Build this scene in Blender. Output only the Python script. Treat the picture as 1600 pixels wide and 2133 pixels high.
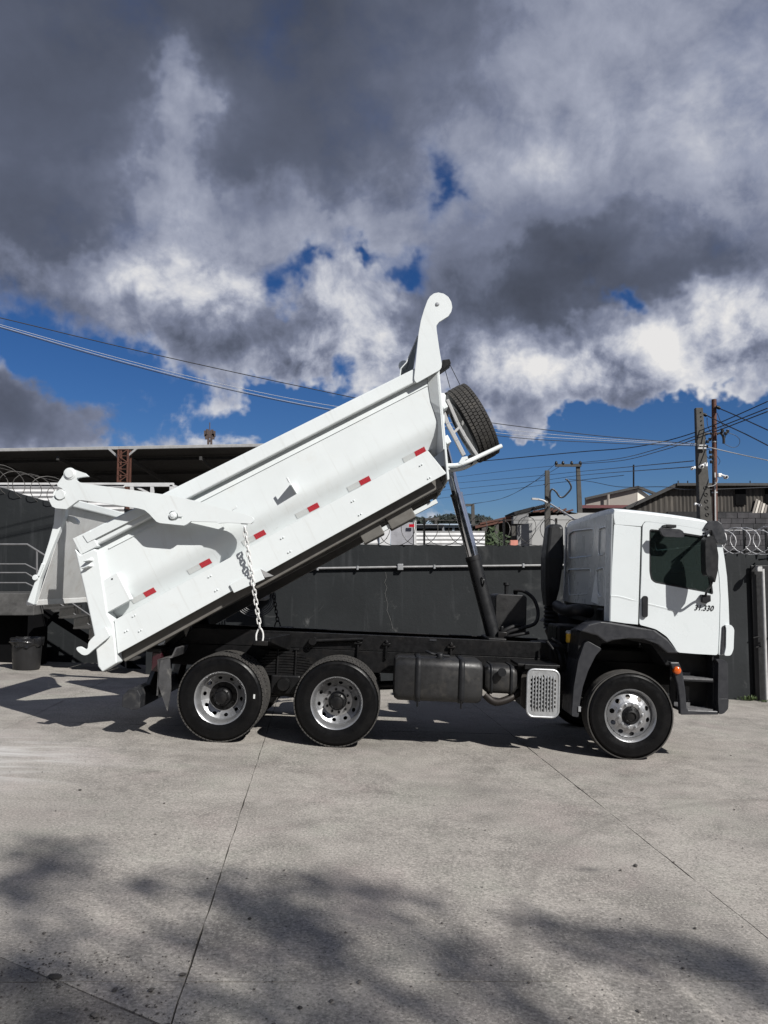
import bpy, bmesh, math, random
from math import sin, cos, pi, radians, tan, atan2, sqrt
from mathutils import Vector, Matrix, noise as mnoise
from mathutils.geometry import tessellate_polygon

for o in list(bpy.data.objects):
    bpy.data.objects.remove(o, do_unlink=True)
SC = bpy.context.scene
COL = SC.collection

# ------------------------------------------------------------------ camera
PITCH = radians(4.1)
CAM_Z = 2.144
cam_data = bpy.data.cameras.new('camera')
cam_data.sensor_fit = 'HORIZONTAL'
cam_data.sensor_width = 36.0
cam_data.lens = 36.0
cam_data.clip_start = 0.1
cam_data.clip_end = 3000
cam = bpy.data.objects.new('camera', cam_data)
cam.location = (0, 0, CAM_Z)
cam.rotation_euler = (radians(90) + PITCH, 0, 0)
COL.objects.link(cam)
SC.camera = cam

# ------------------------------------------------------------------ light
EXPOSURE = 0.38
SUN_DIR = Vector((-0.47, 0.50, -0.58)).normalized()      # the way the light travels
SUN_EL = math.asin(-SUN_DIR.z)
sun_data = bpy.data.lights.new('sun', 'SUN')
sun_data.energy = 4.9
sun_data.angle = radians(0.53)
sun_data.color = (1.0, 0.972, 0.925)
sun = bpy.data.objects.new('sun', sun_data)
sun.rotation_euler = SUN_DIR.to_track_quat('-Z', 'Y').to_euler()
sun.location = (8, -8, 14)
COL.objects.link(sun)

vs = SC.view_settings
vs.view_transform = 'Standard'
vs.look = 'None'
vs.gamma = 1.0
vs.use_curve_mapping = False
vs.exposure = EXPOSURE
SC.cycles.max_bounces = 5
SC.cycles.diffuse_bounces = 2
SC.cycles.glossy_bounces = 3
SC.cycles.transmission_bounces = 4
SC.cycles.transparent_max_bounces = 5
SC.cycles.caustics_reflective = False
SC.cycles.caustics_refractive = False

def ray(px, py):
    u = (px - 800) / 1600.0; v = (1066.5 - py) / 1600.0
    return Vector((u, cos(PITCH) - v * sin(PITCH), sin(PITCH) + v * cos(PITCH)))
def at(px, py, Y):
    """world point at distance Y seen at photograph position (px, py)"""
    d = ray(px, py); t = Y / d.y
    return Vector((d.x * t, Y, CAM_Z + d.z * t))
def gz(x, y):
    """the yard slopes down to the right and a little away"""
    return -0.0424 * x - 0.02 * (y - 9.2)

# ------------------------------------------------------------------ sky: blue Nishita sky behind broken grey cumulus
world = bpy.data.worlds.new('World'); SC.world = world
world.use_nodes = True
wn = world.node_tree; wn.nodes.clear()
world.cycles.sampling_method = 'MANUAL'; world.cycles.sample_map_resolution = 256
class NG:
    """tiny node graph helper"""
    def __init__(s, tree): s.t = tree
    def n(s, kind, **kw):
        nd = s.t.nodes.new(kind)
        for k, v in kw.items(): setattr(nd, k, v)
        return nd
    def put(s, sock, v):
        if hasattr(v, 'is_output'): s.t.links.new(v, sock)
        elif isinstance(v, (tuple, list)) and sock.type == 'RGBA' and len(v) == 3: sock.default_value = (*v, 1)
        else: sock.default_value = v
    def m(s, op, a, b=0.0, c=None, clamp=False):
        nd = s.n('ShaderNodeMath', operation=op, use_clamp=clamp)
        s.put(nd.inputs[0], a); s.put(nd.inputs[1], b)
        if c is not None: s.put(nd.inputs[2], c)
        return nd.outputs[0]
    def v(s, op, a, b=None, scale=None):
        nd = s.n('ShaderNodeVectorMath', operation=op)
        s.put(nd.inputs[0], a)
        if b is not None: s.put(nd.inputs[1], b)
        if scale is not None: s.put(nd.inputs['Scale'], scale)
        return nd.outputs[0]
    def noise(s, vec, scale, detail=4, rough=0.5, lac=2.0, dist=0.0, out=0):
        nd = s.n('ShaderNodeTexNoise')
        s.put(nd.inputs['Vector'], vec)
        nd.inputs['Scale'].default_value = scale; nd.inputs['Detail'].default_value = detail
        nd.inputs['Roughness'].default_value = rough; nd.inputs['Lacunarity'].default_value = lac
        nd.inputs['Distortion'].default_value = dist
        return nd.outputs[out]
    def mr(s, x, a, b, c=0.0, d=1.0, smooth=True):
        nd = s.n('ShaderNodeMapRange', interpolation_type='SMOOTHSTEP' if smooth else 'LINEAR')
        s.put(nd.inputs[0], x)
        for i, q in enumerate((a, b, c, d)): s.put(nd.inputs[i + 1], q)
        return nd.outputs[0]
    def ramp(s, x, stops):
        nd = s.n('ShaderNodeValToRGB')
        e = nd.color_ramp.elements
        while len(e) < len(stops): e.new(0.5)
        for el, (p, c) in zip(e, stops):
            el.position = p; el.color = (*c, 1) if len(c) == 3 else c
        s.put(nd.inputs[0], x); return nd.outputs[0]
    def mix(s, f, a, b, mode='MIX'):
        nd = s.n('ShaderNodeMix', data_type='RGBA', blend_type=mode)
        s.put(nd.inputs[0], f); s.put(nd.inputs[6], a); s.put(nd.inputs[7], b)
        return nd.outputs[2]

def build_sky():
    g = NG(wn)
    tc = g.n('ShaderNodeTexCoord').outputs['Generated']
    sep = g.n('ShaderNodeSeparateXYZ'); g.put(sep.inputs[0], tc)
    x, y, z = sep.outputs
    az = g.m('ARCTAN2', x, y)
    el = g.m('ARCSINE', z)
    # cloud plane: features shrink and flatten towards the horizon
    zz = g.m('ADD', g.m('MAXIMUM', z, 0.0), 0.24)
    comb = g.n('ShaderNodeCombineXYZ')
    g.put(comb.inputs[0], g.m('DIVIDE', x, zz)); g.put(comb.inputs[1], g.m('DIVIDE', y, zz)); comb.inputs[2].default_value = 3.7
    P = comb.outputs[0]
    wv = g.noise(P, 1.6, 3, 0.5, out=1)
    P = g.v('ADD', P, g.v('SCALE', g.v('SUBTRACT', wv, (0.5, 0.5, 0.5)), scale=0.30))
    # the same in plain directions, for the rounded cumulus edges
    Q = g.v('ADD', tc, g.v('SCALE', g.v('SUBTRACT', g.noise(tc, 7.0, 3, 0.55, out=1), (0.5, 0.5, 0.5)), scale=0.05))
    wob = g.n('ShaderNodeSeparateXYZ'); g.put(wob.inputs[0], g.noise(tc, 11.0, 4, 0.62, out=1))
    az = g.m('ADD', az, g.m('MULTIPLY', g.m('SUBTRACT', wob.outputs[0], 0.5), 0.16))
    el = g.m('ADD', el, g.m('MULTIPLY', g.m('SUBTRACT', wob.outputs[1], 0.5), 0.13))
    n_plane = g.noise(P, 1.35, 6, 0.56)
    n_dir = g.noise(Q, 6.5, 8, 0.60)
    n_off = g.noise(g.v('ADD', Q, (0.020, -0.01, 0.026)), 6.5, 6, 0.60)
    n_fine = g.noise(Q, 26.0, 4, 0.62)
    ca = g.n('ShaderNodeCombineXYZ'); g.put(ca.inputs[0], az); g.put(ca.inputs[1], el); AE = ca.outputs[0]
    def field(blobs, base):
        tot = None
        for (px, py, sx, sy, amp) in blobs:
            d = ray(px, py).normalized()
            a0, e0 = atan2(d.x, d.y), math.asin(d.z)
            va = g.n('ShaderNodeVectorMath', operation='MULTIPLY_ADD'); g.put(va.inputs[0], AE)
            va.inputs[1].default_value = (1600.0/sx, 1600.0/sy, 0); va.inputs[2].default_value = (-a0*1600.0/sx, -e0*1600.0/sy, 0)
            dp = g.n('ShaderNodeVectorMath', operation='DOT_PRODUCT'); g.put(dp.inputs[0], va.outputs[0]); g.put(dp.inputs[1], va.outputs[0])
            gs = g.m('POWER', math.exp(-1), dp.outputs['Value'])
            tot = g.m('MULTIPLY_ADD', gs, amp, tot if tot is not None else base)
        return tot
    cover = field(COVER, g.mr(el, 0.06, 0.34, 0.0, 0.55))
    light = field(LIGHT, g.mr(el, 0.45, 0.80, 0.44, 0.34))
    n_mix = g.m('ADD', g.m('MULTIPLY', n_dir, 0.62), g.m('MULTIPLY', n_plane, 0.38))
    dens = g.m('ADD', g.m('MULTIPLY', g.m('SUBTRACT', n_mix, 0.5), 2.3), cover)
    mask = g.m('MULTIPLY', g.mr(dens, -0.06, g.mr(el, 0.16, 0.34, 0.18, 0.62)), g.mr(z, -0.04, 0.0))
    thick = g.mr(dens, 0.05, 0.55)
    relief = g.m('MULTIPLY', g.m('SUBTRACT', n_dir, n_off), 1.7)
    fine = g.m('MULTIPLY', g.m('SUBTRACT', n_fine, 0.5), 0.20)
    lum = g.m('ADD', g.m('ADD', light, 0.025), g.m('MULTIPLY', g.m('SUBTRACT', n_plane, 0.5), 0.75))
    relief_amt = g.m('MULTIPLY', g.mr(light, 0.15, 0.72, 0.28, 1.45), g.mr(el, 0.26, 0.44, 1.0, 0.40))
    lum = g.m('ADD', lum, g.m('MULTIPLY', relief, relief_amt))
    lum = g.m('ADD', lum, g.m('MULTIPLY', fine, relief_amt))
    lum = g.m('ADD', lum, g.m('MULTIPLY', g.m('SUBTRACT', 1.0, thick), 0.20))
    edge = g.m('ADD', light, g.m('MULTIPLY', g.m('SUBTRACT', n_dir, 0.5), 0.55))       # one bank in front of another
    lum = g.m('ADD', lum, g.mr(edge, 0.24, 0.36, -0.075, 0.055))
    lum = g.m('ADD', lum, g.mr(edge, 0.52, 0.62, -0.02, 0.05))
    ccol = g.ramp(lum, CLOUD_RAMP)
    sky = g.n('ShaderNodeTexSky', sky_type='NISHITA')
    sky.sun_disc = False
    sky.sun_elevation = SUN_EL
    sky.sun_rotation = atan2(-SUN_DIR.x, -SUN_DIR.y)
    sky.altitude = 800; sky.air_density = 1.0; sky.dust_density = 0.6; sky.ozone_density = 2.5
    hs = g.n('ShaderNodeHueSaturation'); hs.inputs['Saturation'].default_value = 1.25; g.put(hs.inputs['Color'], sky.outputs[0])
    blue = g.mix(1.0, hs.outputs[0], SKY_TINT, 'MULTIPLY')
    # cloud colours are given as they should appear; the Background strength is divided out
    cc = g.v('SCALE', ccol, scale=1.0 / (SKY_STRENGTH * 2 ** EXPOSURE))
    col = g.mix(mask, blue, cc)
    bg = g.n('ShaderNodeBackground'); g.put(bg.inputs[0], col); bg.inputs[1].default_value = SKY_STRENGTH
    out = g.n('ShaderNodeOutputWorld'); g.put(out.inputs[0], bg.outputs[0])

SKY_STRENGTH = 0.10
SKY_TINT = (0.27, 0.34, 0.47)
CLOUD_RAMP = [(0.0, (0.066, 0.076, 0.106)), (0.20, (0.102, 0.118, 0.168)), (0.42, (0.190, 0.214, 0.298)),
              (0.62, (0.365, 0.392, 0.485)), (0.80, (0.59, 0.605, 0.66)), (1.0, (0.80, 0.79, 0.785))]
#        px    py    sx   sy   amount          where cloud stands (+) and where the blue shows (-)
COVER = [(150, 720, 260, 70, -0.75), (40, 880, 150, 70, 0.50), (420, 880, 260, 70, -0.45), (470, 680, 200, 60, 0.50),
         (300, 600, 260, 70, 0.35), (570, 612, 52, 52, -0.78), (640, 560, 45, 30, -0.70), (765, 522, 45, 24, -0.75), (850, 562, 60, 34, -0.68), (925, 395, 42, 90, -0.58),
         (715, 770, 50, 35, -0.40), (770, 680, 110, 100, 0.30), (1130, 780, 240, 70, 0.62), (1480, 700, 190, 90, 0.66),
         (1325, 622, 55, 30, -0.95), (1290, 910, 400, 60, -0.70), (1330, 990, 330, 50, -0.35), (1090, 890, 60, 40, 0.62), (620, 850, 120, 60, -0.45),
         (1120, 600, 300, 110, 0.35), (480, 840, 50, 45, 0.35), (570, 745, 120, 60, 0.85), (420, 725, 130, 45, 0.60), (1040, 800, 130, 50, 0.25), (860, 860, 200, 60, -0.4), (1560, 850, 150, 40, -0.3)]
LIGHT = [(80, 260, 290, 300, -0.34), (600, 10, 330, 120, -0.27), (640, 310, 250, 130, -0.27), (1130, 610, 280, 90, -0.24),
         (1330, 480, 300, 90, -0.12), (1000, 120, 200, 100, -0.08), (400, 490, 150, 80, 0.14), (330, 600, 200, 50, 0.30),
         (770, 650, 110, 130, 0.32), (1200, 765, 240, 60, 0.24), (1490, 690, 200, 80, 0.22), (1420, 560, 200, 40, -0.12), (1330, 260, 300, 150, 0.04),
         (385, 175, 55, 90, 0.24), (330, 400, 110, 90, 0.14), (1130, 330, 110, 60, 0.10), (600, 745, 110, 50, 0.22), (60, 870, 200, 70, -0.20), (1560, 250, 120, 150, 0.07), (480, 710, 180, 40, -0.08)]
build_sky()

# ------------------------------------------------------------------ helpers
class MB:
    """collects faces; build() links them as one mesh object"""
    def __init__(s): s.v = []; s.f = []; s.sm = []; s.uvm = None
    def add(s, vs, fs, smooth=False):
        b = len(s.v); s.v += [tuple(p) for p in vs]
        s.f += [tuple(b + i for i in f) for f in fs]; s.sm += [smooth] * len(fs)
        return s
    def box(s, x0, x1, y0, y1, z0, z1, M=None):
        p = [Vector((x, y, z)) for z in (z0, z1) for y in (y0, y1) for x in (x0, x1)]
        if M is not None: p = [M @ q for q in p]
        return s.add(p, [(0, 2, 3, 1), (4, 5, 7, 6), (0, 1, 5, 4), (2, 6, 7, 3), (0, 4, 6, 2), (1, 3, 7, 5)])
    def hexa(s, p):
        """eight corners: bottom ring then top ring"""
        return s.add(p, [(3, 2, 1, 0), (4, 5, 6, 7), (0, 1, 5, 4), (1, 2, 6, 5), (2, 3, 7, 6), (3, 0, 4, 7)])
    def bar(s, a, b, w, h, up=(0, 0, 1)):
        """straight bar of rectangular section from a to b"""
        a, b = Vector(a), Vector(b); d = (b - a).normalized()
        u = Vector(up); sx = d.cross(u)
        if sx.length < 1e-4: sx = d.cross(Vector((0, 1, 0)))
        sx.normalize(); sz = sx.cross(d)
        r = []
        for c in (a, b): r += [c - sx*w/2 - sz*h/2, c + sx*w/2 - sz*h/2, c + sx*w/2 + sz*h/2, c - sx*w/2 + sz*h/2]
        return s.hexa(r)
    def tube(s, path, r, seg=8, cap=True, closed=False, smooth=True):
        P = [Vector(p) for p in path]; n = len(P)
        rs = r if isinstance(r, (list, tuple)) else [r] * n
        b = len(s.v); prev = None; nrm = None
        for i in range(n):
            if closed: d = (P[(i+1) % n] - P[i-1])
            else: d = P[min(i+1, n-1)] - P[max(i-1, 0)]
            d.normalize()
            if nrm is None:
                nrm = d.cross(Vector((0, 0, 1)))
                if nrm.length < 1e-3: nrm = d.cross(Vector((0, 1, 0)))
                nrm.normalize()
            else:
                nrm = nrm - d * nrm.dot(d)
                if nrm.length < 1e-6: nrm = d.orthogonal()
                nrm.normalize()
            bi = d.cross(nrm)
            for k in range(seg):
                a = 2*pi*k/seg
                s.v.append(tuple(P[i] + (nrm*cos(a) + bi*sin(a)) * rs[i]))
        m = n if closed else n - 1
        for i in range(m):
            j = (i+1) % n
            for k in range(seg):
                l = (k+1) % seg
                s.f.append((b+i*seg+k, b+i*seg+l, b+j*seg+l, b+j*seg+k)); s.sm.append(smooth)
        if cap and not closed:
            s.f.append(tuple(b + k for k in reversed(range(seg)))); s.sm.append(False)
            s.f.append(tuple(b + (n-1)*seg + k for k in range(seg))); s.sm.append(False)
        return s
    def lathe(s, prof, c=(0, 0, 0), seg=48, smooth=True, closed=False, axis='y', cap=False):
        """prof: (radius, offset along the axis)"""
        b = len(s.v); n = len(prof); cx, cy, cz = c
        for (r, h) in prof:
            for k in range(seg):
                a = 2*pi*k/seg
                if axis == 'y': s.v.append((cx + r*cos(a), cy + h, cz + r*sin(a)))
                elif axis == 'z': s.v.append((cx + r*cos(a), cy + r*sin(a), cz + h))
                else: s.v.append((cx + h, cy + r*cos(a), cz + r*sin(a)))
        for i in range(n if closed else n - 1):
            j = (i+1) % n
            for k in range(seg):
                l = (k+1) % seg
                q = (b+i*seg+k, b+j*seg+k, b+j*seg+l, b+i*seg+l)
                s.f.append(q if axis == 'y' else tuple(reversed(q))); s.sm.append(smooth)
        if cap:
            for i in (0, n-1):
                s.f.append(tuple(b + i*seg + k for k in range(seg))); s.sm.append(False)
        return s
    def poly(s, outer, holes, fn, h0, h1, smooth_side=False):
        """flat outline (with holes) given a thickness: fn(a, b, h) -> point"""
        loops = [list(outer)] + [list(h) for h in holes]
        tris = tessellate_polygon([[Vector((a, b, 0)) for a, b in l] for l in loops])
        flat = [q for l in loops for q in l]; n = len(flat); b = len(s.v)
        for h in (h0, h1): s.v += [tuple(fn(p[0], p[1], h)) for p in flat]
        for t in tris:
            s.f.append(tuple(b+i for i in t)); s.f.append(tuple(b+n+i for i in reversed(t))); s.sm += [False, False]
        o = 0
        for l in loops:
            m = len(l)
            for i in range(m):
                j = (i+1) % m
                s.f.append((b+o+i, b+o+j, b+n+o+j, b+n+o+i)); s.sm.append(smooth_side)
            o += m
        return s
    def loft(s, rings, smooth=True, cap=True, closed=True):
        """rings of equal length, joined one after another"""
        b = len(s.v); n = len(rings[0])
        for r in rings: s.v += [tuple(p) for p in r]
        for i in range(len(rings)-1):
            for k in range(n if closed else n-1):
                l = (k+1) % n
                s.f.append((b+i*n+k, b+i*n+l, b+(i+1)*n+l, b+(i+1)*n+k)); s.sm.append(smooth)
        if cap:
            s.f.append(tuple(b+k for k in reversed(range(n)))); s.f.append(tuple(b+(len(rings)-1)*n+k for k in range(n))); s.sm += [False, False]
        return s
    def build(s, name, mat, parent=None, bevel=0, seg=2, fix=True, wn=False):
        me = bpy.data.meshes.new(name)
        me.from_pydata(s.v, [], s.f); me.validate()
        if fix:
            bm = bmesh.new(); bm.from_mesh(me)
            bmesh.ops.recalc_face_normals(bm, faces=bm.faces)
            bm.to_mesh(me); bm.free()
        if len(me.polygons) == len(s.sm): me.polygons.foreach_set('use_smooth', s.sm)
        if any(s.sm): me.set_sharp_from_angle(angle=radians(38))
        me.materials.append(mat)
        o = bpy.data.objects.new(name, me); COL.objects.link(o)
        if parent is not None: o.parent = parent
        if bevel:
            m = o.modifiers.new('bevel', 'BEVEL'); m.width = bevel; m.segments = seg; m.limit_method = 'ANGLE'; m.angle_limit = radians(35)
        return o
def XZ(y_sign=1):
    return lambda a, b, h: (a, h, b)
def tag(o, label=None, cat=None, group=None, kind=None):
    if label: o['label'] = label
    if cat: o['category'] = cat
    if group: o['group'] = group
    if kind: o['kind'] = kind
    return o
def empty(name, loc=(0, 0, 0), rot=(0, 0, 0), parent=None):
    o = bpy.data.objects.new(name, None); COL.objects.link(o)
    o.location = loc; o.rotation_euler = rot; o.empty_display_size = 0.2
    if parent is not None: o.parent = parent
    return o
def place(o, name, parent=None, loc=None, rot=None, scale=None):
    """copy of one mesh object sharing its data"""
    c = o.copy(); c.name = name; COL.objects.link(c); c.parent = parent
    if loc is not None: c.location = loc
    if rot is not None: c.rotation_euler = rot
    if scale is not None: c.scale = scale
    return c
def copy_tree(o, parent=None):
    c = o.copy(); COL.objects.link(c); c.parent = parent
    for ch in list(o.children): copy_tree(ch, c)
    return c
def rrect(x0, x1, z0, z1, r, n=4):
    pts = []
    for cx, cz, a0 in ((x1-r, z1-r, 0), (x0+r, z1-r, 90), (x0+r, z0+r, 180), (x1-r, z0+r, 270)):
        for k in range(n+1):
            a = radians(a0 + 90*k/n); pts.append((cx + r*cos(a), cz + r*sin(a)))
    return pts
def circ(cx, cz, r, n=20, rz=None):
    return [(cx + r*cos(2*pi*k/n), cz + (rz or r)*sin(2*pi*k/n)) for k in range(n)]
def rounded(pts, r, n=4):
    """round every corner of an outline"""
    out = []; m = len(pts)
    for i in range(m):
        p0, p1, p2 = Vector(pts[i-1]), Vector(pts[i]), Vector(pts[(i+1) % m])
        a = p0 - p1; b = p2 - p1
        t = min(r, a.length*0.45, b.length*0.45)
        a.normalize(); b.normalize(); A = p1 + a*t; Bq = p1 + b*t
        for k in range(n+1):
            u = k/n; out.append(tuple((1-u)**2*A + 2*u*(1-u)*p1 + u*u*Bq))
    return out
def bez(P, n=12):
    """smooth curve through points (Catmull-Rom)"""
    P = [Vector(p) for p in P]; out = []
    for i in range(len(P)-1):
        p0 = P[max(i-1, 0)]; p1 = P[i]; p2 = P[i+1]; p3 = P[min(i+2, len(P)-1)]
        for k in range(n):
            t = k/n
            out.append(0.5*((2*p1) + (p2-p0)*t + (2*p0-5*p1+4*p2-p3)*t*t + (3*p1-p0-3*p2+p3)*t**3))
    out.append(P[-1]); return out

# ------------------------------------------------------------------ materials
MATS = {}
def new_mat(name):
    m = bpy.data.materials.new(name); m.use_nodes = True
    nt = m.node_tree; nt.nodes.clear()
    g = NG(nt)
    bs = g.n('ShaderNodeBsdfPrincipled'); out = g.n('ShaderNodeOutputMaterial')
    nt.links.new(bs.outputs[0], out.inputs[0])
    MATS[name] = m
    return m, g, bs
def paint(name, col, rough=0.4, metal=0.0, var=0.12, scale=6.0, grime=None, grime_amt=0.0, grime_scale=3.0, bump=0.0, bump_scale=60.0, coat=0.0, spec=0.5, rvar=0.10, fine=0.0, fine_scale=90):
    """one base colour with uneven tone, dirt patches, uneven gloss and fine relief"""
    m, g, bs = new_mat(name)
    co = g.n('ShaderNodeTexCoord').outputs['Object']
    n = g.noise(co, scale, 6, 0.6)
    lo = tuple(c*(1-var) for c in col); hi = tuple(min(1, c*(1+var)) for c in col)
    c = g.ramp(n, [(0.3, lo), (0.7, hi)])
    if fine:
        f = g.noise(co, fine_scale, 3, 0.6)
        c = g.mix(g.mr(f, 0.35, 0.65, 0, fine), c, tuple(x*0.55 for x in col))
    if grime is not None:
        gm = g.mr(g.noise(co, grime_scale, 7, 0.65, dist=0.6), 0.48, 0.72, 0, grime_amt)
        c = g.mix(gm, c, grime)
    g.put(bs.inputs['Base Color'], c)
    g.put(bs.inputs['Roughness'], g.mr(g.noise(co, scale*2.3, 5, 0.6), 0.25, 0.75, max(0.02, rough-rvar), min(1, rough+rvar)))
    bs.inputs['Metallic'].default_value = metal
    bs.inputs['Specular IOR Level'].default_value = spec
    if coat: bs.inputs['Coat Weight'].default_value = coat; bs.inputs['Coat Roughness'].default_value = 0.08
    if bump:
        b = g.n('ShaderNodeBump'); b.inputs['Strength'].default_value = bump; b.inputs['Distance'].default_value = 0.01
        g.put(b.inputs['Height'], g.noise(co, bump_scale, 5, 0.6)); g.t.links.new(b.outputs[0], bs.inputs['Normal'])
    return m
WHITE = paint('white_truck_paint', (0.60, 0.635, 0.645), 0.30, var=0.025, scale=1.5, grime=(0.55, 0.56, 0.55), grime_amt=0.06, grime_scale=2.2, coat=0.35, bump=0.015, bump_scale=7)
def body_white():
    """sprayed body paint: faint run-off streaks, dust, fine scratches and chips"""
    m, g, bs = new_mat('white_body_paint')
    co = g.n('ShaderNodeTexCoord').outputs['Object']
    base = (0.615, 0.648, 0.652)
    n = g.noise(co, 1.1, 6, 0.6)
    c = g.ramp(n, [(0.3, tuple(q*0.95 for q in base)), (0.7, tuple(q*1.03 for q in base))])
    st = g.noise(g.v('MULTIPLY', co, (16.0, 6.0, 0.55)), 1.5, 6, 0.65)
    c = g.mix(g.mr(st, 0.54, 0.76, 0, 0.42), c, (0.47, 0.475, 0.46))
    du = g.noise(co, 2.3, 7, 0.66, dist=0.5)
    c = g.mix(g.mr(du, 0.52, 0.74, 0, 0.30), c, (0.50, 0.49, 0.46))
    sc = g.noise(g.v('MULTIPLY', co, (3.0, 3.0, 40.0)), 1.6, 4, 0.6)
    c = g.mix(g.m('MULTIPLY', g.mr(sc, 0.66, 0.72, 0, 0.35), g.mr(n, 0.5, 0.62)), c, (0.42, 0.42, 0.41))
    ch = g.noise(co, 30, 4, 0.6)
    c = g.mix(g.m('MULTIPLY', g.mr(ch, 0.70, 0.74, 0, 0.6), g.mr(du, 0.5, 0.62)), c, (0.25, 0.20, 0.16))
    g.put(bs.inputs['Base Color'], c)
    g.put(bs.inputs['Roughness'], g.mr(du, 0.3, 0.7, 0.40, 0.62)); bs.inputs['Specular IOR Level'].default_value = 0.38
    b = g.n('ShaderNodeBump'); b.inputs['Strength'].default_value = 0.10; b.inputs['Distance'].default_value = 0.02
    g.put(b.inputs['Height'], g.noise(co, 1.7, 3, 0.5)); g.t.links.new(b.outputs[0], bs.inputs['Normal'])
    return m
WHITEB = body_white()
WORNW = paint('worn_white_paint', (0.56, 0.565, 0.56), 0.5, var=0.08, scale=3.0, grime=(0.36, 0.32, 0.28), grime_amt=0.40, grime_scale=4.5, bump=0.15, bump_scale=30)
CHAS = paint('chassis_black_paint', (0.0055, 0.0055, 0.006), 0.42, var=0.25, grime=(0.024, 0.021, 0.019), grime_amt=0.4, grime_scale=5, bump=0.08, spec=0.3)
BLKPL = paint('black_plastic', (0.009, 0.0095, 0.011), 0.48, var=0.15, grime=(0.025, 0.023, 0.021), grime_amt=0.25, bump=0.05, bump_scale=220, spec=0.35)
GRYPL = paint('grey_trim_plastic', (0.022, 0.023, 0.027), 0.42, var=0.08, bump=0.05, bump_scale=260)
RUBBER = paint('tyre_rubber', (0.0042, 0.0042, 0.0046), 0.34, var=0.2, grime=(0.016, 0.015, 0.0135), grime_amt=0.30, grime_scale=6, bump=0.05, bump_scale=90, spec=0.16)
TREAD = paint('dusty_tyre_tread', (0.034, 0.032, 0.030), 0.8, var=0.25, scale=14, grime=(0.085, 0.078, 0.068), grime_amt=0.6, grime_scale=9)
SILVER = paint('silver_wheel_paint', (0.36, 0.365, 0.375), 0.34, metal=0.75, var=0.06, grime=(0.30, 0.28, 0.25), grime_amt=0.35, grime_scale=9)
STEEL = paint('galvanised_steel', (0.40, 0.41, 0.42), 0.45, metal=0.6, var=0.12, scale=18)
ALU = paint('pressed_aluminium', (0.40, 0.41, 0.42), 0.42, metal=0.6, var=0.10, scale=14, grime=(0.28, 0.26, 0.24), grime_amt=0.3, grime_scale=12)
CHROME = paint('chrome_rod', (0.72, 0.74, 0.77), 0.12, metal=1.0, var=0.04, rvar=0.05)
REDREF = paint('red_reflective_tape', (0.42, 0.008, 0.02), 0.28, var=0.12, scale=70, coat=0.4)
SLVREF = paint('pale_reflective_tape', (0.56, 0.57, 0.56), 0.3, var=0.06, scale=60, coat=0.3)
ORANGE = paint('orange_lens', (0.52, 0.085, 0.006), 0.15, var=0.1, scale=50, coat=0.6)
YELLOW = paint('yellow_filter_label', (0.72, 0.42, 0.03), 0.35, var=0.25, scale=40)
RUST = paint('rusty_steel', (0.085, 0.032, 0.02), 0.75, var=0.3, scale=20, bump=0.2)
CONC = paint('pole_concrete', (0.062, 0.059, 0.054), 0.85, var=0.25, scale=4, grime=(0.05, 0.047, 0.042), grime_amt=0.6, bump=0.3, bump_scale=40)
WIRE = paint('black_cable', (0.02, 0.02, 0.022), 0.5, var=0.1)
WIREL = paint('bare_aluminium_cable', (0.36, 0.37, 0.39), 0.6, metal=0.2, var=0.1)
def glass_mat():
    m, g, bs = new_mat('tinted_glass')
    bs.inputs['Base Color'].default_value = (0.19, 0.27, 0.25, 1)
    bs.inputs['Roughness'].default_value = 0.02
    bs.inputs['Transmission Weight'].default_value = 0.92
    bs.inputs['IOR'].default_value = 1.5
    return m
GLASS = glass_mat()

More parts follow.
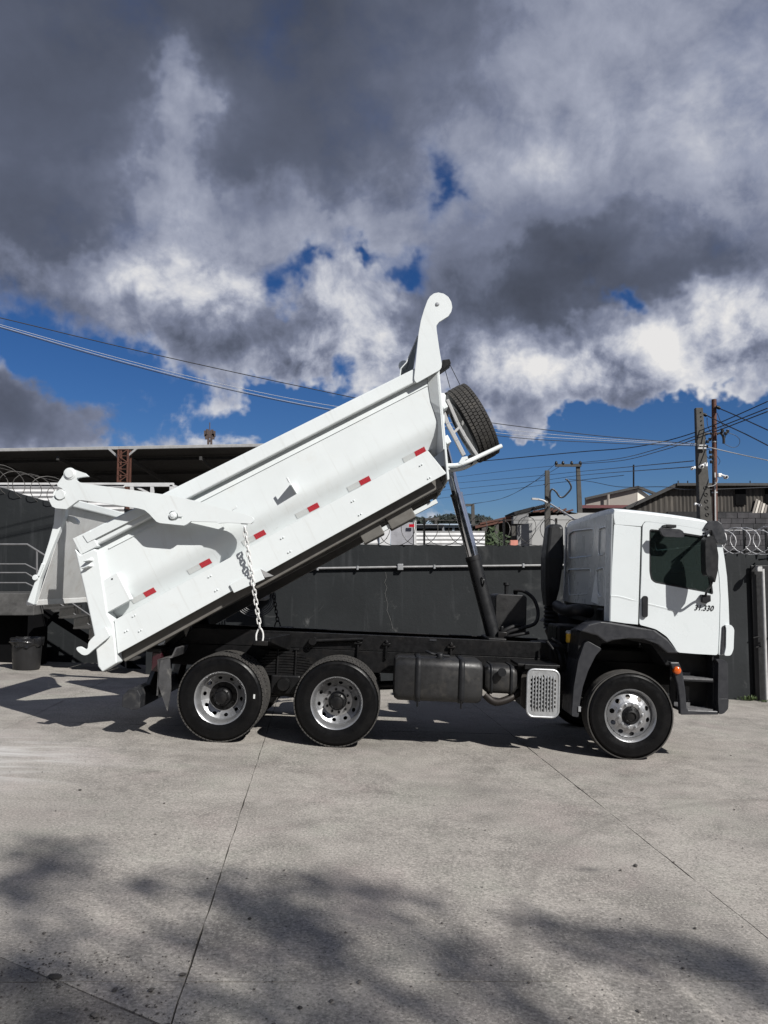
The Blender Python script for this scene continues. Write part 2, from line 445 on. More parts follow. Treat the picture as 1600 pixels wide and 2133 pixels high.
# ------------------------------------------------------------------ ground: a sloping yard of concrete slabs on one sheet that runs to the horizon
def concrete_mat(name, base, stain_amt=1.0, coarse=0.0):
    m, g, bs = new_mat(name)
    pos = g.n('ShaderNodeNewGeometry').outputs['Position']
    flat = g.v('MULTIPLY', pos, (1, 1, 0.2))
    big = g.noise(flat, 0.55, 6, 0.6, dist=0.5)
    mid = g.noise(flat, 3.2, 7, 0.66)
    fine = g.noise(flat, 55.0, 6, 0.75)
    stretch = g.noise(g.v('MULTIPLY', pos, (0.5, 2.6, 0.2)), 1.5, 6, 0.65, dist=0.8)
    d = tuple(c*0.60 for c in base); l = tuple(c*1.30 for c in base)
    c = g.ramp(g.m('ADD', g.m('MULTIPLY', big, 0.55), g.m('MULTIPLY', mid, 0.45)), [(0.37, d), (0.52, base), (0.66, l)])
    c = g.mix(g.mr(stretch, 0.52, 0.75, 0, 0.35*stain_amt), c, tuple(q*0.62 for q in base))
    c = g.mix(g.mr(stretch, 0.46, 0.25, 0, 0.30*stain_amt), c, (base[0]*1.35, base[1]*1.36, base[2]*1.40))
    hue = g.noise(flat, 1.1, 5, 0.62, dist=0.6)
    c = g.mix(g.mr(hue, 0.50, 0.70, 0, 0.38), c, (base[0]*0.93, base[1]*1.03, base[2]*0.96))
    c = g.mix(g.mr(hue, 0.48, 0.30, 0, 0.38), c, (base[0]*1.08, base[1]*0.98, base[2]*1.02))
    oil = g.noise(flat, 0.9, 8, 0.7, dist=1.2)
    c = g.mix(g.mr(oil, 0.57, 0.70, 0, 0.48*stain_amt), c, tuple(q*0.5 for q in base))
    # exposed aggregate: pale and dark grains
    c = g.mix(g.mr(fine, 0.52, 0.60, 0, 0.58), c, tuple(q*1.75 for q in base))
    c = g.mix(g.mr(fine, 0.47, 0.39, 0, 0.62), c, tuple(q*0.32 for q in base))
    vor = g.n('ShaderNodeTexVoronoi'); vor.inputs['Scale'].default_value = 42; g.put(vor.inputs['Vector'], flat)
    vd = g.mr(vor.outputs['Distance'], 0.10, 0.24, 1, 0)
    pick = g.mr(g.noise(flat, 9.0, 3, 0.6), 0.50, 0.62, 0, 0.75)
    c = g.mix(g.m('MULTIPLY', vd, pick), c, tuple(q*0.22 for q in base))
    # dry light dust in one broad patch on the left, scuffed tyre arc on the right
    sp = g.n('ShaderNodeSeparateXYZ'); g.put(sp.inputs[0], pos)
    def blob(cx, cy, sx, sy):
        a = g.m('MULTIPLY', g.m('SUBTRACT', sp.outputs[0], cx), 1/sx); b = g.m('MULTIPLY', g.m('SUBTRACT', sp.outputs[1], cy), 1/sy)
        return g.m('EXPONENT', g.m('MULTIPLY', g.m('ADD', g.m('MULTIPLY', a, a), g.m('MULTIPLY', b, b)), -1))
    dust = g.m('MULTIPLY', blob(-4.2, 8.0, 1.0, 0.95), g.mr(stretch, 0.60, 0.36, 0.2, 1.0))
    c = g.mix(g.m('MULTIPLY', dust, 0.95), c, (0.50, 0.49, 0.48))
    dx = g.m('SUBTRACT', sp.outputs[0], 4.6); dy = g.m('SUBTRACT', sp.outputs[1], 3.9)
    rr = g.m('SQRT', g.m('ADD', g.m('MULTIPLY', dx, dx), g.m('MULTIPLY', dy, dy)))
    arc = g.m('MULTIPLY', g.mr(g.m('ABSOLUTE', g.m('SUBTRACT', rr, 3.9)), 0.0, 0.09, 1, 0), g.mr(mid, 0.40, 0.60, 0.0, 0.40))
    c = g.mix(arc, c, tuple(q*0.45 for q in base))
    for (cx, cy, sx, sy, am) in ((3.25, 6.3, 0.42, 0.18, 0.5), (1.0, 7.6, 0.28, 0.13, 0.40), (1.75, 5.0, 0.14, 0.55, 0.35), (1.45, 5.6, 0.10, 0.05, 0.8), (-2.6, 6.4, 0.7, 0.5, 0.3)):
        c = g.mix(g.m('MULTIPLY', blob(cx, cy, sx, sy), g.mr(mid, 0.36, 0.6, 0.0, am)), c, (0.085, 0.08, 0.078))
    g.put(bs.inputs['Base Color'], c)
    g.put(bs.inputs['Roughness'], g.mr(mid, 0.3, 0.7, 0.72, 0.92))
    bs.inputs['Specular IOR Level'].default_value = 0.35
    b = g.n('ShaderNodeBump'); b.inputs['Strength'].default_value = 0.55; b.inputs['Distance'].default_value = 0.006 + coarse
    g.put(b.inputs['Height'], g.m('ADD', fine, g.m('MULTIPLY', mid, 0.6)))
    g.t.links.new(b.outputs[0], bs.inputs['Normal'])
    return m
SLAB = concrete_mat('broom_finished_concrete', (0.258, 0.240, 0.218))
STRIP = concrete_mat('rough_dirty_strip', (0.165, 0.154, 0.142), 0.9, 0.006)
DIRT = paint('joint_dirt', (0.11, 0.10, 0.088), 0.95, var=0.3, scale=20)
def clampf(q, a, b): return max(a, min(b, q))
xs = [-900, -300, -100, -40, -22, -12.5, -8, -4, 0, 4, 8, 12.5, 22, 40, 100, 300, 900]
ys = [-900, -300, -100, -40, -20, -12, -4, 2, 8, 12, 16.6, 24, 40, 100, 300, 900, 1800]
g0 = MB()
vv = [(x, y, gz(clampf(x, -12.5, 12.5), clampf(y, -12, 16.6)) - 0.03) for y in ys for x in xs]
nx = len(xs)
g0.add(vv, [(j*nx+i, j*nx+i+1, (j+1)*nx+i+1, (j+1)*nx+i) for j in range(len(ys)-1) for i in range(nx-1)])
ground = tag(g0.build('ground', DIRT), 'sloping yard floor of grey concrete slabs', kind='structure')
# slabs: a grid turned five degrees against the camera
GA = radians(5.0); GU = Vector((cos(GA), sin(GA), 0)); GV = Vector((-sin(GA), cos(GA), 0))
def slab_point(u, v):
    return GU * u + GV * v
U_LINES = [-13.4, -10.2, -7.0, -3.75, -0.62, 2.62, 5.85, 9.1, 12.3]
V_LINES = [-7.0, -3.2, 0.35, 3.93, 7.33, 10.33, 13.6, 16.9]
rng = random.Random(4)
def slab(poly_uv, mat, name='concrete_slab', lift=0.0):
    m = MB(); ring = []
    cu = sum(p[0] for p in poly_uv)/len(poly_uv); cv = sum(p[1] for p in poly_uv)/len(poly_uv)
    edge = []
    n = len(poly_uv)
    for i in range(n):                                   # edges with small chips and waviness
        a, b = Vector(poly_uv[i]), Vector(poly_uv[(i+1) % n]); L = (b-a).length; k = max(2, int(L/0.16)) if L < 8 else 20
        nn = Vector((-(b-a).y, (b-a).x)).normalized()
        for j in range(k):
            p = a.lerp(b, j/k)
            w = 0 if j == 0 else rng.gauss(0, 0.0028)
            edge.append(p + nn*w)
    top = []; bot = []
    for p in edge:
        q = slab_point(p.x, p.y); z = gz(q.x, q.y) + lift
        bot.append((q.x, q.y, z - 0.035)); top.append((q.x, q.y, z))
    m.v = bot + top; N = len(edge)
    m.f = [tuple(N + i for i in range(N))] + [(i, (i+1) % N, N + (i+1) % N, N + i) for i in range(N)]
    m.sm = [False]*len(m.f)
    o = m.build(name, mat, ground); return o
GAP = 0.0034
for i in range(len(U_LINES)-1):
    for j in range(len(V_LINES)-1):
        u0, u1, v0, v1 = U_LINES[i]+GAP, U_LINES[i+1]-GAP, V_LINES[j]+GAP, V_LINES[j+1]-GAP
        if j == 2 and i == 3:        # the slab cut by the dirty strip in the near left corner
            slab([(-1.19, v1), (-0.90, 3.735), (u1, 3.545), (u1, v1)], SLAB)
            slab([(u0, v0), (u1, v0), (u1, 3.533), (-0.905, 3.722), (-1.20, v1), (u0, v1)], STRIP, 'dirt_strip', -0.0015)
        elif j == 3 and i == 3:
            slab([(-1.22, v0), (u1, v0), (u1, v1), (u0, v1), (u0, v0+1.70)], SLAB)
            slab([(u0, v0), (-1.232, v0), (u0, v0+1.685)], STRIP, 'dirt_strip', -0.0015)
        else:
            slab([(u0, v0), (u1, v0), (u1, v1), (u0, v1)], SLAB, lift=rng.uniform(-0.002, 0.002))

# loose stones, grit and twigs lying about on the near concrete
def grit():
    m = MB(); r = random.Random(9)
    ico = [(0, 0, 1), (0.9, 0, 0.3), (0.28, 0.85, 0.3), (-0.72, 0.52, 0.3), (-0.72, -0.52, 0.3), (0.28, -0.85, 0.3), (0, 0, -0.6)]
    fc = [(0, 1, 2), (0, 2, 3), (0, 3, 4), (0, 4, 5), (0, 5, 1), (6, 2, 1), (6, 3, 2), (6, 4, 3), (6, 5, 4), (6, 1, 5)]
    for k in range(1500):
        if k < 420: y = r.uniform(3.3, 4.6); x = r.uniform(-2.4, 2.6)
        elif k < 900: y = r.uniform(3.2, 4.1); x = r.uniform(-2.4, -0.9) + r.gauss(0, .15)
        else: y = 3.5 + abs(r.gauss(0, 3.0)); x = r.uniform(-0.6*y, 0.6*y)
        if y > 14: continue
        sz = r.choice((0.0025, 0.003, 0.004, 0.005)) * (1 + (r.random() < 0.05)*1.6) * (1.5 if k in range(420, 900) else 1)
        a = r.uniform(0, 6.28); z = gz(x, y); sx = r.uniform(0.7, 1.6)
        m.add([(x + (p[0]*cos(a)*sx - p[1]*sin(a))*sz, y + (p[0]*sin(a)*sx + p[1]*cos(a))*sz, z + (p[2]*0.7+0.35)*sz) for p in ico], fc)
    return m
GRITM = paint('dark_grit', (0.085, 0.077, 0.07), 0.9, var=0.5, scale=30)
tag(grit().build('grit', GRITM, fix=False), 'small dark stones and grit scattered over the near concrete', 'grit', kind='stuff')
# the few larger pieces one can pick out
GREYST = paint('grey_pebble', (0.04, 0.037, 0.034), 0.85, var=0.4, scale=30, bump=0.3)
def pebble(px, py, s, label, name='pebble', mat=None, elong=1.0):
    d = ray(px, py); t = (CAM_Z - 0.184) / (-d.z - 0.0424*d.x - 0.02*d.y)
    x, y = d.x*t, d.y*t
    m = MB(); r = random.Random(int(px*7+py))
    rings = []
    for i, (f, h) in enumerate(((0.45, 0.0), (0.95, 0.25), (0.8, 0.65), (0.35, 0.9))):
        rings.append([(cos(2*pi*k/9)*f*s*elong*r.uniform(0.8, 1.15), sin(2*pi*k/9)*f*s*r.uniform(0.8, 1.15), h*s*r.uniform(0.85, 1.1)) for k in range(9)])
    m.loft(rings, smooth=True)
    o = m.build(name, mat or GREYST); o.location = (x, y, gz(x, y)); o.rotation_euler = (0, 0, r.uniform(-0.4, 0.4))
    return tag(o, label, 'stone', 'loose bits on the concrete')
pebble(520, 1915, 0.012, 'small black stone beside the long joint in the near concrete')
pebble(115, 2037, 0.020, 'dark stick-like clod on the edge of the dirty strip at lower left', 'dirt_clod', elong=2.2)
pebble(122, 2057, 0.011, 'small dark stone just below the clod on the dirty strip')
pebble(1448, 1935, 0.010, 'grey stone near the right edge below the slanting joint')
pebble(167, 1647, 0.016, 'lone dark pebble far left, in front of the truck shadow')
pebble(1324, 1805, 0.018, 'crumbled dark clod right of centre on the sunny concrete', 'dirt_clod')
pebble(193, 2116, 0.014, 'pale round stone in the near left corner of the frame', mat=CONC)
pebble(432, 1831, 0.008, 'tiny dark stone left of the long joint at mid distance')
pebble(625, 2101, 0.012, 'dark stone in the tree shadow below the cross joint')

# ------------------------------------------------------------------ the perimeter wall
def wall_mat():
    m, g, bs = new_mat('charcoal_wall_paint')
    pos = g.n('ShaderNodeNewGeometry').outputs['Position']
    n = g.noise(pos, 0.9, 7, 0.62); f = g.noise(pos, 26, 5, 0.7)
    c = g.ramp(n, [(0.3, (0.0095, 0.0112, 0.0125)), (0.7, (0.0175, 0.0200, 0.0220))])
    sp = g.n('ShaderNodeSeparateXYZ'); g.put(sp.inputs[0], pos)
    # pale scuffs and lime bloom, mostly low on the wall
    sc = g.noise(pos, 1.7, 8, 0.68, dist=0.7)
    low = g.mr(sp.outputs[2], 0.7, 2.0, 0.60, 0.16)
    c = g.mix(g.m('MULTIPLY', g.mr(sc, 0.58, 0.72), low), c, (0.14, 0.142, 0.14))
    st = g.noise(g.v('MULTIPLY', pos, (6.0, 1, 0.5)), 1.2, 6, 0.6)
    c = g.mix(g.mr(st, 0.54, 0.72, 0, 0.5), c, (0.040, 0.043, 0.046))
    c = g.mix(g.mr(f, 0.70, 0.76, 0, 0.5), c, (0.14, 0.14, 0.14))
    g.put(bs.inputs['Base Color'], c); bs.inputs['Roughness'].default_value = 0.72
    bs.inputs['Specular IOR Level'].default_value = 0.3
    b = g.n('ShaderNodeBump'); b.inputs['Strength'].default_value = 0.35; b.inputs['Distance'].default_value = 0.012
    g.put(b.inputs['Height'], g.m('ADD', g.noise(pos, 12, 6, 0.65), g.m('MULTIPLY', n, 0.8))); g.t.links.new(b.outputs[0], bs.inputs['Normal'])
    return m
WALL = wall_mat()
WY = 15.0
def wall_z(px, py, Y=WY): return at(px, py, Y).z
def rough_wall(profile, y0, y1, name, base=-1.2, seed=1):
    """wall of given top line (x, z), with a slightly uneven top edge"""
    r = random.Random(seed); m = MB(); top = []
    for (xa, za), (xb, zb) in zip(profile, profile[1:]):
        k = max(1, int((xb-xa)/0.22))
        for j in range(k):
            t = j/k; top.append((xa+(xb-xa)*t, za+(zb-za)*t + (r.uniform(-0.014, 0.014) if j else 0)))
    top.append(profile[-1])
    n = len(top)
    fr = [(x, y0, z) for x, z in top]; bk = [(x, y1, z + 0.004) for x, z in top]
    frb = [(x, y0, base) for x, z in top]; bkb = [(x, y1, base) for x, z in top]
    m.v = fr + bk + frb + bkb
    for i in range(n-1):
        m.f += [(i, i+1, n+i+1, n+i), (2*n+i, 2*n+i+1, i+1, i), (n+i, n+i+1, 3*n+i+1, 3*n+i)]
    m.f += [(0, n, 3*n, 2*n), (n-1, 2*n+n-1, 3*n+n-1, n+n-1)]
    m.sm = [False]*len(m.f)
    return m.build(name, WALL)
zt = wall_z(900, 1136.5)
zr = wall_z(1540, 1156)
w1 = rough_wall([(-4.6, zt+0.03), (0, zt+0.01), (4.35, zt)], WY, WY+0.22, 'yard_wall')
tag(w1, 'charcoal plastered yard wall behind the truck with a conduit along it', 'wall')
w2 = rough_wall([(4.36, zr), (7.05, zr+0.015)], WY+0.005, WY+0.215, 'yard_wall', seed=3)
tag(w2, 'lower charcoal wall length right of the cab, under the bright razor coils', 'wall')
# crack with a pale filler line, in relief
cr = MB(); crp = [(803, 1192), (805, 1203), (801, 1214), (806, 1224), (802, 1236), (805, 1250), (808, 1258), (806, 1272), (811, 1284), (815, 1296), (818, 1310)]
cr.tube([at(px, py, WY-0.002) for px, py in crp], 0.0042, 5)
cr.build('wall_crack', paint('lime_filler', (0.10, 0.10, 0.098), 0.9, var=0.5, scale=12), w1)
# left: taller wall with a raking top behind the loading dock
WLY = 16.6
pA, pB, pC = at(-160, 968, WLY), at(122, 1052, WLY), at(470, 1150, WLY)
w3 = rough_wall([(pA.x-2.2, pA.z+0.6), (pA.x, pA.z), (pB.x, pB.z), (pC.x, pC.z)], WLY, WLY+0.25, 'yard_wall', seed=5)
tag(w3, 'tall charcoal wall with raking top behind the dock steps at left', 'wall')

# conduit with junction box and clips
PIPEM = paint('dull_conduit', (0.30, 0.30, 0.30), 0.5, metal=0.3, var=0.2, scale=8)
cd = empty('conduit', at(620, 1184, WY-0.05)); tag(cd, 'thin pale steel conduit running level along the charcoal wall', 'pipe')
def rel(p, o): return Vector(p) - Vector(o.location)
p0, p1 = at(560, 1185.5, WY-0.05), at(1180, 1177, WY-0.05)
m = MB(); m.tube([rel(p0, cd), rel(at(832, 1181, WY-0.05), cd)], 0.022, 10); m.tube([rel(at(838, 1181, WY-0.05), cd), rel(p1, cd)], 0.022, 10); m.build('pipe', PIPEM, cd)
q = rel(at(834, 1181, WY-0.05), cd); m = MB().box(q.x-0.055, q.x+0.055, q.y-0.045, q.y+0.045, q.z-0.06, q.z+0.06); m.build('junction_box', STEEL, cd, bevel=0.008)
for px in (662, 745, 905, 1000, 1090):
    q = rel(p0.lerp(p1, (px-560)/620), cd); MB().box(q.x-0.018, q.x+0.018, q.y-0.036, q.y+0.045, q.z-0.038, q.z+0.038).build('pipe_clip', STEEL, cd, bevel=0.004)

# ------------------------------------------------------------------ the tipper truck, built in its own frame: x forward, near side at -y, z up
truck = empty('dump_truck', (0, 10.4, gz(0, 10.4)), (-math.atan(0.02), math.atan(0.0424), 0))
truck.rotation_mode = 'XYZ'
tag(truck, 'white dump truck with raised tipper bed, open tailgate and chained lift arm', 'dump truck')
TM = Matrix.Translation(truck.location) @ Matrix.Rotation(math.atan(0.0424), 4, 'Y') @ Matrix.Rotation(-math.atan(0.02), 4, 'X')
truck.rotation_euler = TM.to_euler()
TI = TM.inverted(); CAMV = Vector((0, 0, CAM_Z))
def T(px, py, y):
    """truck-frame (x, z) of a photograph position on the lengthwise plane at y"""
    o = TI @ CAMV; d = TI.to_3x3() @ ray(px, py); t = (y - o.y)/d.y
    return (o.x + d.x*t, o.z + d.z*t)
def T3(px, py, y):
    x, z = T(px, py, y); return Vector((x, y, z))
def TX(px, py, x):
    """truck-frame (y, z) on the crosswise plane at x"""
    o = TI @ CAMV; d = TI.to_3x3() @ ray(px, py); t = (x - o.x)/d.x
    return (o.y + d.y*t, o.z + d.z*t)
def Tl(pts, y): return [T(px, py, y) for px, py in pts]
def zoomed(pts, x0, y0, s): return [(x0 + a/s, y0 + b/s) for a, b in pts]

# ---- chassis
ch = empty('chassis', parent=truck)
SUB_T, SUB_B, MR_B = 1.275, 1.075, 0.80
XR, XF = T(345, 1320, -0.43)[0], T(1146, 1342, -0.43)[0]
for s in (-1, 1):
    m = MB(); y0 = s*0.43
    # C section opening inwards: web and two flanges
    m.box(XR, XF, min(y0, y0-s*0.012), max(y0, y0-s*0.012), SUB_B, SUB_T)
    m.box(XR, XF, min(y0-s*0.012, y0-s*0.085), max(y0-s*0.012, y0-s*0.085), SUB_T-0.012, SUB_T)
    m.box(XR, XF, min(y0-s*0.012, y0-s*0.085), max(y0-s*0.012, y0-s*0.085), SUB_B, SUB_B+0.012)
    m.build('subframe_rail', CHAS, ch, bevel=0.004)
    m = MB(); y0 = s*0.425
    m.box(XR+0.05, 4.0, min(y0, y0-s*0.01), max(y0, y0-s*0.01), MR_B, SUB_B-0.006)
    m.box(XR+0.05, 4.0, min(y0-s*0.01, y0-s*0.09), max(y0-s*0.01, y0-s*0.09), SUB_B-0.018, SUB_B-0.006)
    m.box(XR+0.05, 4.0, min(y0-s*0.01, y0-s*0.09), max(y0-s*0.01, y0-s*0.09), MR_B, MR_B+0.012)
    m.build('frame_rail', CHAS, ch, bevel=0.004)
for x in (-2.6, -1.28, 0.1, 1.3, 2.4, 3.6):
    MB().box(x-0.05, x+0.05, -0.41, 0.41, MR_B+0.03, SUB_B-0.03).build('crossmember', CHAS, ch, bevel=0.006)
# fixing brackets between subframe and rail
for px in (746, 805, 940):
    x = T(px, 1345, -0.45)[0]
    m = MB().box(x-0.012, x+0.012, -0.465, -0.432, 0.98, 1.16); m.box(x-0.05, x+0.05, -0.475, -0.432, 1.155, 1.185)
    m.lathe([(0.028, -0.02), (0.028, 0.012), (0.012, 0.012), (0.012, 0.03)], (x, -0.46, 1.20), 10, axis='z', cap=True)
    m.build('rail_bracket', CHAS, ch, bevel=0.004)
q = T3(902, 1333, -0.432); MB().box(q.x-0.045, q.x+0.045, -0.437, -0.4315, q.z-0.014, q.z+0.014).build('type_plate', GRYPL, ch)

# lift-chain bracket reaching out over the gap between the rear wheels
xa, za = T(546, 1330, -1.16)
m = MB()
m.hexa([(xa-0.10, -1.22, za-0.03), (xa+0.10, -1.22, za-0.03), (xa+0.26, -0.43, za-0.20), (xa-0.12, -0.43, za-0.20),
        (xa-0.10, -1.22, za+0.012), (xa+0.10, -1.22, za+0.012), (xa+0.26, -0.43, za+0.02), (xa-0.12, -0.43, za+0.02)])
m.box(xa-0.085, xa+0.085, -1.27, -1.221, za-0.075, za-0.02)
m.build('chain_bracket', CHAS, ch, bevel=0.006)
MB().box(xa-0.10, xa+0.10, 0.43, 1.22, za-0.16, za+0.012).build('chain_bracket', CHAS, ch, bevel=0.006)

# bogie suspension
for s in (-1, 1):
    m = MB(); xm = -1.29; n = 9
    for k in range(n):
        half = 0.34 + 0.045*(n-1-k) if s else 0
        zc = 1.02 - 0.034*k
        half = 0.22 + 0.042*k
        pts_t = []; pts_b = []
        for i in range(9):
            t = -1 + 2*i/8
            sag = -0.09*t*t*(half/0.55)**2 + 0.0
            pts_t.append((xm + half*t, zc + sag*0.6 + 0.013)); pts_b.append((xm + half*t, zc + sag*0.6 - 0.013))
        m.poly(pts_t + pts_b[::-1], [], XZ(), s*0.50 - 0.05, s*0.50 + 0.05)
    sp_o = m.build('leaf_spring', CHAS, ch)
    for dx in (-0.10, 0.13):
        for yy in (s*0.50-0.062, s*0.50+0.062):
            MB().tube([(xm+dx, yy, 1.06), (xm+dx, yy, 0.55)], 0.014, 8).build('spring_u_bolt', CHAS, sp_o)
        MB().box(xm+dx-0.03, xm+dx+0.03, s*0.50-0.08, s*0.50+0.08, 1.055, 1.075).build('spring_clamp', CHAS, sp_o, bevel=0.004)
    m = MB(); m.lathe([(0.0, -0.05), (0.075, -0.05), (0.085, -0.03), (0.085, 0.09), (0.13, 0.10), (0.13, 0.2)], (xm, s*0.62 if s < 0 else 0.45, 0.63), 20)
    m.build('trunnion_hub', CHAS, ch)
    m = MB().box(xm-0.17, xm+0.2, s*0.50-0.09, s*0.50+0.09, 0.50, 0.74); m.build('spring_seat', CHAS, ch, bevel=0.02)
    m = MB().tube([(xm-0.62, s*0.48, 0.42), (xm, s*0.48, 0.50), (xm+0.62, s*0.48, 0.42)], 0.035, 8); m.build('torque_rod', CHAS, ch)
# stabiliser arm on the rail
a, b = T3(652, 1335, -0.47), T3(756, 1331, -0.47)
m = MB().tube([a, b], 0.028, 10); m.lathe([(0.0, -0.05), (0.05, -0.05), (0.055, 0.0), (0.055, 0.05)], a, 14)
m.build('stabiliser_arm', CHAS, ch)
for x in (-1.97, -0.585):                                    # drive axles
    m = MB().tube([(x, -0.9, 0.5), (x, -0.3, 0.5), (x, -0.18, 0.5), (x, 0.0, 0.5), (x, 0.18, 0.5), (x, 0.3, 0.5), (x, 0.9, 0.5)], [0.08, 0.085, 0.16, 0.21, 0.16, 0.085, 0.08], 14)
    m.build('drive_axle', CHAS, ch)
MB().tube([(2.9, -0.9, 0.46), (2.9, -0.6, 0.44), (2.9, -0.45, 0.38), (2.9, 0.45, 0.38), (2.9, 0.6, 0.44), (2.9, 0.9, 0.46)], 0.055, 8).build('front_axle', CHAS, ch)
MB().tube([(-0.585, 0, 0.55), (1.2, 0, 0.68), (2.3, 0, 0.82)], 0.06, 10).build('propeller_shaft', CHAS, ch)
m = MB().box(1.95, 3.55, -0.38, 0.38, 0.62, 1.25); m.box(2.2, 3.3, -0.30, 0.30, 1.25, 1.5); m.build('engine', CHAS, ch, bevel=0.04)

# rear under-run bar with its brackets
m = MB(); xb, zb = T(277, 1456, -1.1)
hexs = [(-0.115, -0.09), (-0.115, 0.04), (-0.05, 0.115), (0.06, 0.115), (0.10, 0.05), (0.10, -0.10), (0.02, -0.125)]
m.poly([(xb+a_, zb+b_) for a_, b_ in hexs], [], XZ(), -1.14, 1.14)
ur = m.build('under_run_bar', paint('scuffed_bar', (0.016, 0.017, 0.02), 0.5, var=0.2, grime=(0.08, 0.078, 0.075), grime_amt=0.45, grime_scale=12), ch, bevel=0.008)
for s in (-1, 1):
    a = Vector((xb+0.06, s*0.62, zb)); b = Vector((T(345, 1350, -0.6)[0], s*0.45, 1.02))
    MB().bar(a, b, 0.10, 0.17).build('bar_bracket', CHAS, ur, bevel=0.01)
# tail lamp carrier and rear mudguard
q = T3(332, 1352, -0.75)
m = MB().box(q.x-0.09, q.x+0.09, -0.98, -0.55, q.z-0.02, q.z+0.03); tlc = m.build('lamp_carrier', CHAS, ch, bevel=0.006)
q2 = T3(328, 1378, -0.9); MB().box(q2.x-0.055, q2.x+0.06, -0.96, -0.62, q2.z-0.115, q2.z+0.12).build('tail_lamp', paint('dark_red_lens', (0.03, 0.006, 0.010), 0.25, coat=0.5), tlc, bevel=0.015)
GUARD = paint('muddy_guard_rubber', (0.045, 0.045, 0.047), 0.62, var=0.3, scale=9, grime=(0.17, 0.165, 0.155), grime_amt=0.75, grime_scale=8, bump=0.1)
gp = Tl([(336, 1371), (361, 1368), (363, 1400), (364, 1430), (361, 1452), (356, 1477), (346, 1448), (338, 1425)], -1.02)
MB().poly(gp, [], XZ(), -1.18, -1.16).build('mudguard', GUARD, ch)
q = Tl([(336, 1371), (361, 1368), (371, 1352), (366, 1358)], -1.02)
m = MB(); r0 = [(q[0][0], y, q[0][1]) for y in (-1.18, -0.62)]; r1 = [(q[1][0]+0.02, y, q[1][1]+0.02) for y in (-1.18, -0.62)]; r2 = [(q[2][0]+0.01, y, q[2][1]+0.03) for y in (-1.18, -0.62)]
m.add(r0 + r1 + r2, [(0, 1, 3, 2), (2, 3, 5, 4)]); o = m.build('mudguard', GUARD, ch); o.modifiers.new('thick', 'SOLIDIFY').thickness = 0.02
m = MB(); gx = T(337, 1400, -1.02)[0]
m.box(gx, gx+0.015, -1.18, -0.64, T(337, 1445, -1.02)[1], T(337, 1371, -1.02)[1]); m.build('mud_flap', GUARD, ch)
m = MB(); m.box(gx, gx+0.015, 0.64, 1.18, 0.35, 0.95); m.build('mud_flap', GUARD, ch)

# ---- wheels
R_T = 0.518; W_T = 0.285
def tyre_meshes():
    h = W_T/2
    prof = [(0.293, -h+0.035), (0.305, -h+0.012), (0.335, -h+0.002), (0.37, -h-0.004), (0.385, -h-0.008), (0.40, -h-0.007), (0.43, -h-0.004), (0.455, -h+0.002), (0.462, -h+0.001), (0.480, -h+0.012),
            (0.497, -h+0.028), (0.503, -h+0.04), (0.505, 0.0)]
    full = prof + [(r, -o) for r, o in reversed(prof[:-1])]
    m = MB(); m.lathe(full, seg=72); body = m.build('tyre', RUBBER)
    t = MB(); nb = 68
    rows = [(-0.132, -0.090), (-0.078, -0.030), (-0.022, 0.022), (0.030, 0.078), (0.090, 0.132)]
    for ri, (a, b) in enumerate(rows):
        for k in range(nb):
            a0 = 2*pi*(k + (0.5 if ri % 2 else 0.0))/nb; a1 = a0 + 2*pi/nb*0.80
            sk = 0.012*(1 if ri in (1, 3) else 0)
            outer = R_T - (0.007 if ri in (0, 4) else 0)
            P = []
            for rr in (0.500, outer):
                for (ang, yy) in ((a0, a), (a1, a), (a1 + sk, b), (a0 + sk, b)):
                    P.append((rr*cos(ang), yy, rr*sin(ang)))
            t.hexa(P)
    tread = t.build('tread', TREAD, fix=False)
    s = MB()                                                  # ribbed steer tread
    pr = [(0.498, -0.134)]
    for (a, b) in [(-0.132, -0.088), (-0.078, -0.032), (-0.022, 0.022), (0.032, 0.078), (0.088, 0.132)]:
        e = 0.006 if abs(a+b) > 0.2 else 0
        pr += [(R_T-e, a), (R_T-e, b), (0.502, b+0.002), (0.502, b+0.008)]
    s.lathe(pr, seg=72, smooth=False)
    rib = s.build('tread', TREAD)
    return body, tread, rib
def disc_with_holes(m, prof, rc, hr, ht, n=10, r_in=0.0, r_out=0.0):
    """dished annulus pierced by n oval holes; prof(r) gives the axial position"""
    K = 16
    for j in range(n):
        th0 = 2*pi*j/n; half = pi/n; b = len(m.v)
        inner = []; outer = []
        for k in range(K):
            a = 2*pi*k/K; ca, sa = cos(a), sin(a)
            inner.append((rc + hr*ca, th0 + ht*sa/rc))
            # the sector border in the same direction
            q = max(abs(ca), abs(sa)); ca2, sa2 = ca/q, sa/q
            rr = rc + (r_out-rc if ca2 > 0 else rc-r_in)*ca2
            outer.append((rr, th0 + half*sa2))
        for dz in (0.0, 0.012):
            for loop in (inner, outer):
                for (r, th) in loop: m.v.append((r*cos(th), prof(r) + dz, r*sin(th)))
        for k in range(K):
            l = (k+1) % K
            m.f += [(b+k, b+l, b+K+l, b+K+k), (b+2*K+k, b+3*K+k, b+3*K+l, b+2*K+l), (b+k, b+2*K+k, b+2*K+l, b+l)]
            m.sm += [True, True, False]
